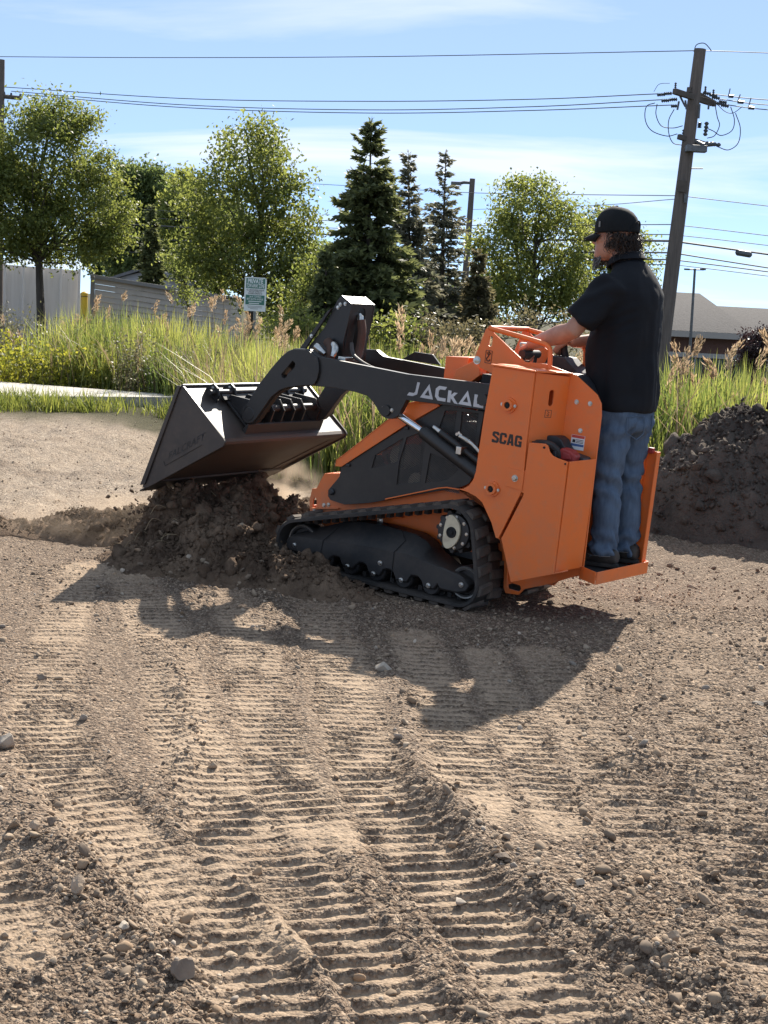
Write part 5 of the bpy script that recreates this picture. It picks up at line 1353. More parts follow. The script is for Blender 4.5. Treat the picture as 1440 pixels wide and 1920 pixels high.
# left hand over the cross grip bar, right hand round the upright joystick
gb = m2p(0.055, 0.075, 1.296)
L_dir = (gb - L_el); L_dir.z = 0
hand(L_wr + Vector((0, 0, 0.002)), gb, (0.95, -0.15, -0.1), (0, 0, -1), (0.1, 1, 0), None, 0.021, -1)
jc = m2p(-0.046, -0.125, 1.345)
hand(R_wr, jc, (0.75, 0.25, -0.55), (0.45, 0.0, -0.9), (0.2, 1, 0.1), None, 0.024, 1)
remeshed('body', bd, 0.0062, m_skin, person, 3)

# polo shirt: trunk, sleeves, hem
sb = MB()
tr_r = [(-0.030, 0.790, 0.150, 0.205), (-0.028, 0.83, 0.158, 0.212), (-0.018, 0.92, 0.166, 0.214), (-0.008, 1.02, 0.172, 0.212), (-0.004, 1.12, 0.168, 0.212), (-0.010, 1.22, 0.160, 0.215), (-0.022, 1.31, 0.148, 0.222), (-0.032, 1.38, 0.136, 0.222), (-0.032, 1.43, 0.120, 0.200), (-0.026, 1.475, 0.102, 0.158), (-0.016, 1.515, 0.084, 0.112), (-0.004, 1.548, 0.074, 0.080)]
loft(sb, [((x, 0, z), rx * 0.97, ry * 0.95, X_, Y_) for x, z, rx, ry in tr_r], 32)
for sh, el, s_ in ((L_sh, L_el, 1), (R_sh, R_el, -1)):
    end = sh.lerp(el, 0.80)
    d = (el - sh).normalized()
    a = Vector((0, 1, 0)); a = (a - d * a.dot(d)).normalized(); bb = d.cross(a)
    top = Vector((-0.025, s_ * 0.09, 1.43))
    loft(sb, [(top, 0.050, 0.070, a, bb), (sh - d * 0.03 + Vector((-0.006, -s_ * 0.012, -0.004)), 0.074, 0.088, a, bb), (sh.lerp(el, 0.3), 0.082, 0.090, a, bb), (sh.lerp(el, 0.6), 0.078, 0.086, a, bb), (end, 0.076, 0.082, a, bb), (end + d * 0.006, 0.070, 0.076, a, bb)], 24)
def shirt_folds(co, no):
    x, y, z = co[:, 0], co[:, 1], co[:, 2]
    a = np.arctan2(y, -x)
    low = 1 - sstep(0.95, 1.35, z)
    f = 0.018 * fbm(a * 2.4, z * 1.3, 700, 2) * (0.4 + low)
    f = f + 0.011 * fbm(a * 1.3 + z * 5, z * 6 - y * 5, 705, 3)
    sl = sstep(0.2, 0.26, np.abs(y)) * sstep(1.05, 1.2, z)
    f = f + sl * 0.006 * np.sin(z * 70 + x * 40 + 3 * fbm(x * 8, z * 8, 709, 2))
    pit = np.exp(-((np.abs(y) - 0.19) / 0.05) ** 2 - ((z - 1.25) / 0.09) ** 2)
    return (f - 0.010 * pit * np.abs(np.sin(z * 60 + x * 30))) * (0.25 + 0.75 * sstep(0.79, 0.90, z))
shirt = remeshed('polo_shirt', sb, 0.011, m_shirt, person, 9, shirt_folds)
# stand-and-fall collar
cb = MB(); n = 28; v = []; f = []
for j, (rr, dz) in enumerate(((0.071, 0.0), (0.069, 0.030), (0.074, 0.046), (0.082, 0.040), (0.094, 0.012), (0.090, 0.010))):
    for k in range(n):
        t = 2 * math.pi * k / n
        v.append((0.004 + rr * math.cos(t) * 1.0 + dz * 0.45 + (0.012 if math.cos(t) > 0 else 0) * math.cos(t), rr * 1.0 * math.sin(t), 1.538 + dz - 0.045 * math.cos(t) * (1 if math.cos(t) > 0 else 0.25)))
for j in range(5):
    for k in range(n): f.append((j * n + k, j * n + (k + 1) % n, j * n + n + (k + 1) % n, j * n + n + k))
cb.add(v, f); cb.build('collar', m_shirt, shirt)

# jeans
jb = MB()
loft(jb, [((-0.020, 0, 0.86), 0.130, 0.178, X_, Y_), ((-0.025, 0, 0.80), 0.136, 0.185, X_, Y_), ((-0.030, 0, 0.74), 0.135, 0.186, X_, Y_), ((-0.025, 0, 0.70), 0.115, 0.17, X_, Y_), ((-0.02, 0, 0.68), 0.09, 0.12, X_, Y_)], 28)
FOOT_L, FOOT_R = (-0.015, 0.105), (-0.030, -0.115)
for (fx, fy), s_ in ((FOOT_L, 1), (FOOT_R, -1)):
    rg = [(-0.028, 0.092, 0.78, 0.108, 0.094), (-0.020, 0.095, 0.70, 0.104, 0.094), (-0.012, 0.097, 0.60, 0.096, 0.088), (-0.004, 0.100, 0.50, 0.086, 0.080), (-0.004, 0.103, 0.42, 0.080, 0.076), (-0.014, 0.105, 0.33, 0.079, 0.074), (-0.020, 0.106, 0.24, 0.075, 0.072), (-0.016, 0.106, 0.14, 0.072, 0.070), (-0.012, 0.106, 0.070, 0.074, 0.071), (-0.012, 0.106, 0.045, 0.073, 0.070)]
    loft(jb, [((x + (fx + 0.015), s_ * (y + (abs(fy) - 0.105) * (0.8 - z)), z), rx * 0.95, ry * 0.95, X_, Y_) for x, y, z, rx, ry in rg], 24)
def jean_folds(co, no):
    x, y, z = co[:, 0], co[:, 1], co[:, 2]
    s_ = np.sign(y); a = np.arctan2(y - s_ * 0.1, x + 0.01)
    kn = np.exp(-((z - 0.44) / 0.10) ** 2); an = 1 - sstep(0.05, 0.26, z); th = np.exp(-((z - 0.70) / 0.09) ** 2)
    w = 2.6 * fbm(a * 1.6 + s_ * 9, z * 3.5, 720, 2)
    f = kn * 0.011 * np.sin(z * 62 + a * 1.6 + w) + an * 0.015 * np.sin(z * 75 + a * 1.2 * s_ + 1.4 * w) + th * 0.010 * np.sin(z * 55 - a * 2.4 + w)
    return f + 0.010 * fbm(a * 1.5 + s_ * 4, z * 7, 727, 3) - 0.004 * np.exp(-(y / 0.012) ** 2) * (z > 0.66)
jeans = remeshed('jeans', jb, 0.0105, m_jean, person, 3, jean_folds)
# back pocket, seams and hem stitching
def surf_x(y, z):      # rear surface of the seat
    return -0.026 - 0.137 * math.sqrt(max(0.05, 1 - (y / 0.19) ** 2)) - 0.010
for s_ in (1, -1):
    pk = [(s_ * 0.045, 0.775), (s_ * 0.150, 0.775), (s_ * 0.148, 0.690), (s_ * 0.098, 0.660), (s_ * 0.048, 0.690), (s_ * 0.045, 0.775)]
    pts = []
    for (y0, z0), (y1, z1) in zip(pk[:-1], pk[1:]):
        for k in range(6): t = k / 6; y_, z_ = y0 + (y1 - y0) * t, z0 + (z1 - z0) * t; pts.append((surf_x(y_, z_) + 0.004, y_, z_))
    MB().tube(pts + [pts[0]], 0.0025, 5).build('pocket_seam', m_jean, jeans)
for (fx, fy), s_ in ((FOOT_L, 1), (FOOT_R, -1)):
    v = []; cx, cy = fx + 0.003, fy
    ring = [(cx + 0.0765 * math.cos(t), cy + 0.0735 * math.sin(t), 0.062) for t in [2 * math.pi * k / 36 for k in range(37)]]
    MB().tube(ring, 0.0016, 4).build('hem_stitch', m_thread, jeans)
# shoes
for (fx, fy), s_ in ((FOOT_L, 1), (FOOT_R, -1)):
    kb = MB()
    loft(kb, [((fx - 0.082, fy, 0.052), 0.026, 0.034, Z_, Y_), ((fx - 0.072, fy, 0.054), 0.040, 0.040, Z_, Y_), ((fx - 0.03, fy, 0.060), 0.052, 0.044, Z_, Y_), ((fx + 0.05, fy, 0.056), 0.046, 0.046, Z_, Y_), ((fx + 0.12, fy, 0.042), 0.034, 0.050, Z_, Y_), ((fx + 0.18, fy, 0.032), 0.024, 0.044, Z_, Y_), ((fx + 0.205, fy, 0.026), 0.014, 0.026, Z_, Y_)], 20)
    sh_ = remeshed('shoe', kb, 0.008, m_shoe, person, 3)
    so = []
    for k in range(30):
        t = 2 * math.pi * k / 30; so.append((fx + 0.060 + 0.152 * math.cos(t), fy + (0.050 if math.cos(t) > 0 else 0.043) * math.sin(t) * (1 - 0.15 * math.cos(t + 2))))
    MB().prism(so, 0.002, 0.024, 'z').build('sole', m_sole, sh_, 0.004)

# cap: crown, bill, band, strap opening, button, small tag
cp = MB(); n = 36; v = []; f = []
cr = [(-0.014, 0.117, 0.097), (-0.002, 0.117, 0.097), (0.030, 0.115, 0.095), (0.062, 0.104, 0.086), (0.088, 0.085, 0.071), (0.108, 0.058, 0.049), (0.118, 0.028, 0.024), (0.121, 0.004, 0.004)]
CC = HC + Vector((-0.004, 0, 0.040))
tilt = Matrix.Rotation(R(5), 3, 'Y')
def capp(x, y, z): return CC + tilt @ Vector((x, y, z))
for dz, rx, ry in cr:
    for k in range(n):
        t = 2 * math.pi * k / n
        seam = 1 - 0.012 * (1 if (k % 6) == 0 else 0) * (dz > 0)
        v.append(capp(rx * math.cos(t) * seam, ry * math.sin(t) * seam, dz + 0.004 * math.cos(t)))
for j in range(len(cr) - 1):
    for k in range(n): f.append((j * n + k, j * n + (k + 1) % n, j * n + n + (k + 1) % n, j * n + n + k))
cp.add(v, f)
cap = cp.build('cap_crown', m_cap, person)
sd = cap.modifiers.new('thick', 'SOLIDIFY'); sd.thickness = 0.004; sd.offset = -1
bl = MB(); v = []; f = []; nb = 15
for j in range(8):
    s_ = j / 7
    for k in range(nb):
        t = (k / (nb - 1) - 0.5) * 2
        half = 0.088 * (1 - 0.30 * s_ * s_)
        rimx = 0.112 * math.sqrt(max(0, 1 - (t * 0.90) ** 2))
        x = rimx + s_ * (0.070 * (1 - 0.42 * t * t))
        v.append(capp(x, t * half, -0.006 - 0.026 * t * t * (0.7 + 0.3 * s_) - 0.014 * s_ - 0.008 * s_ * s_))
for j in range(7):
    for k in range(nb - 1): f.append((j * nb + k, j * nb + k + 1, j * nb + nb + k + 1, j * nb + nb + k))
bl.add(v, f); bill = bl.build('cap_bill', m_cap, person)
sd = bill.modifiers.new('thick', 'SOLIDIFY'); sd.thickness = 0.005; sd.offset = 0
MB().lathe([(0, 0.008), (0.004, 0.007), (0.006, 0.003)], capp(0, 0, 0.119), 'z', 12).build('cap_button', m_cap, person)
arch = [capp(-0.118 * math.cos(t2), 0.096 * math.sin(t2), -0.020 + 0.058 * math.cos(t2 * 2.2) ** 1.0) for t2 in [(-0.70 + 1.4 * k / 12) for k in range(13)]]
MB().tube(arch, 0.004, 6).build('strap_arch', m_cap, person)
tg = capp(0.055, 0.082, 0.030); MB().box(tg.x - 0.004, tg.x + 0.004, tg.y + 0.002, tg.y + 0.008, tg.z - 0.014, tg.z + 0.014).build('cap_tag', pbr('grey tag', (0.20, 0.20, 0.19), rough=0.8), person)
# glasses arm
MB().tube([HC + Vector((0.088, 0.070, 0.022)), HC + Vector((0.04, 0.080, 0.026)), HC + Vector((-0.01, 0.086, 0.026))], 0.0022, 6).build('glasses_arm', m_plastic, person)
MB().tube([HC + Vector((0.100, 0.030 + 0.022 * math.cos(t), 0.014 + 0.018 * math.sin(t))) - Vector((0.35 * max(0, 0.022 * math.cos(t)), 0, 0)) for t in [k * math.pi / 8 for k in range(17)]], 0.0018, 5).build('glasses_rim', m_plastic, person)

# curly hair below the cap and the grey-tipped beard, as bundles of curls
def curls(name, n, root, grow, length, rad, curl, pal, seed):
    rs = random.Random(seed); V = []; Fq = []; C = []
    for i in range(n):
        p, nrm_ = root(rs); g = grow(rs, nrm_)
        L = length * rs.uniform(0.55, 1.25); k = 9; w = rs.uniform(0.8, 1.3) * curl; ph = rs.uniform(0, 6.28); turns = rs.uniform(1.0, 2.2)
        a = g.cross(Vector((0, 0, 1))); a = a.normalized() if a.length > 1e-3 else Vector((1, 0, 0)); bb = g.cross(a)
        col_ = pal[rs.randrange(len(pal))]; base = len(V)
        pts = []
        for j in range(k):
            t = j / (k - 1)
            pts.append(p + g * (L * t) + Vector((0, 0, -0.35 * L * t * t)) + (a * math.cos(ph + turns * 6.28 * t) + bb * math.sin(ph + turns * 6.28 * t)) * w * (0.25 + t))
        for j in range(k):
            t = (pts[min(j + 1, k - 1)] - pts[max(j - 1, 0)]).normalized()
            u1 = t.cross(Vector((0.3, 0.5, 0.8))).normalized(); u2 = t.cross(u1); r_ = rad * (1 - 0.65 * j / (k - 1))
            for q in range(4): V.append(pts[j] + (u1 * math.cos(q * 1.5708) + u2 * math.sin(q * 1.5708)) * r_); C.append(col_)
        for j in range(k - 1):
            for q in range(4): Fq.append((base + j * 4 + q, base + j * 4 + (q + 1) % 4, base + j * 4 + 4 + (q + 1) % 4, base + j * 4 + 4 + q))
    return link(name, np_mesh(name, np.array([tuple(p) for p in V]), np.array(Fq), smooth=True, colors=np.array(C)), m_hair, person)
dk = [(0.018, 0.012, 0.009), (0.030, 0.018, 0.012), (0.012, 0.009, 0.008), (0.075, 0.040, 0.022), (0.045, 0.026, 0.016)]
gr = [(0.018, 0.014, 0.012), (0.03, 0.024, 0.02), (0.16, 0.15, 0.14), (0.36, 0.35, 0.34), (0.06, 0.05, 0.045)]
def hair_root(rs):
    t = rs.uniform(0.44, 1.0) * math.pi * rs.choice((1, -1)); z = rs.uniform(-0.080, 0.030)
    if abs(t) < 0.56 * math.pi: z = max(z, -0.03)
    nrm_ = Vector((math.cos(t), math.sin(t) * 0.9, 0)).normalized()
    return HC + Vector((-0.006 + 0.094 * math.cos(t), 0.078 * math.sin(t), z)), nrm_
curls('hair', 760, hair_root, lambda rs, nr: (nr * rs.uniform(0.55, 1.0) + Vector((-0.25, 0, rs.uniform(-0.9, 0.25)))).normalized(), 0.042, 0.0022, 0.0080, dk, 31)
def beard_root(rs):
    t = rs.uniform(-0.42, 0.42) * math.pi; z = rs.uniform(-0.112, -0.066)
    return HC + Vector((0.036 + 0.062 * math.cos(t), 0.046 * math.sin(t), z)), Vector((math.cos(t), math.sin(t), 0))
curls('beard', 300, beard_root, lambda rs, nr: (nr * 0.35 + Vector((0.05, 0, -1.0))).normalized(), 0.036, 0.0018, 0.0035, gr, 37)
# ------------------------------------------------------------------ plants
def leaf_cloud(pos, size, rs, flat=0.0, cols=None, aspect=0.55, along=None):
    """one kite shaped leaf per position (two triangles, bent along the rib)"""
    n = len(pos)
    a = rs.normal(size=(n, 3)); a /= np.linalg.norm(a, axis=1, keepdims=True)
    a[:, 2] = a[:, 2] * (1 - flat) - 0.25; a /= np.linalg.norm(a, axis=1, keepdims=True)
    if along is not None:
        a = a * 0.45 + along; a /= np.linalg.norm(a, axis=1, keepdims=True)
    b_ = np.cross(a, rs.normal(size=(n, 3))); b_ /= np.linalg.norm(b_, axis=1, keepdims=True)
    s = size[:, None]
    nrm_ = np.cross(a, b_)
    V = np.stack([pos, pos + a * s * 0.55 + b_ * s * aspect * 0.5 + nrm_ * s * 0.10, pos + a * s, pos + a * s * 0.55 - b_ * s * aspect * 0.5 + nrm_ * s * 0.10], 1)
    F_ = np.arange(n * 4).reshape(n, 4)
    c = np.repeat(rs.rand(n) if cols is None else cols, 4)
    return V.reshape(-1, 3), F_, np.stack([c, c, c], -1)

m_bark = pbr('bark', (0.050, 0.040, 0.032), (0.085, 0.068, 0.052), rough=0.95, scale=10, bs=0.7, bscale=30, bdist=0.02, stretch=(1, 1, 0.25))
m_leaf1 = leaf_mat('pear leaves', (0.080, 0.108, 0.030), (0.175, 0.196, 0.056), 0.52)
m_leaf2 = leaf_mat('light leaves', (0.092, 0.122, 0.036), (0.190, 0.212, 0.062), 0.52)
m_leaf3 = leaf_mat('far leaves', (0.080, 0.115, 0.042), (0.140, 0.175, 0.060), 0.48)
m_needle = leaf_mat('spruce needles', (0.058, 0.074, 0.034), (0.160, 0.175, 0.070), 0.40)
m_needle2 = leaf_mat('olive needles', (0.085, 0.084, 0.042), (0.180, 0.155, 0.085), 0.36)
m_needle3 = leaf_mat('thin needles', (0.085, 0.095, 0.062), (0.19, 0.175, 0.120), 0.38)
m_purple = leaf_mat('purple leaves', (0.030, 0.018, 0.020), (0.055, 0.032, 0.030), 0.2)

def broad_tree(label, D, trunk_px, base_py, blobs, leaf, mleaf, trunk_r, dens=1.0, seed=0, name='leafy_tree', cat='tree', clump=0.34, group=None):
    rs = np.random.RandomState(seed); k = D / F_PX
    base = at(trunk_px, base_py, D)
    base.z = min(base.z, float(ground_h(np.array([base.x]), np.array([D]), False)[0]) - 0.05)
    root = empty(name, base)
    tag(root, label, cat, group)
    cents = []; wts = []
    for (px, py, rx, ry) in blobs:
        c = at(px, py, D); cents.append((c.x, c.y, c.z, rx * k, max(rx, ry) * k * 0.9, ry * k)); wts.append(rx * ry)
    wts = np.array(wts) / sum(wts)
    tot = sum(b_[2] * b_[3] for b_ in blobs) * k * k
    ncl = int(tot * 52 * dens)
    C = []
    for q in rs.choice(len(cents), ncl, p=wts):
        x, y, z, rx, ry, rz = cents[q]
        d = rs.normal(size=3); d /= np.linalg.norm(d); r = rs.uniform(0.30, 1.02) ** 0.6
        C.append((x + d[0] * rx * r, y + d[1] * ry * r, z + d[2] * rz * r))
    C = np.array(C)
    nl = 78
    sp_ = clump * rs.uniform(0.55, 1.15, ncl)
    pos = np.repeat(C, nl, axis=0) + rs.normal(size=(ncl * nl, 3)) * np.repeat(sp_, nl)[:, None] * np.array([0.62, 0.62, 0.5])
    cc = np.clip(np.repeat(rs.rand(ncl), nl) * 0.65 + rs.rand(ncl * nl) * 0.35, 0, 1)
    V, F_, c = leaf_cloud(pos, leaf * rs.uniform(0.6, 1.25, len(pos)), rs, cols=cc)
    loc = np.array(base)
    link('crown', np_mesh('crown', V - loc, F_, colors=c), mleaf, root)
    # trunk and limbs
    top = Vector(C[np.argmax(C[:, 2])]); mid = Vector(np.median(C, axis=0))
    tr = MB(); axis = smooth_path([Vector((0, 0, 0)), Vector((mid.x - base.x, mid.y - base.y, (mid.z - base.z))) * 0.55, Vector((mid.x - base.x + 0.05, mid.y - base.y, mid.z - base.z)), (top - base) * 0.96], 5)
    nA = len(axis); tr.tube(axis, [trunk_r * (1 - 0.9 * (i / (nA - 1)) ** 0.8) + 0.006 for i in range(nA)], 9)
    trunk = tr.build('trunk', m_bark, root)
    lm = MB()
    for q in rs.choice(ncl, min(ncl, 55), replace=False):
        e = Vector(C[q]) - base
        # leave the trunk lower than the tip
        t = min(nA - 2, max(int(nA * 0.33), int(nA * rs.uniform(0.42, 0.85) * max(0.35, min(1, e.z / (axis[-1].z))))))
        s0 = axis[t]; m_ = s0.lerp(e, 0.5) + Vector((0, 0, -0.10 * (e - s0).length + 0.02)) + Vector(rs.normal(size=3)) * 0.08
        lm.tube([s0, m_, e], [trunk_r * 0.26, trunk_r * 0.15, 0.006], 5, caps=False)
    lb = lm.build('limbs', m_bark, trunk)
    lb['kind'] = 'stuff'
    return root

def conifer(label, D, tip, base_px, half, mneedle, dens=1.0, seed=0, bare=0.0, name='spruce_tree', droop=0.28, cat='tree', size=1.0):
    rs = np.random.RandomState(seed); k = D / F_PX
    tp = at(tip[0], tip[1], D); bs_ = at(base_px[0], base_px[1], D)
    bs_.z = min(bs_.z, float(ground_h(np.array([bs_.x]), np.array([D]), False)[0]) - 0.05)
    H = tp.z - bs_.z; Rm = half * k
    root = empty(name, bs_); tag(root, label, cat)
    ax = tp - bs_
    trunk = MB().tube([Vector((0, 0, 0)), ax * 0.5, ax], [0.012 * H + 0.02, 0.007 * H + 0.012, 0.006], 8).build('trunk', m_bark, root)
    pos = []; dirs = []; sz = []; col_ = []; lm = MB()
    z = 0.10 * H
    while z < H * 0.985:
        f = z / H
        rad = Rm * ((1 - f) ** 0.85 * 0.95 + 0.035) * rs.uniform(0.80, 1.12)
        nb = max(5, int((12 if f < 0.8 else 7) * dens))
        a0 = rs.rand() * 6.28
        for i in range(nb):
            a = a0 + 6.283 * i / nb + rs.normal(0, 0.35)
            L = rad * rs.uniform(0.50, 1.22)
            f = min(0.985, max(0.05, z / H + rs.uniform(-0.03, 0.03)))
            thin = 1.0
            if bare and f > 0.42: thin = 1 - bare * rs.uniform(0.7, 1.0)
            up = 0.62 if f > 0.88 else (0.34 if f > 0.65 else 0.05)
            ct = ax * f
            m_ = 9; P_ = []; jit = rs.rand()
            for j in range(m_):
                t = j / (m_ - 1)
                P_.append(np.array([ct.x + math.cos(a) * L * t, ct.y + math.sin(a) * L * t, ct.z + L * (up * t - (droop * (0.6 + 0.8 * jit)) * t * t + 0.16 * t ** 4)]))
            lm.tube([Vector(p) for p in P_[::2]], [0.010 * L + 0.004, 0.008 * L + 0.003, 0.006, 0.005, 0.003], 4, caps=False)
            d0 = np.array([math.cos(a), math.sin(a), 0])
            ns = int((40 + 52 * L / max(Rm, 0.1)) * thin * dens)
            for q in range(ns):
                t = rs.uniform(0.12, 1.0) ** 0.8; j = min(m_ - 2, int(t * (m_ - 1))); w = t * (m_ - 1) - j
                p = P_[j] * (1 - w) + P_[j + 1] * w
                side = rs.choice((-1, 1)) * rs.uniform(0.2, 1.2)
                dd = d0 * rs.uniform(0.5, 1.0) + np.array([-d0[1], d0[0], 0]) * side + np.array([0, 0, rs.normal(-0.12, 0.38)])
                pos.append(p); dirs.append(dd / np.linalg.norm(dd)); sz.append(rs.uniform(0.6, 1.25) * (0.10 + 0.14 * L * (1 - 0.45 * t)) * size); col_.append(0.25 * rs.rand() + 0.75 * t * rs.rand())
        z += H * rs.uniform(0.022, 0.034) * (1.0 if f < 0.8 else 1.35)
    # leader sprigs
    for q in range(int(40 * dens)):
        pos.append(np.array(ax * rs.uniform(0.90, 1.0))); d = rs.normal(size=3); d[2] = abs(d[2]) + 0.5; dirs.append(d / np.linalg.norm(d)); sz.append(0.10 * size); col_.append(rs.rand())
    pos, dirs, sz, col_ = map(np.array, (pos, dirs, sz, col_))
    w_ = np.cross(dirs, rs.normal(size=dirs.shape)); w_ /= np.linalg.norm(w_, axis=1, keepdims=True)
    s = sz[:, None]
    V = np.stack([pos - w_ * s * 0.10, pos + dirs * s * 0.5 - w_ * s * 0.17, pos + dirs * s * 1.0, pos + dirs * s * 0.5 + w_ * s * 0.17], 1).reshape(-1, 3)
    c = np.repeat(np.clip(col_, 0, 1), 4)
    link('crown', np_mesh('crown', V, np.arange(len(V)).reshape(-1, 4), colors=np.stack([c, c, c], -1)), mneedle, root)
    lb = lm.build('limbs', m_bark, trunk); lb['kind'] = 'stuff'
    return root

# ------------------------------------------------------------------ pavement, kerb
m_conc = pbr('pale concrete', (0.50, 0.46, 0.40), (0.38, 0.35, 0.30), rough=0.9, scale=3, bs=0.3, bscale=60, bdist=0.004)
pv_ = [(-14, 12.7), (-4.9, 19.75), (-3.4, 20.95), (-2.2, 21.85), (-3.6, 22.10), (-5.6, 22.75), (-14, 25.8)]
pave = MB().prism(pv_, -0.15, 0.105, 'z').build('pavement', m_conc, bevel=0.02)
tag(pave, kind='structure')
kv = []
for i in range(9):
    a = Vector((-8.4 + 0.72 * i, 17.02 + 0.555 * i, 0)); d = Vector((0.72, 0.555, 0)).normalized(); nn_ = Vector((d.y, -d.x, 0))
    kb = MB().box(0.0, 0.90, -0.06, 0.09, -0.1, 0.125).mesh('kerb_stone', False)
    o = link('kerb_stone', kb, m_conc, pave, 0.012)
    o.matrix_local = Matrix(((d.x, -d.y, 0, a.x + nn_.x * 0.0), (d.y, d.x, 0, a.y - 0.02), (0, 0, 1, 0), (0, 0, 0, 1)))
for i in range(4):
    d = Vector((1.0, 0.42, 0)).normalized(); a = Vector((-1.9 + i * 0.92, 22.1 + i * 0.385, 0))
    o = link('kerb_stone', kb, m_conc, pave, 0.012); o.matrix_local = Matrix(((d.x, -d.y, 0, a.x), (d.y, d.x, 0, a.y), (0, 0, 1, 0), (0, 0, 0, 1)))

# ------------------------------------------------------------------ reeds, grass, weeds
m_reed = leaf_mat('reed blades', (0.086, 0.122, 0.034), (0.245, 0.258, 0.076), 0.52)
m_grass = leaf_mat('verge grass', (0.075, 0.105, 0.025), (0.170, 0.185, 0.050), 0.45)
m_plume = leaf_mat('reed plumes', (0.26, 0.190, 0.110), (0.46, 0.37, 0.24), 0.35)
m_weed = leaf_mat('yellow green weeds', (0.115, 0.135, 0.022), (0.27, 0.27, 0.050), 0.50)
m_sage = leaf_mat('grey green weeds', (0.075, 0.080, 0.040), (0.16, 0.155, 0.085), 0.35)
m_drystem = leaf_mat('dry stems', (0.17, 0.125, 0.07), (0.30, 0.24, 0.15), 0.25)

def blades(x, y, z, h, w, lean, rs, cols, seg=4, bendy=0.35):
    n = len(x); a = rs.rand(n) * 6.283; ft = a + rs.normal(1.57, 0.5, n)
    V = np.zeros((n, 2 * seg + 1, 3)); F_ = []
    ln = lean * rs.rand(n); bd_ = bendy * rs.rand(n) ** 2
    for j in range(seg + 1):
        t = j / seg
        r = h * (ln * t + bd_ * t ** 2.5); zz_ = h * t * (1 - 0.25 * (ln + bd_) * t)
        cx, cy, cz = x + np.cos(a) * r, y + np.sin(a) * r, z + zz_
        if j < seg:
            wd = w * (1 - t ** 2) * (0.6 + 0.8 * min(1, t * 3)) * 0.5
            V[:, 2 * j] = np.stack([cx - np.cos(ft) * wd, cy - np.sin(ft) * wd, cz], -1)
            V[:, 2 * j + 1] = np.stack([cx + np.cos(ft) * wd, cy + np.sin(ft) * wd, cz], -1)
        else: V[:, 2 * j] = np.stack([cx, cy, cz], -1)
    base = (np.arange(n) * (2 * seg + 1))[:, None, None]
    tri = []
    for j in range(seg - 1): tri += [(2 * j, 2 * j + 1, 2 * j + 3), (2 * j, 2 * j + 3, 2 * j + 2)]
    tri.append((2 * seg - 2, 2 * seg - 1, 2 * seg))
    F_ = (np.array(tri)[None] + base).reshape(-1, 3)
    c = np.repeat(cols, 2 * seg + 1)
    return V.reshape(-1, 3), F_, np.stack([c, c, c], -1)

EDGE = [(-9, 25.4), (-5.8, 23.6), (-3.7, 22.8), (-2.6, 21.0), (-1.75, 16.8), (-0.95, 13.3), (-0.3, 12.55), (0.8, 12.4), (1.8, 12.55), (3.2, 12.6), (5.5, 13.2), (9, 14.5)]
def along_edge(n, rs, lo=0.0, hi=1.0, depth=3.0, p=1.6):
    seg = [(Vector(a), Vector(b_)) for a, b_ in zip(EDGE[:-1], EDGE[1:])]
    L = np.array([(b_ - a).length for a, b_ in seg]); cum = np.concatenate([[0], np.cumsum(L)]); tot = cum[-1]
    s = rs.uniform(lo, hi, n) * tot; k = np.clip(np.searchsorted(cum, s) - 1, 0, len(seg) - 1)
    t = (s - cum[k]) / L[k]; A = np.array([e[0] for e in seg])[k]; B = np.array([e[1] for e in seg])[k]
    d = (B - A) / L[k][:, None]; nr_ = np.stack([-d[:, 1], d[:, 0]], -1)
    off_ = depth * rs.rand(n) ** p + rs.normal(0, 0.10, n)
    P_ = A + (B - A) * t[:, None] + nr_ * off_[:, None]
    return P_[:, 0], P_[:, 1], s / tot, off_
rs = np.random.RandomState(90)
x, y, s, of = along_edge(27000, rs, 0.10, 1.0, 3.4)
# few reeds at the far left where the low weeds grow
keep = rs.rand(len(x)) < sstep(-6.2, -4.2, x + 0.4 * fbm(x, y, 33, 2))
x, y, of = x[keep], y[keep], of[keep]
hh = (0.80 + 0.42 * rs.rand(len(x)) + 0.34 * fbm(x * 1.1, y * 1.1, 44, 3)) * (0.52 + 0.48 * sstep(-0.05, 0.7, of))
hh = hh * (1 + 0.12 * sstep(1.0, 2.5, x)) + 0.18 * sstep(12.2, 14, y) * (1 - sstep(-3.0, -1.0, x)) * 0.6
z = ground_h(x, y, False) - 0.02
hh = hh - np.minimum(z, 0) * 0.55
V, F_, c = blades(x, y, z, hh, 0.010 + 0.012 * rs.rand(len(x)) + 0.006 * (x > 1.0), 0.22, rs, np.clip(0.45 + 0.9 * fbm(x * 0.9, y * 0.9, 51, 3) + rs.normal(0, 0.28, len(x)), 0, 1))
reeds = link('reeds', np_mesh('reeds', V, F_, colors=c), m_reed); tag(reeds, 'tall green reed bed growing along the edge of the lot', 'reeds', kind='stuff')
# last year's dead stalks among them
x, y, s, of = along_edge(2600, rs, 0.14, 1.0, 2.6)
kk = x > -5.2; x, y = x[kk], y[kk]; z = ground_h(x, y, False) - 0.02
V, F_, c = blades(x, y, z, (0.7 + 0.75 * rs.rand(len(x))) - z * 0.5, 0.007 + 0.008 * rs.rand(len(x)), 0.45, rs, rs.rand(len(x)), seg=3, bendy=0.7)
ds = link('dead_stalks', np_mesh('dead_stalks', V, F_, colors=c), m_drystem, reeds); ds['kind'] = 'stuff'
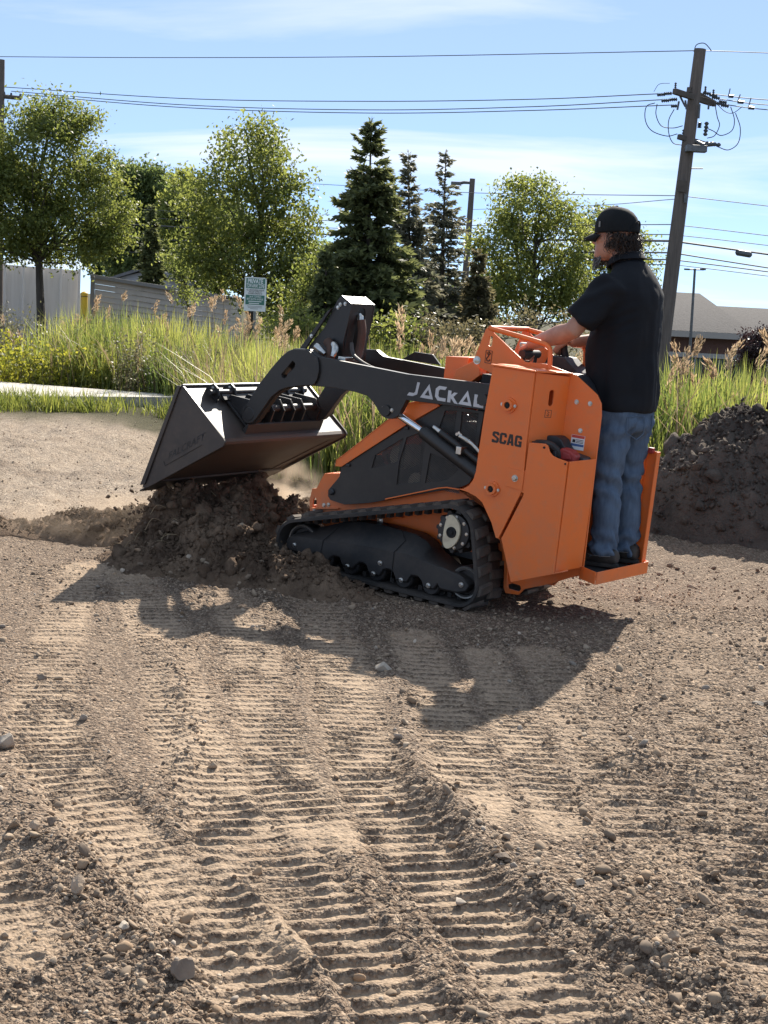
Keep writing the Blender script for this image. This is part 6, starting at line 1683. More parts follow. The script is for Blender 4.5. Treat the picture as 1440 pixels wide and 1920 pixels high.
# plumes on thin stalks
def plume_pos(rs):
    out = []
    for (px0, px1, py0, py1, n, D0, D1) in ((180, 460, 555, 640, 30, 24, 29), (440, 540, 590, 650, 16, 22, 25), (740, 770, 600, 640, 2, 13.5, 14), (790, 920, 645, 690, 22, 13.5, 16), (540, 640, 690, 720, 5, 14, 15), (1255, 1440, 630, 760, 16, 12.8, 14.5), (0, 180, 575, 640, 8, 25, 28), (1020, 1110, 650, 690, 5, 13, 15), (480, 560, 600, 690, 10, 19, 22)):
        for i in range(n): out.append((rs.uniform(px0, px1), rs.uniform(py0, py1), rs.uniform(D0, D1)))
    return out
pv2 = []; pf2 = []; pc2 = []; o0 = 0; st = MB()
for (px, py, D) in plume_pos(rs):
    tip = np.array(at(px, py, D)); g = float(ground_h(tip[0:1], tip[1:2], False)[0])
    if tip[2] - g < 0.5: tip[2] = g + 0.9
    bend = rs.uniform(0, 6.28); bl = rs.uniform(0.03, 0.13)
    L = rs.uniform(0.16, 0.30)
    foot = np.array([tip[0] - math.cos(bend) * 0.12, tip[1] - math.sin(bend) * 0.12, g])
    st.tube([Vector(foot), Vector(foot * 0.4 + tip * 0.6 - np.array([0, 0, 0.05])), Vector(tip - np.array([math.cos(bend) * bl, math.sin(bend) * bl, L * 0.3]))], [0.005, 0.004, 0.0025], 4, caps=False)
    m_ = 60; t = rs.rand(m_)
    cen = tip[None] + np.stack([np.cos(bend) * bl * (t ** 2 - 0.6), np.sin(bend) * bl * (t ** 2 - 0.6), L * (0.5 - t) * -1 - L * 0.45 * t * t * bl * 5], -1)
    cen = cen + rs.normal(0, 1, (m_, 3)) * (0.014 * np.sin(np.pi * np.clip(1.0 - t, 0.05, 0.95)) + 0.006)[:, None] * np.array([1, 1, 0.8])
    v, f, c = leaf_cloud(cen, 0.045 + 0.035 * rs.rand(m_), rs, cols=np.clip(rs.rand() * 0.6 + rs.rand(m_) * 0.4, 0, 1), aspect=0.20, along=np.array([math.cos(bend) * 0.5, math.sin(bend) * 0.5, 0.9]))
    pv2.append(v); pf2.append(f + o0); pc2.append(c); o0 += len(v)
pl = link('reed_plumes', np_mesh('reed_plumes', np.concatenate(pv2), np.concatenate(pf2), colors=np.concatenate(pc2)), m_plume)
tag(pl, 'feathery tan seed plumes standing above the reeds', 'reed plumes', kind='stuff')
stk = st.build('reed_stalks', m_drystem, pl); stk['kind'] = 'stuff'
# verge grass in tufts between the lot and the kerb
tx, ty = [], []
for i in range(150):
    t = rs.rand() ** 0.9; cx = -9.5 + 8.4 * t; cy = 16.1 + (cx + 8.4) * 0.77 + rs.uniform(-0.5, 0.75) - 0.4 * (cx > -3.2)
    m_ = int(rs.uniform(25, 75)); r_ = rs.uniform(0.06, 0.22)
    tx.append(cx + rs.normal(0, r_, m_)); ty.append(cy + rs.normal(0, r_, m_))
x = np.concatenate(tx); y = np.concatenate(ty)
V, F_, c = blades(x, y, ground_h(x, y, False) - 0.01, 0.10 + 0.26 * rs.rand(len(x)) ** 1.5, 0.008 + 0.006 * rs.rand(len(x)), 0.55, rs, np.clip(rs.normal(0.5, 0.28, len(x)), 0, 1), seg=3, bendy=0.6)
gx = link('verge_grass', np_mesh('verge_grass', V, F_, colors=c), m_grass); tag(gx, 'ragged green grass tufts along the kerb and lot edge', 'grass', kind='stuff')
# yellow green broadleaf weeds at the left, grey green ones behind them
def weeds(name, label, m, n, xr, yr, hr, ls, seed):
    rs = np.random.RandomState(seed); pos = []; st_ = MB()
    for i in range(n):
        cx, cy = rs.uniform(*xr), rs.uniform(*yr); hgt = rs.uniform(*hr) * (0.6 + 0.8 * vnoise(np.array([cx]), np.array([cy]), 5)[0]); g = float(ground_h(np.array([cx]), np.array([cy]), False)[0])
        lx, ly = rs.normal(0, 0.12, 2)
        st_.tube([Vector((cx, cy, g)), Vector((cx + lx * 0.4, cy + ly * 0.4, g + hgt * 0.55)), Vector((cx + lx, cy + ly, g + hgt))], [0.006, 0.004, 0.002], 3, caps=False)
        k = 34; t = rs.rand(k) ** 0.7
        pos.append(np.stack([cx + lx * t + rs.normal(0, 0.075, k), cy + ly * t + rs.normal(0, 0.075, k), g + hgt * t], -1))
    pos = np.concatenate(pos)
    V, F_, c = leaf_cloud(pos, ls * rs.uniform(0.6, 1.3, len(pos)), rs, cols=np.clip(rs.normal(0.5, 0.3, len(pos)), 0, 1))
    o = link(name, np_mesh(name, V, F_, colors=c), m); tag(o, label, 'weeds', kind='stuff')
    s_ = st_.build('weed_stems', m_drystem, o); s_['kind'] = 'stuff'
weeds('yellow_weeds', 'yellow green leafy weeds spilling over the pavement at the left', m_weed, 380, (-8.6, -3.9), (22.9, 25.2), (0.28, 0.75), 0.075, 61)
weeds('sage_weeds', 'grey green weeds behind the yellow ones at the left', m_sage, 420, (-10.5, -4.0), (25.6, 30), (0.55, 1.05), 0.06, 62)
weeds('dry_weeds', 'dry olive weeds in front of the reeds left of the bucket', m_sage, 150, (-3.9, -2.2), (21.9, 22.9), (0.35, 0.85), 0.05, 63)

# ------------------------------------------------------------------ trees, left to right
broad_tree('broad rounded pear tree at the far left with a dark bare trunk', 40, 80, 640, [(85, 300, 112, 100), (170, 395, 82, 85), (20, 390, 105, 100), (95, 440, 125, 55), (95, 225, 70, 45), (150, 225, 26, 36), (195, 320, 28, 40), (205, 440, 45, 45), (-60, 330, 80, 110)], 0.105, m_leaf1, 0.13, 1.2, 1)
broad_tree('open crowned tree with upright limbs behind the white tow sign', 34, 462, 640, [(470, 295, 82, 62), (430, 390, 95, 75), (530, 400, 70, 75), (470, 490, 115, 60), (505, 255, 42, 28), (385, 470, 50, 60), (565, 480, 45, 55), (510, 558, 70, 42), (560, 570, 60, 50)], 0.100, m_leaf1, 0.10, 1.2, 2)
broad_tree('far green tree between the rounded pear tree and the dark fir', 72, 250, 560, [(245, 370, 62, 62), (290, 352, 62, 48), (235, 440, 60, 60), (300, 420, 70, 70), (260, 490, 70, 40)], 0.19, m_leaf3, 0.16, 0.85, 3, group=None)
broad_tree('far yellow green tree peeping over the siding wall', 66, 345, 560, [(350, 372, 50, 52), (330, 440, 60, 60), (375, 460, 55, 75), (345, 515, 55, 40), (395, 420, 30, 50)], 0.17, m_leaf2, 0.14, 0.85, 4)
broad_tree('farthest hazy green tree filling the gap behind the siding wall', 84, 300, 570, [(215, 470, 60, 60), (300, 470, 70, 60), (390, 500, 60, 60), (320, 400, 80, 60), (420, 430, 60, 60)], 0.24, m_leaf3, 0.16, 0.6, 21)
broad_tree('low leafy shrub drooping over the siding wall', 38, 375, 620, [(352, 545, 26, 22), (330, 500, 30, 28), (366, 562, 14, 14)], 0.085, m_leaf2, 0.04, 1.0, 22, name='shrub', cat='shrub', clump=0.22)
broad_tree('leafy shrub between the tow sign and the tallest spruce', 31, 570, 650, [(560, 560, 48, 60), (590, 520, 36, 50), (540, 600, 50, 40)], 0.085, m_leaf1, 0.05, 1.0, 23, name='shrub', cat='shrub', clump=0.25)
broad_tree('far leafy tree filling in behind the tallest spruce', 64, 640, 600, [(610, 500, 48, 55), (650, 540, 60, 60), (585, 560, 40, 50)], 0.15, m_leaf3, 0.12, 0.9, 24)
broad_tree('far leafy tree low behind the two thin spruces', 66, 840, 600, [(790, 560, 60, 55), (850, 575, 60, 50), (905, 560, 45, 50)], 0.15, m_leaf3, 0.12, 0.8, 25)
conifer('dark narrow fir behind the siding wall', 52, (285, 385), (288, 560), 48, m_needle, 0.9, 5, name='fir_tree', droop=0.5, size=1.25)
conifer('tallest dense dark spruce in the middle, pointed top against the sky', 30, (696, 226), (690, 660), 150, m_needle, 1.35, 6, size=1.1)
conifer('thinner spruce just right of the tallest one', 33, (766, 288), (775, 660), 112, m_needle3, 1.1, 7, bare=0.45, size=1.05)
conifer('half bare spruce with brown twigs, left of the wooden street light pole', 35, (836, 284), (828, 660), 108, m_needle3, 1.0, 8, bare=0.60, size=1.0)
conifer('low olive brown spruce right of the half bare one', 33, (898, 470), (900, 660), 68, m_needle2, 0.9, 9, size=1.2, droop=0.35)
conifer('small dark spruce in shade left of the tallest one', 29, (612, 470), (610, 660), 62, m_needle, 0.8, 14, size=1.2)
broad_tree('bushy green tree between the olive spruce and the man', 38, 1000, 660, [(990, 395, 70, 55), (1000, 350, 45, 24), (940, 460, 56, 66), (1055, 450, 56, 74), (1000, 530, 95, 70), (1060, 560, 50, 60), (930, 560, 50, 60)], 0.10, m_leaf2, 0.11, 1.15, 10)
broad_tree('tree partly hidden behind the black cap', 45, 1140, 660, [(1110, 420, 32, 36), (1140, 450, 60, 50), (1195, 475, 38, 40), (1130, 520, 60, 60), (1190, 530, 40, 40)], 0.11, m_leaf2, 0.10, 0.9, 11)
broad_tree('dark purple leaved shrub at the right edge in front of the brick building', 42, 1425, 700, [(1420, 660, 38, 32), (1440, 645, 40, 38), (1400, 675, 22, 22)], 0.10, m_purple, 0.05, 1.2, 12, name='shrub', cat='shrub', clump=0.22)
broad_tree('shaded undergrowth bush below the spruces, behind the loader mast', 27, 600, 680, [(600, 620, 60, 45), (660, 630, 60, 40), (740, 625, 60, 40), (540, 615, 45, 40)], 0.09, m_leaf1, 0.04, 1.0, 13, name='shrub', cat='shrub', clump=0.25)
broad_tree('low brush behind the reeds right of the tall plume', 28, 850, 690, [(820, 620, 50, 40), (880, 625, 50, 38), (960, 620, 60, 40), (1050, 625, 50, 40)], 0.08, m_needle2, 0.04, 0.9, 15, name='shrub', cat='shrub', clump=0.25)

# ------------------------------------------------------------------ walls at the left
m_wallw = pbr('grey white fence boards', (0.70, 0.65, 0.60), (0.62, 0.57, 0.52), rough=0.85, scale=2, stretch=(6, 6, 0.4), bs=0.2, bscale=20, bdist=0.01)
m_siding = pbr('taupe siding', (0.52, 0.45, 0.385), (0.45, 0.39, 0.335), rough=0.8, scale=3)
m_trim = pbr('grey trim', (0.25, 0.235, 0.225), rough=0.8)
m_block = pbr('cream blocks', (0.62, 0.56, 0.46), (0.52, 0.46, 0.38), rough=0.9, scale=8)
m_mortar = pbr('mortar', (0.30, 0.26, 0.22), rough=0.95)
def vert_plate(parent, name, m, D0, D1, px0, px1, top0, top1, th, zb):
    """upright panel from (px0 at D0) to (px1 at D1), top edge through the two pixels"""
    a, c = at(px0, top0, D0), at(px1, top1, D1); d = Vector((c.x - a.x, c.y - a.y, 0)).normalized(); n_ = Vector((d.y, -d.x, 0)) * th
    v = []
    for p in (a, c):
        for q in (Vector((0, 0, 0)), n_):
            v += [(p.x + q.x, p.y + q.y, zb), (p.x + q.x, p.y + q.y, p.z)]
    f = [(0, 1, 3, 2), (4, 6, 7, 5), (0, 4, 5, 1), (2, 3, 7, 6), (1, 5, 7, 3), (0, 2, 6, 4)]
    return MB().add(v, f).build(name, m, parent, 0.008)
fe = empty('panel_fence', at(40, 640, 46)); tag(fe, 'tall grey white panel fence behind the rounded pear tree', 'fence')
fe_inv = Matrix.Translation(-fe.location)
def under(o, root):
    o.parent = root; o.matrix_parent_inverse = Matrix.Translation(-root.location); return o
for i in range(6):
    p0, p1 = -60 + i * 34.8, -60 + (i + 1) * 34.8 - 0.8
    under(vert_plate(None, 'fence_panel', m_wallw, 46 + i * 0.15, 46.1 + i * 0.15, p0, p1, 490 + i * 2.9, 492.9 + i * 2.9, 0.06, -0.3), fe)
    under(vert_plate(None, 'fence_batten', m_wallw, 45.9 + i * 0.15, 45.95 + i * 0.15, p1 - 1.5, p1 + 1.8, 489.5 + i * 2.9, 489.5 + i * 2.9, 0.05, -0.3), fe)
sw = empty('siding_enclosure', at(180, 640, 42)); tag(sw, 'low taupe wall of horizontal siding boards left of the tow sign', 'wall')
for i in range(11):
    t0, t1 = 522 + i * 10.4, 562 + i * 9.6
    a, c = at(178, t0, 42), at(432, t1, 44.5); a2, c2 = at(178, t0 + 9.9, 42), at(432, t1 + 9.1, 44.5)
    q = 0.02
    v = [(a.x, a.y, a.z), (c.x, c.y, c.z), (c2.x, c2.y - 0.035, c2.z), (a2.x, a2.y - 0.035, a2.z), (a.x, a.y + 0.05, a.z), (c.x, c.y + 0.05, c.z), (c2.x, c2.y + 0.05, c2.z), (a2.x, a2.y + 0.05, a2.z)]
    under(MB().add(v, [(0, 3, 2, 1), (4, 5, 6, 7), (0, 1, 5, 4), (3, 7, 6, 2), (0, 4, 7, 3), (1, 2, 6, 5)]).build('siding_board', m_siding), sw)
under(vert_plate(None, 'corner_trim', m_trim, 41.9, 41.9, 171, 178.5, 517, 518, 0.08, -0.4), sw)
a, c = at(170, 514, 41.88), at(436, 556, 44.4); a2, c2 = at(170, 521, 41.88), at(436, 562.5, 44.4)
v = [(a.x, a.y - 0.06, a.z), (c.x, c.y - 0.06, c.z), (c2.x, c2.y - 0.06, c2.z), (a2.x, a2.y - 0.06, a2.z), (a.x, a.y + 0.1, a.z), (c.x, c.y + 0.1, c.z), (c2.x, c2.y + 0.1, c2.z), (a2.x, a2.y + 0.1, a2.z)]
under(MB().add(v, [(0, 3, 2, 1), (4, 5, 6, 7), (0, 1, 5, 4), (3, 7, 6, 2), (0, 4, 7, 3), (1, 2, 6, 5)]).build('top_cap', m_trim), sw)
bw = empty('block_pier', at(438, 640, 44.7)); tag(bw, 'sunlit cream block pier at the right end of the siding wall', 'wall')
p0 = at(431, 556, 44.6); d = Vector((0.55, 0.83, 0)).normalized()
blk = MB().box(0.008, 0.232, -0.05, 0.05, 0.006, 0.114).mesh('block', False)
core = MB().add([tuple(Vector((p0.x, p0.y, -0.3)) + d * u_ + Vector((d.y, -d.x, 0)) * w_ + Vector((0, 0, h_))) for u_ in (0, 0.50) for w_ in (-0.03, 0.03) for h_ in (0, p0.z + 0.3)], [(0, 1, 3, 2), (4, 6, 7, 5), (0, 4, 5, 1), (2, 3, 7, 6), (0, 2, 6, 4), (1, 5, 7, 3)]).build('mortar_core', m_mortar)
under(core, bw)
for r_ in range(12):
    for q in range(2):
        o = link('block', blk, m_block); pz = p0 + d * (q * 0.24 + (0.0 if r_ % 2 else 0.01)) + Vector((0, 0, -0.12 * (r_ + 1)))
        o.matrix_world = Matrix(((d.x, -d.y, 0, pz.x), (d.y, d.x, 0, pz.y), (0, 0, 1, pz.z), (0, 0, 0, 1)))
        o.parent = bw; o.matrix_parent_inverse = Matrix.Translation(-bw.location)
# gabled house glimpsed through the leaves
m_house = pbr('pale house wall', (0.42, 0.42, 0.45), (0.36, 0.36, 0.39), rough=0.85, scale=3)
m_hroof = pbr('grey roof', (0.15, 0.145, 0.15), (0.20, 0.19, 0.19), rough=0.9, scale=8)
g0 = at(215, 560, 62); hw = Vector((g0.x, 62, -1.0))
hs = empty('gabled_house', hw); tag(hs, 'pale gabled house glimpsed through leaves above the siding wall', 'house')
zt = at(280, 503, 62).z + 1.0; ze = at(240, 524, 62).z + 1.0; wd_ = at(335, 512, 62).x - g0.x
MB().prism([(0, 0), (wd_, 0), (wd_, ze), (wd_ / 2, zt - 0.1), (0, ze)], 0, 8, 'y').build('wall', m_house, hs)
for sg in (0, 1):
    x0, x1 = (-0.25, wd_ / 2) if sg == 0 else (wd_ + 0.25, wd_ / 2)
    MB().prism([(x0, ze - 0.1), (x1, zt - 0.02), (x1, zt + 0.10), (x0, ze + 0.02)], -0.3, 8.3, 'y').build('roof', m_hroof, hs)

# ------------------------------------------------------------------ bollard and tow sign
m_yellow = pbr('yellow bollard paint', (0.85, 0.52, 0.03), (0.72, 0.42, 0.03), rough=0.55, scale=6)
bo = at(156, 640, 40); top = at(159, 550, 40)
bol = empty('bollard', (bo.x, 40, 0)); tag(bol, 'yellow pipe bollard standing left of the siding wall', 'bollard')
MB().lathe([(-0.1, 0.085), (top.z - 0.03, 0.085)], (0, 0, 0), 'z', 20).build('post', m_yellow, bol)
MB().lathe([(top.z - 0.03, 0.092), (top.z + 0.01, 0.090), (top.z + 0.04, 0.05), (top.z + 0.05, 0.01)], (0, 0, 0), 'z', 20).build('cap', m_yellow, bol)
MB().lathe([(top.z - 0.09, 0.088), (top.z - 0.065, 0.088)], (0, 0, 0), 'z', 20).build('band', pbr('dark band', (0.20, 0.11, 0.02), rough=0.6), bol)
m_signw = pbr('white sign face', (0.60, 0.64, 0.64), rough=0.5)
m_signg = pbr('green sign print', (0.030, 0.135, 0.105), rough=0.5)
m_post = pbr('galvanised post', (0.16, 0.17, 0.16), rough=0.5, metal=0.6)
SD = 23.0
tl, tr2, br2, bl2 = at(459.2, 519, SD), at(500.5, 521, SD), at(497.5, 585, SD), at(456.8, 582, SD)
sg_ = empty('tow_sign', (tl.x, SD, 0)); tag(sg_, 'white and green private tow away zone sign among the reeds', 'sign')
ex = (tr2 - tl + br2 - bl2) * 0.5; ez = (tl - bl2 + tr2 - br2) * 0.5; W_, H_ = ex.length, ez.length; ex.normalize(); ez.normalize(); ey = ez.cross(ex)
o0 = (tl + tr2 + br2 + bl2) / 4
SM = Matrix(((ex.x, ey.x, ez.x, o0.x), (ex.y, ey.y, ez.y, o0.y), (ex.z, ey.z, ez.z, o0.z), (0, 0, 0, 1)))
def on_sign(o):
    o.parent = sg_; o.matrix_basis = Matrix.Translation(-sg_.location) @ SM; return o
w2, h2, ch = W_ / 2, H_ / 2, 0.028
board = on_sign(MB().prism([(-w2, -h2), (w2, -h2), (w2, h2 - ch), (w2 - ch * 1.1, h2), (-w2, h2)], -0.001, 0.003).build('sign_face', m_signw))
def panel_(x0, x1, z0, z1, m, name, y=-0.0025): return on_sign(MB().box(x0 * w2, x1 * w2, y - 0.0006, y, z0 * h2, z1 * h2).build(name, m))
panel_(-0.86, 0.86, 0.34, 0.93, m_signg, 'green_band')
panel_(-0.86, 0.86, -0.62, -0.05, m_signg, 'green_band')
def stext(txt, size, cx, cz, m, bold=0.0, maxw=1.6):
    me_ = text_mesh(txt, size, bold); xs = [q.co.x for q in me_.vertices]; zs = [q.co.y for q in me_.vertices]
    w_ = max(xs) - min(xs); k = min(1.0, maxw * w2 / w_); mx_, mz_ = (max(xs) + min(xs)) / 2, (max(zs) + min(zs)) / 2
    for q in me_.vertices: q.co = ((q.co.x - mx_) * k + cx * w2, -0.0040, (q.co.y - mz_) + cz * h2)
    return on_sign(link('sign_text', me_, m))
stext('PRIVATE', 0.088, -0.02, 0.77, m_signw, 0.003, 1.40)
stext('TOW AWAY ZONE', 0.080, 0.0, 0.50, m_signw, 0.002, 1.62)
stext('ALL UNAUTHORIZED VEHICLES', 0.030, 0.0, 0.25, m_ink, 0.0004, 1.6)
stext('WILL BE TOWED AT', 0.030, 0.0, 0.15, m_ink, 0.0004, 1.2)
stext('OWNERS EXPENSE BY', 0.030, 0.0, 0.04, m_ink, 0.0004, 1.3)
stext('J & R TOWING', 0.040, 0.0, -0.16, m_signw, 0.0005, 1.1)
stext('8877 AUSTIN AVENUE', 0.040, 0.0, -0.29, m_signw, 0.0005, 1.5)
panel_(-0.6, 0.6, -0.45, -0.40, m_signw, 'print_line', -0.0035); panel_(-0.55, 0.4, -0.57, -0.52, m_signw, 'print_line', -0.0035)
for i, (a0_, a1_) in enumerate(((-0.7, 0.7), (-0.62, 0.66), (-0.4, 0.3))): panel_(a0_, a1_, -0.72 - i * 0.075, -0.70 - i * 0.075, m_ink, 'print_line', -0.0030)
pb = at(478, 600, SD)
gz = float(ground_h(np.array([o0.x]), np.array([SD + 0.03]), False)[0])
MB().box(-0.02, 0.02, -0.012, 0.012, gz - 0.2, o0.z + h2 * 0.95).build('post', m_post, sg_).location = (o0.x - tl.x, 0.025, 0)

# ------------------------------------------------------------------ poles and lines
m_pole = pbr('weathered pole wood', (0.155, 0.125, 0.105), (0.095, 0.078, 0.068), rough=0.95, scale=3, stretch=(8, 8, 0.5), bs=0.5, bscale=14, bdist=0.02)
m_arm = pbr('crossarm wood', (0.11, 0.09, 0.075), (0.075, 0.062, 0.052), rough=0.95, scale=6)
m_insul = pbr('grey insulator', (0.075, 0.082, 0.088), rough=0.35)
m_wire = pbr('wire', (0.035, 0.037, 0.040), rough=0.6)
m_galv = pbr('grey hardware', (0.15, 0.15, 0.15), (0.09, 0.09, 0.09), rough=0.5, metal=0.5)
PD = 34.0
pt, pb = at(1313, 92, PD), at(1243, 640, PD)
dirp = (pt - pb).normalized(); pbase = pb + dirp * ((-2.0 - pb.z) / dirp.z)
up_ = empty('utility_pole', pbase); tag(up_, 'leaning wooden utility pole behind the man, carrying crossarms and cables', 'utility pole')
MB().tube([Vector((0, 0, 0)), (pt - pbase) * 0.5, pt - pbase], [0.185, 0.160, 0.125], 16).build('pole', m_pole, up_)
def PP(px, py, dy=0.0): return at(px, py, PD + dy) - pbase
def ptube(pts, r, name, m, n=8, parent=up_): return MB().tube(pts, r, n).build(name, m, parent)
def arm_box(a, c, hgt, dep, name='crossarm'):
    a, c = Vector(a), Vector(c); d = (c - a); L = d.length; d.normalize(); z_ = Vector((0, 0, 1)); y_ = z_.cross(d).normalized(); z_ = d.cross(y_)
    mb = MB().box(0, L, -dep / 2, dep / 2, -hgt / 2, hgt / 2)
    mb.v = [tuple(a + d * p[0] + y_ * p[1] + z_ * p[2]) for p in mb.v]
    return mb.build(name, m_arm, up_, 0.01)
arm_box(PP(1264, 171, -0.45), PP(1336, 194, 0.30), 0.12, 0.10)
arm_box(PP(1291, 168, -0.10), PP(1340, 195, 0.75), 0.12, 0.10)
arm_box(PP(1272, 256, -0.15), PP(1322, 271, 0.15), 0.11, 0.10)
ptube([PP(1296, 262), PP(1318, 272), PP(1338, 270)], 0.05, 'cutout_bracket', m_galv)
MB().box(-0.22, 0.22, -0.12, 0.12, -0.07, 0.07).build('equipment_box', m_galv, up_, 0.01).location = PP(1305, 279, -0.25)
MB().box(-0.11, 0.11, -0.02, 0.02, -0.12, 0.12).build('plate', m_arm, up_).location = PP(1279, 349, -0.20)
MB().box(-0.04, 0.04, -0.02, 0.02, -0.09, 0.09).build('plate', m_galv, up_).location = PP(1286, 372, -0.18)
ptube([PP(1297, 316, -0.1), PP(1318, 316, -0.1)], 0.012, 'step_bracket', m_galv)
def insulator(px, py, a, L=0.20, r=0.045, dy=0):
    """stack of discs along a direction"""
    p = PP(px, py, dy); a = Vector(a).normalized(); k = 9
    pts = [p + a * (L * i / (k - 1)) for i in range(k)]
    return ptube(pts, [r if i % 2 else r * 0.45 for i in range(k)], 'insulator', m_insul, 10)
for (px, py, a) in ((1232, 178, (1, 0, 0.12)), (1245, 176, (1, 0, 0.12)), (1240, 189, (1, 0, 0.1)), (1255, 187, (1, 0, 0.1)), (1258, 199, (1, 0, 0.08)), (1318, 174, (1, 0, -0.1)), (1330, 178, (1, 0, -0.1)), (1335, 182, (1, 0, -0.12)), (1348, 190, (1, 0, -0.12)), (1340, 193, (1, 0, -0.1)), (1352, 197, (1, 0, -0.1))): insulator(px, py, a, 0.17)
for (px, py) in ((1266, 163), (1322, 170), (1337, 176)): insulator(px, py + 6, (0, 0, 1), 0.16, 0.03)
for (px, py, h_) in ((1281, 262, 0.22), (1322, 255, 0.30), (1311, 240, 0.12)): insulator(px, py, (0.05, 0, 1), h_, 0.055)
insulator(1322, 268, (1, 0, -0.08), 0.34, 0.05)
for (px, py, px2, py2) in ((1273, 190, 1270, 206), (1285, 188, 1287, 205), (1312, 195, 1310, 222), (1329, 196, 1328, 205), (1275, 180, 1285, 200)): ptube([PP(px, py, -0.2), PP(px2, py2, -0.2)], 0.022, 'arrester', m_insul, 7)
def loop(pts, r=0.010): return MB().tube(smooth_path([PP(*p) for p in pts], 6), r, 5).build('jumper_wire', m_wire, up_)
loop([(1228, 193), (1212, 200), (1210, 225), (1222, 245), (1250, 255), (1270, 251)])
loop([(1232, 195), (1230, 215), (1240, 236), (1262, 240), (1280, 236)])
loop([(1264, 205), (1254, 225), (1254, 250), (1262, 268), (1278, 272)])
loop([(1341, 198), (1345, 220), (1349, 235), (1340, 254), (1326, 259)])
loop([(1370, 200), (1377, 225), (1372, 245), (1352, 254), (1338, 246), (1327, 241)])
loop([(1379, 212), (1388, 240), (1384, 268), (1366, 281), (1348, 276), (1340, 272)])
loop([(1301, 97), (1306, 84), (1320, 81), (1330, 90), (1334, 96)])
loop([(1226, 172), (1236, 158), (1256, 156)], 0.006)
loop([(1340, 190), (1358, 208), (1374, 212), (1392, 200)], 0.008)
for (px, py, px2, py2, tx_, ty_) in ((1366, 180, 1375, 181, 1369, 166), (1383, 191, 1394, 192, 1388, 177), (1403, 202, 1414, 203, 1408, 184)):
    o = ptube([PP(px, py), PP(px2, py2)], 0.035, 'line_sensor', m_insul, 8); ptube([PP(px, py), PP(tx_, ty_)], 0.012, 'sensor_mast', m_insul, 6, o)

# the other poles
lp_t, lp_b = at(1, 112, 44), at(-6, 640, 44)
lpo = empty('utility_pole', (lp_b.x, 44, -0.2)); tag(lpo, 'dark utility pole cut off by the left edge of the frame', 'utility pole')
q0 = Vector(lpo.location)
MB().tube([Vector((0, 0, 0)), lp_t - q0], [0.17, 0.12], 12).build('pole', m_pole, lpo)
MB().tube([at(-25, 178, 44) - q0, at(40, 184, 44) - q0], 0.06, 8).build('crossarm', m_arm, lpo)
for px, py in ((8, 176), (21, 178), (38, 180)): MB().tube([at(px, py + 4, 44) - q0, at(px, py - 4, 44) - q0], [0.045, 0.025], 8).build('insulator', m_insul, lpo)
mp_t, mp_b = at(886, 335, 50), at(862, 660, 50)
mpo = empty('street_light_pole', (mp_b.x, 50, mp_b.z - 0.8)); q0 = Vector(mpo.location)
tag(mpo, 'bare wooden pole with a short street light arm, right of the half bare spruce', 'light pole')
MB().tube([Vector((0, 0, 0)), mp_t - q0], [0.13, 0.085], 12).build('pole', m_pole, mpo)
MB().tube([at(885, 343, 50) - q0, at(870, 342, 50) - q0, at(860, 344, 50) - q0], [0.045, 0.05, 0.055], 8).build('light_arm', m_galv, mpo)
MB().box(-0.28, 0.05, -0.09, 0.09, -0.05, 0.05).build('lamp_head', m_galv, mpo, 0.02).location = at(862, 344, 50) - q0
gl_t, gl_b = at(1303, 504, 58), at(1293, 672, 58)
glo = empty('lot_light', (gl_b.x, 58, gl_b.z - 0.6)); q0 = Vector(glo.location)
tag(glo, 'thin dark twin head lot light in front of the shingled roof', 'light pole')
MB().tube([Vector((0, 0, 0)), gl_t - q0], [0.06, 0.045], 10).build('pole', m_galv, glo)
MB().tube([at(1286, 505, 58) - q0, at(1320, 506, 58) - q0], 0.025, 8).build('cross_bar', m_galv, glo)
for px in (1288, 1318): MB().box(-0.10, 0.10, -0.06, 0.06, -0.03, 0.03).build('lamp_head', m_galv, glo).location = at(px, 505, 58) - q0

def power_line(label, pts, r, m=m_wire):
    """pts: (px, py, distance); hangs as a smooth curve"""
    P_ = [at(*p) for p in pts]; o = Vector(P_[0])
    ob = MB().tube([p - o for p in smooth_path(P_, 10)], r, 5).build('power_line', m); ob.location = o
    tag(ob, label, 'power line', 'overhead lines'); return ob
power_line('topmost overhead wire crossing the whole sky', [(-40, 106, 44), (300, 108, 42), (720, 106, 38.5), (1305, 95, 34)], 0.010)
power_line('topmost wire running off right from the leaning pole top', [(1318, 95, 34), (1380, 97, 35), (1480, 101, 36)], 0.010)
power_line('highest of the three middle wires left of the leaning pole', [(5, 163, 44), (350, 185, 42), (690, 190, 39), (1000, 186, 36.5), (1232, 176, 34)], 0.011)
power_line('second of the three middle wires left of the leaning pole', [(21, 171, 44), (350, 197, 42), (690, 206, 39), (1000, 200, 36.5), (1240, 187, 34)], 0.011)
power_line('lowest of the three middle wires left of the leaning pole', [(38, 177, 44), (350, 202, 42), (690, 212, 39), (1000, 207, 36.5), (1258, 197, 34)], 0.011)
power_line('upper of three wires with sensors at the right edge', [(1318, 174, 34), (1400, 184, 35), (1480, 190, 36)], 0.011)
power_line('middle of three wires with sensors at the right edge', [(1335, 183, 34), (1400, 193, 35), (1480, 200, 36)], 0.011)
power_line('lower of three wires with sensors at the right edge', [(1340, 193, 34), (1410, 203, 35), (1480, 209, 36)], 0.011)
power_line('thin wire level with the street light pole top', [(520, 341, 60), (720, 352, 55), (900, 362, 46), (1270, 367, 34.2)], 0.010)
power_line('thin wire running right below the pole equipment', [(1284, 368, 34), (1360, 377, 35), (1480, 391, 36)], 0.010)
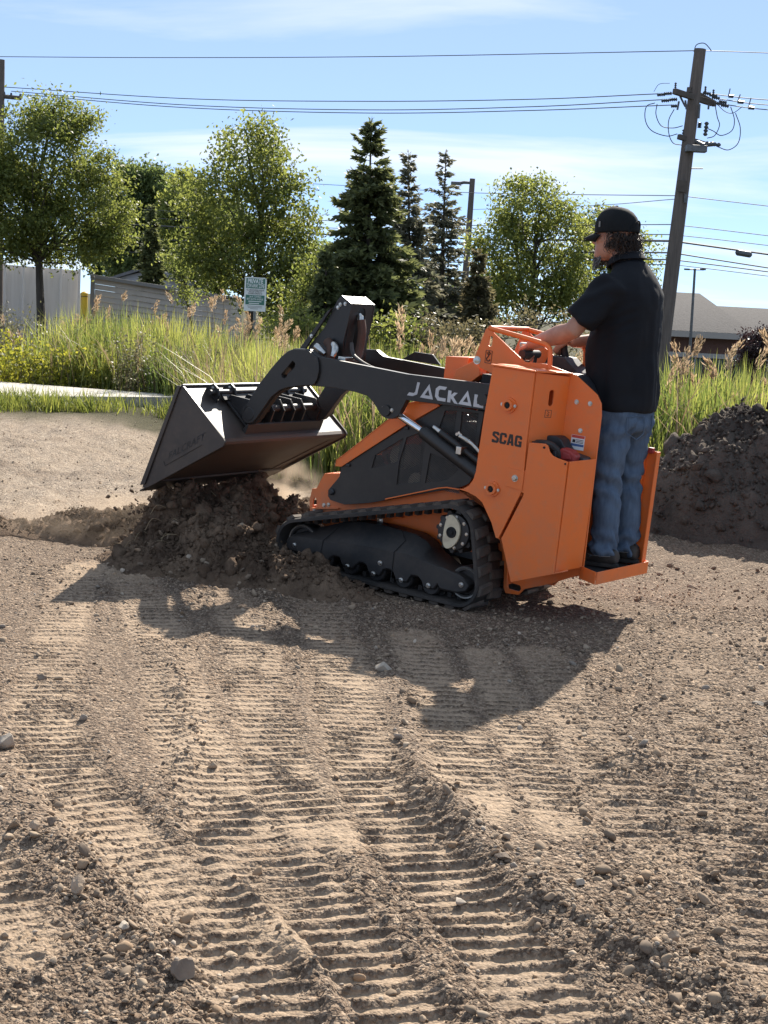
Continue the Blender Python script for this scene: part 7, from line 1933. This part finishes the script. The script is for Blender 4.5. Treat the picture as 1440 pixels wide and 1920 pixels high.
power_line('short service drop above the black cap', [(880, 393, 60), (1100, 386, 45), (1270, 373, 34.2)], 0.009)
cab = [('upper thin telecom cable', 424, 421, 442, 0.010), ('second thin telecom cable', 437, 440, 460, 0.010), ('thick black telecom cable with a splice case', 449, 452, 478, 0.024), ('third telecom cable below the thick one', 472, 474, 504, 0.017), ('fourth telecom cable below the thick one', 484, 487, 510, 0.015), ('lowest thin telecom cable', 494, 496, 518, 0.010)]
for i, (lb_, yl_, ym_, yr_, r_) in enumerate(cab):
    power_line(lb_ + ' right of the man', [(1262, ym_, 34), (1340, ym_ + (yr_ - ym_) * 0.42, 35), (1490, yr_ + 6, 36.5)], r_)
    power_line(lb_ + ' behind the trees left of the man', [(150, yl_ - 40 + i * 3, 58), (500, yl_ - 16 + i, 52), (850, yl_ - 2, 44), (1262, ym_, 34)], r_ * 1.1)
s0, s1 = at(1380, 473, 35.4), at(1409, 478, 35.6)
sc = MB().tube([Vector((0, 0, 0)), (s1 - s0) * 0.1, (s1 - s0) * 0.9, s1 - s0], [0.03, 0.07, 0.07, 0.03], 10).build('splice_case', m_insul); sc.location = s0
tag(sc, 'black cable splice case hanging on the thick telecom cable at right', 'splice case')

# ------------------------------------------------------------------ brick building at the right
m_shingle = pbr('grey shingles', spec=0.08, c=(0.100, 0.094, 0.092), c2=(0.072, 0.068, 0.067), rough=0.95, scale=7, bs=0.6, bscale=9, bdist=0.05, stretch=(1, 3, 3))
m_brick = pbr('red brick', (0.155, 0.080, 0.062), (0.115, 0.062, 0.050), rough=0.9, scale=12, stretch=(1, 1, 4))
m_fascia = pbr('tan fascia', (0.38, 0.34, 0.30), rough=0.8)
m_band = pbr('stone band', (0.42, 0.40, 0.38), rough=0.85)
m_gwin = pbr('dark green glazing', (0.02, 0.05, 0.045), rough=0.15)
BD = 60.0
e0, e1 = at(1225, 617, BD), at(1418, 634, BD)
bb_ = empty('brick_building', (e0.x, BD, -2.6)); q0 = Vector(bb_.location)
tag(bb_, 'low brick building with a grey shingled hip roof at the right edge', 'building')
ze_ = e0.z - q0.z; Lb = e1.x - e0.x
zr = at(1290, 549, 66).z - q0.z
wl_ = MB().box(0.3, Lb + 5.0, 0.6, 12, 0, ze_ - 0.02).build('wall', m_brick, bb_)
# hip roof: eaves, ridge, right hip falling to a lower wing
v = [(-0.3, 0, ze_), (Lb, 0, ze_), (Lb, 13, ze_), (-0.3, 13, ze_), (0.6, 6, zr), (Lb - 1.15, 6, zr)]
MB().add(v, [(0, 1, 5, 4), (1, 2, 5), (2, 3, 4, 5), (3, 0, 4), (0, 3, 2, 1)]).build('roof', m_shingle, bb_)
zr2 = at(1430, 578, 66).z - q0.z
v = [(Lb - 2.0, 1.4, ze_ + 0.02), (Lb + 6, 1.4, ze_ + 0.02), (Lb + 6, 11.6, ze_ + 0.02), (Lb - 2.0, 11.6, ze_ + 0.02), (Lb - 2.0, 6.2, zr2), (Lb + 6, 6.2, zr2)]
MB().add(v, [(0, 1, 5, 4), (2, 3, 4, 5), (0, 4, 3), (1, 2, 5), (0, 3, 2, 1)]).build('wing_roof', m_shingle, bb_)
MB().box(-0.3, Lb + 0.02, -0.06, 0.58, ze_ - 0.24, ze_ - 0.005).build('fascia', m_fascia, bb_)
MB().box(0.28, Lb + 5.02, 0.52, 0.62, ze_ - 1.02, ze_ - 0.84).build('stone_band', m_band, bb_)
for i in range(5):
    x0 = 0.5 + i * 0.95
    wn_ = MB().box(x0, x0 + 0.7, 0.55, 0.66, ze_ - 2.3, ze_ - 1.06).build('window', m_gwin, bb_)
    MB().box(x0 + 0.33, x0 + 0.37, 0.50, 0.549, ze_ - 2.3, ze_ - 1.06).build('mullion', m_band, wn_)

# ------------------------------------------------------------------ dust raised at the bucket
def dust(name, label, px, py, D, sx, sy, sz, dens, seed):
    import bmesh
    me = bpy.data.meshes.new(name); bm = bmesh.new(); bmesh.ops.create_icosphere(bm, subdivisions=3, radius=1.0); bm.to_mesh(me); bm.free()
    m = bpy.data.materials.new(name); m.use_nodes = True; nn = m.node_tree.nodes; ll = m.node_tree.links; nn.clear()
    out = nn.new('ShaderNodeOutputMaterial'); pvn = nn.new('ShaderNodeVolumePrincipled'); ll.new(pvn.outputs[0], out.inputs['Volume'])
    pvn.inputs['Color'].default_value = (0.72, 0.58, 0.44, 1); pvn.inputs['Anisotropy'].default_value = 0.35
    t = nn.new('ShaderNodeTexCoord'); ln = nn.new('ShaderNodeVectorMath'); ln.operation = 'LENGTH'; ll.new(t.outputs['Object'], ln.inputs[0])
    fall = nn.new('ShaderNodeMapRange'); ll.new(ln.outputs['Value'], fall.inputs[0]); fall.inputs[1].default_value = 1.0; fall.inputs[2].default_value = 0.1; fall.interpolation_type = 'SMOOTHSTEP'
    nz_ = nn.new('ShaderNodeTexNoise'); nz_.inputs['Scale'].default_value = 2.2; nz_.inputs['Detail'].default_value = 4
    mpn = nn.new('ShaderNodeMapping'); mpn.inputs['Location'].default_value = (seed, seed * 0.7, 0); ll.new(t.outputs['Object'], mpn.inputs[0]); ll.new(mpn.outputs[0], nz_.inputs['Vector'])
    r_ = nn.new('ShaderNodeMapRange'); ll.new(nz_.outputs['Fac'], r_.inputs[0]); r_.inputs[1].default_value = 0.40; r_.inputs[2].default_value = 0.72; r_.inputs[4].default_value = dens
    ll.new(nmath(nn, ll, 'MULTIPLY', r_.outputs[0], fall.outputs[0]), pvn.inputs['Density'])
    o = link(name, me, m); o.location = at(px, py, D); o.scale = (sx, sy, sz)
    tag(o, label, 'dust', kind='stuff'); return o
dust('dust_cloud', 'pale dust puff between the bucket and the loader front', 512, 925, 9.6, 0.40, 0.5, 0.30, 9.0, 2.0)
dust('dust_cloud', 'thin dust haze drifting left of the bucket above the clods', 215, 985, 9.3, 0.80, 0.5, 0.28, 4.5, 5.0)
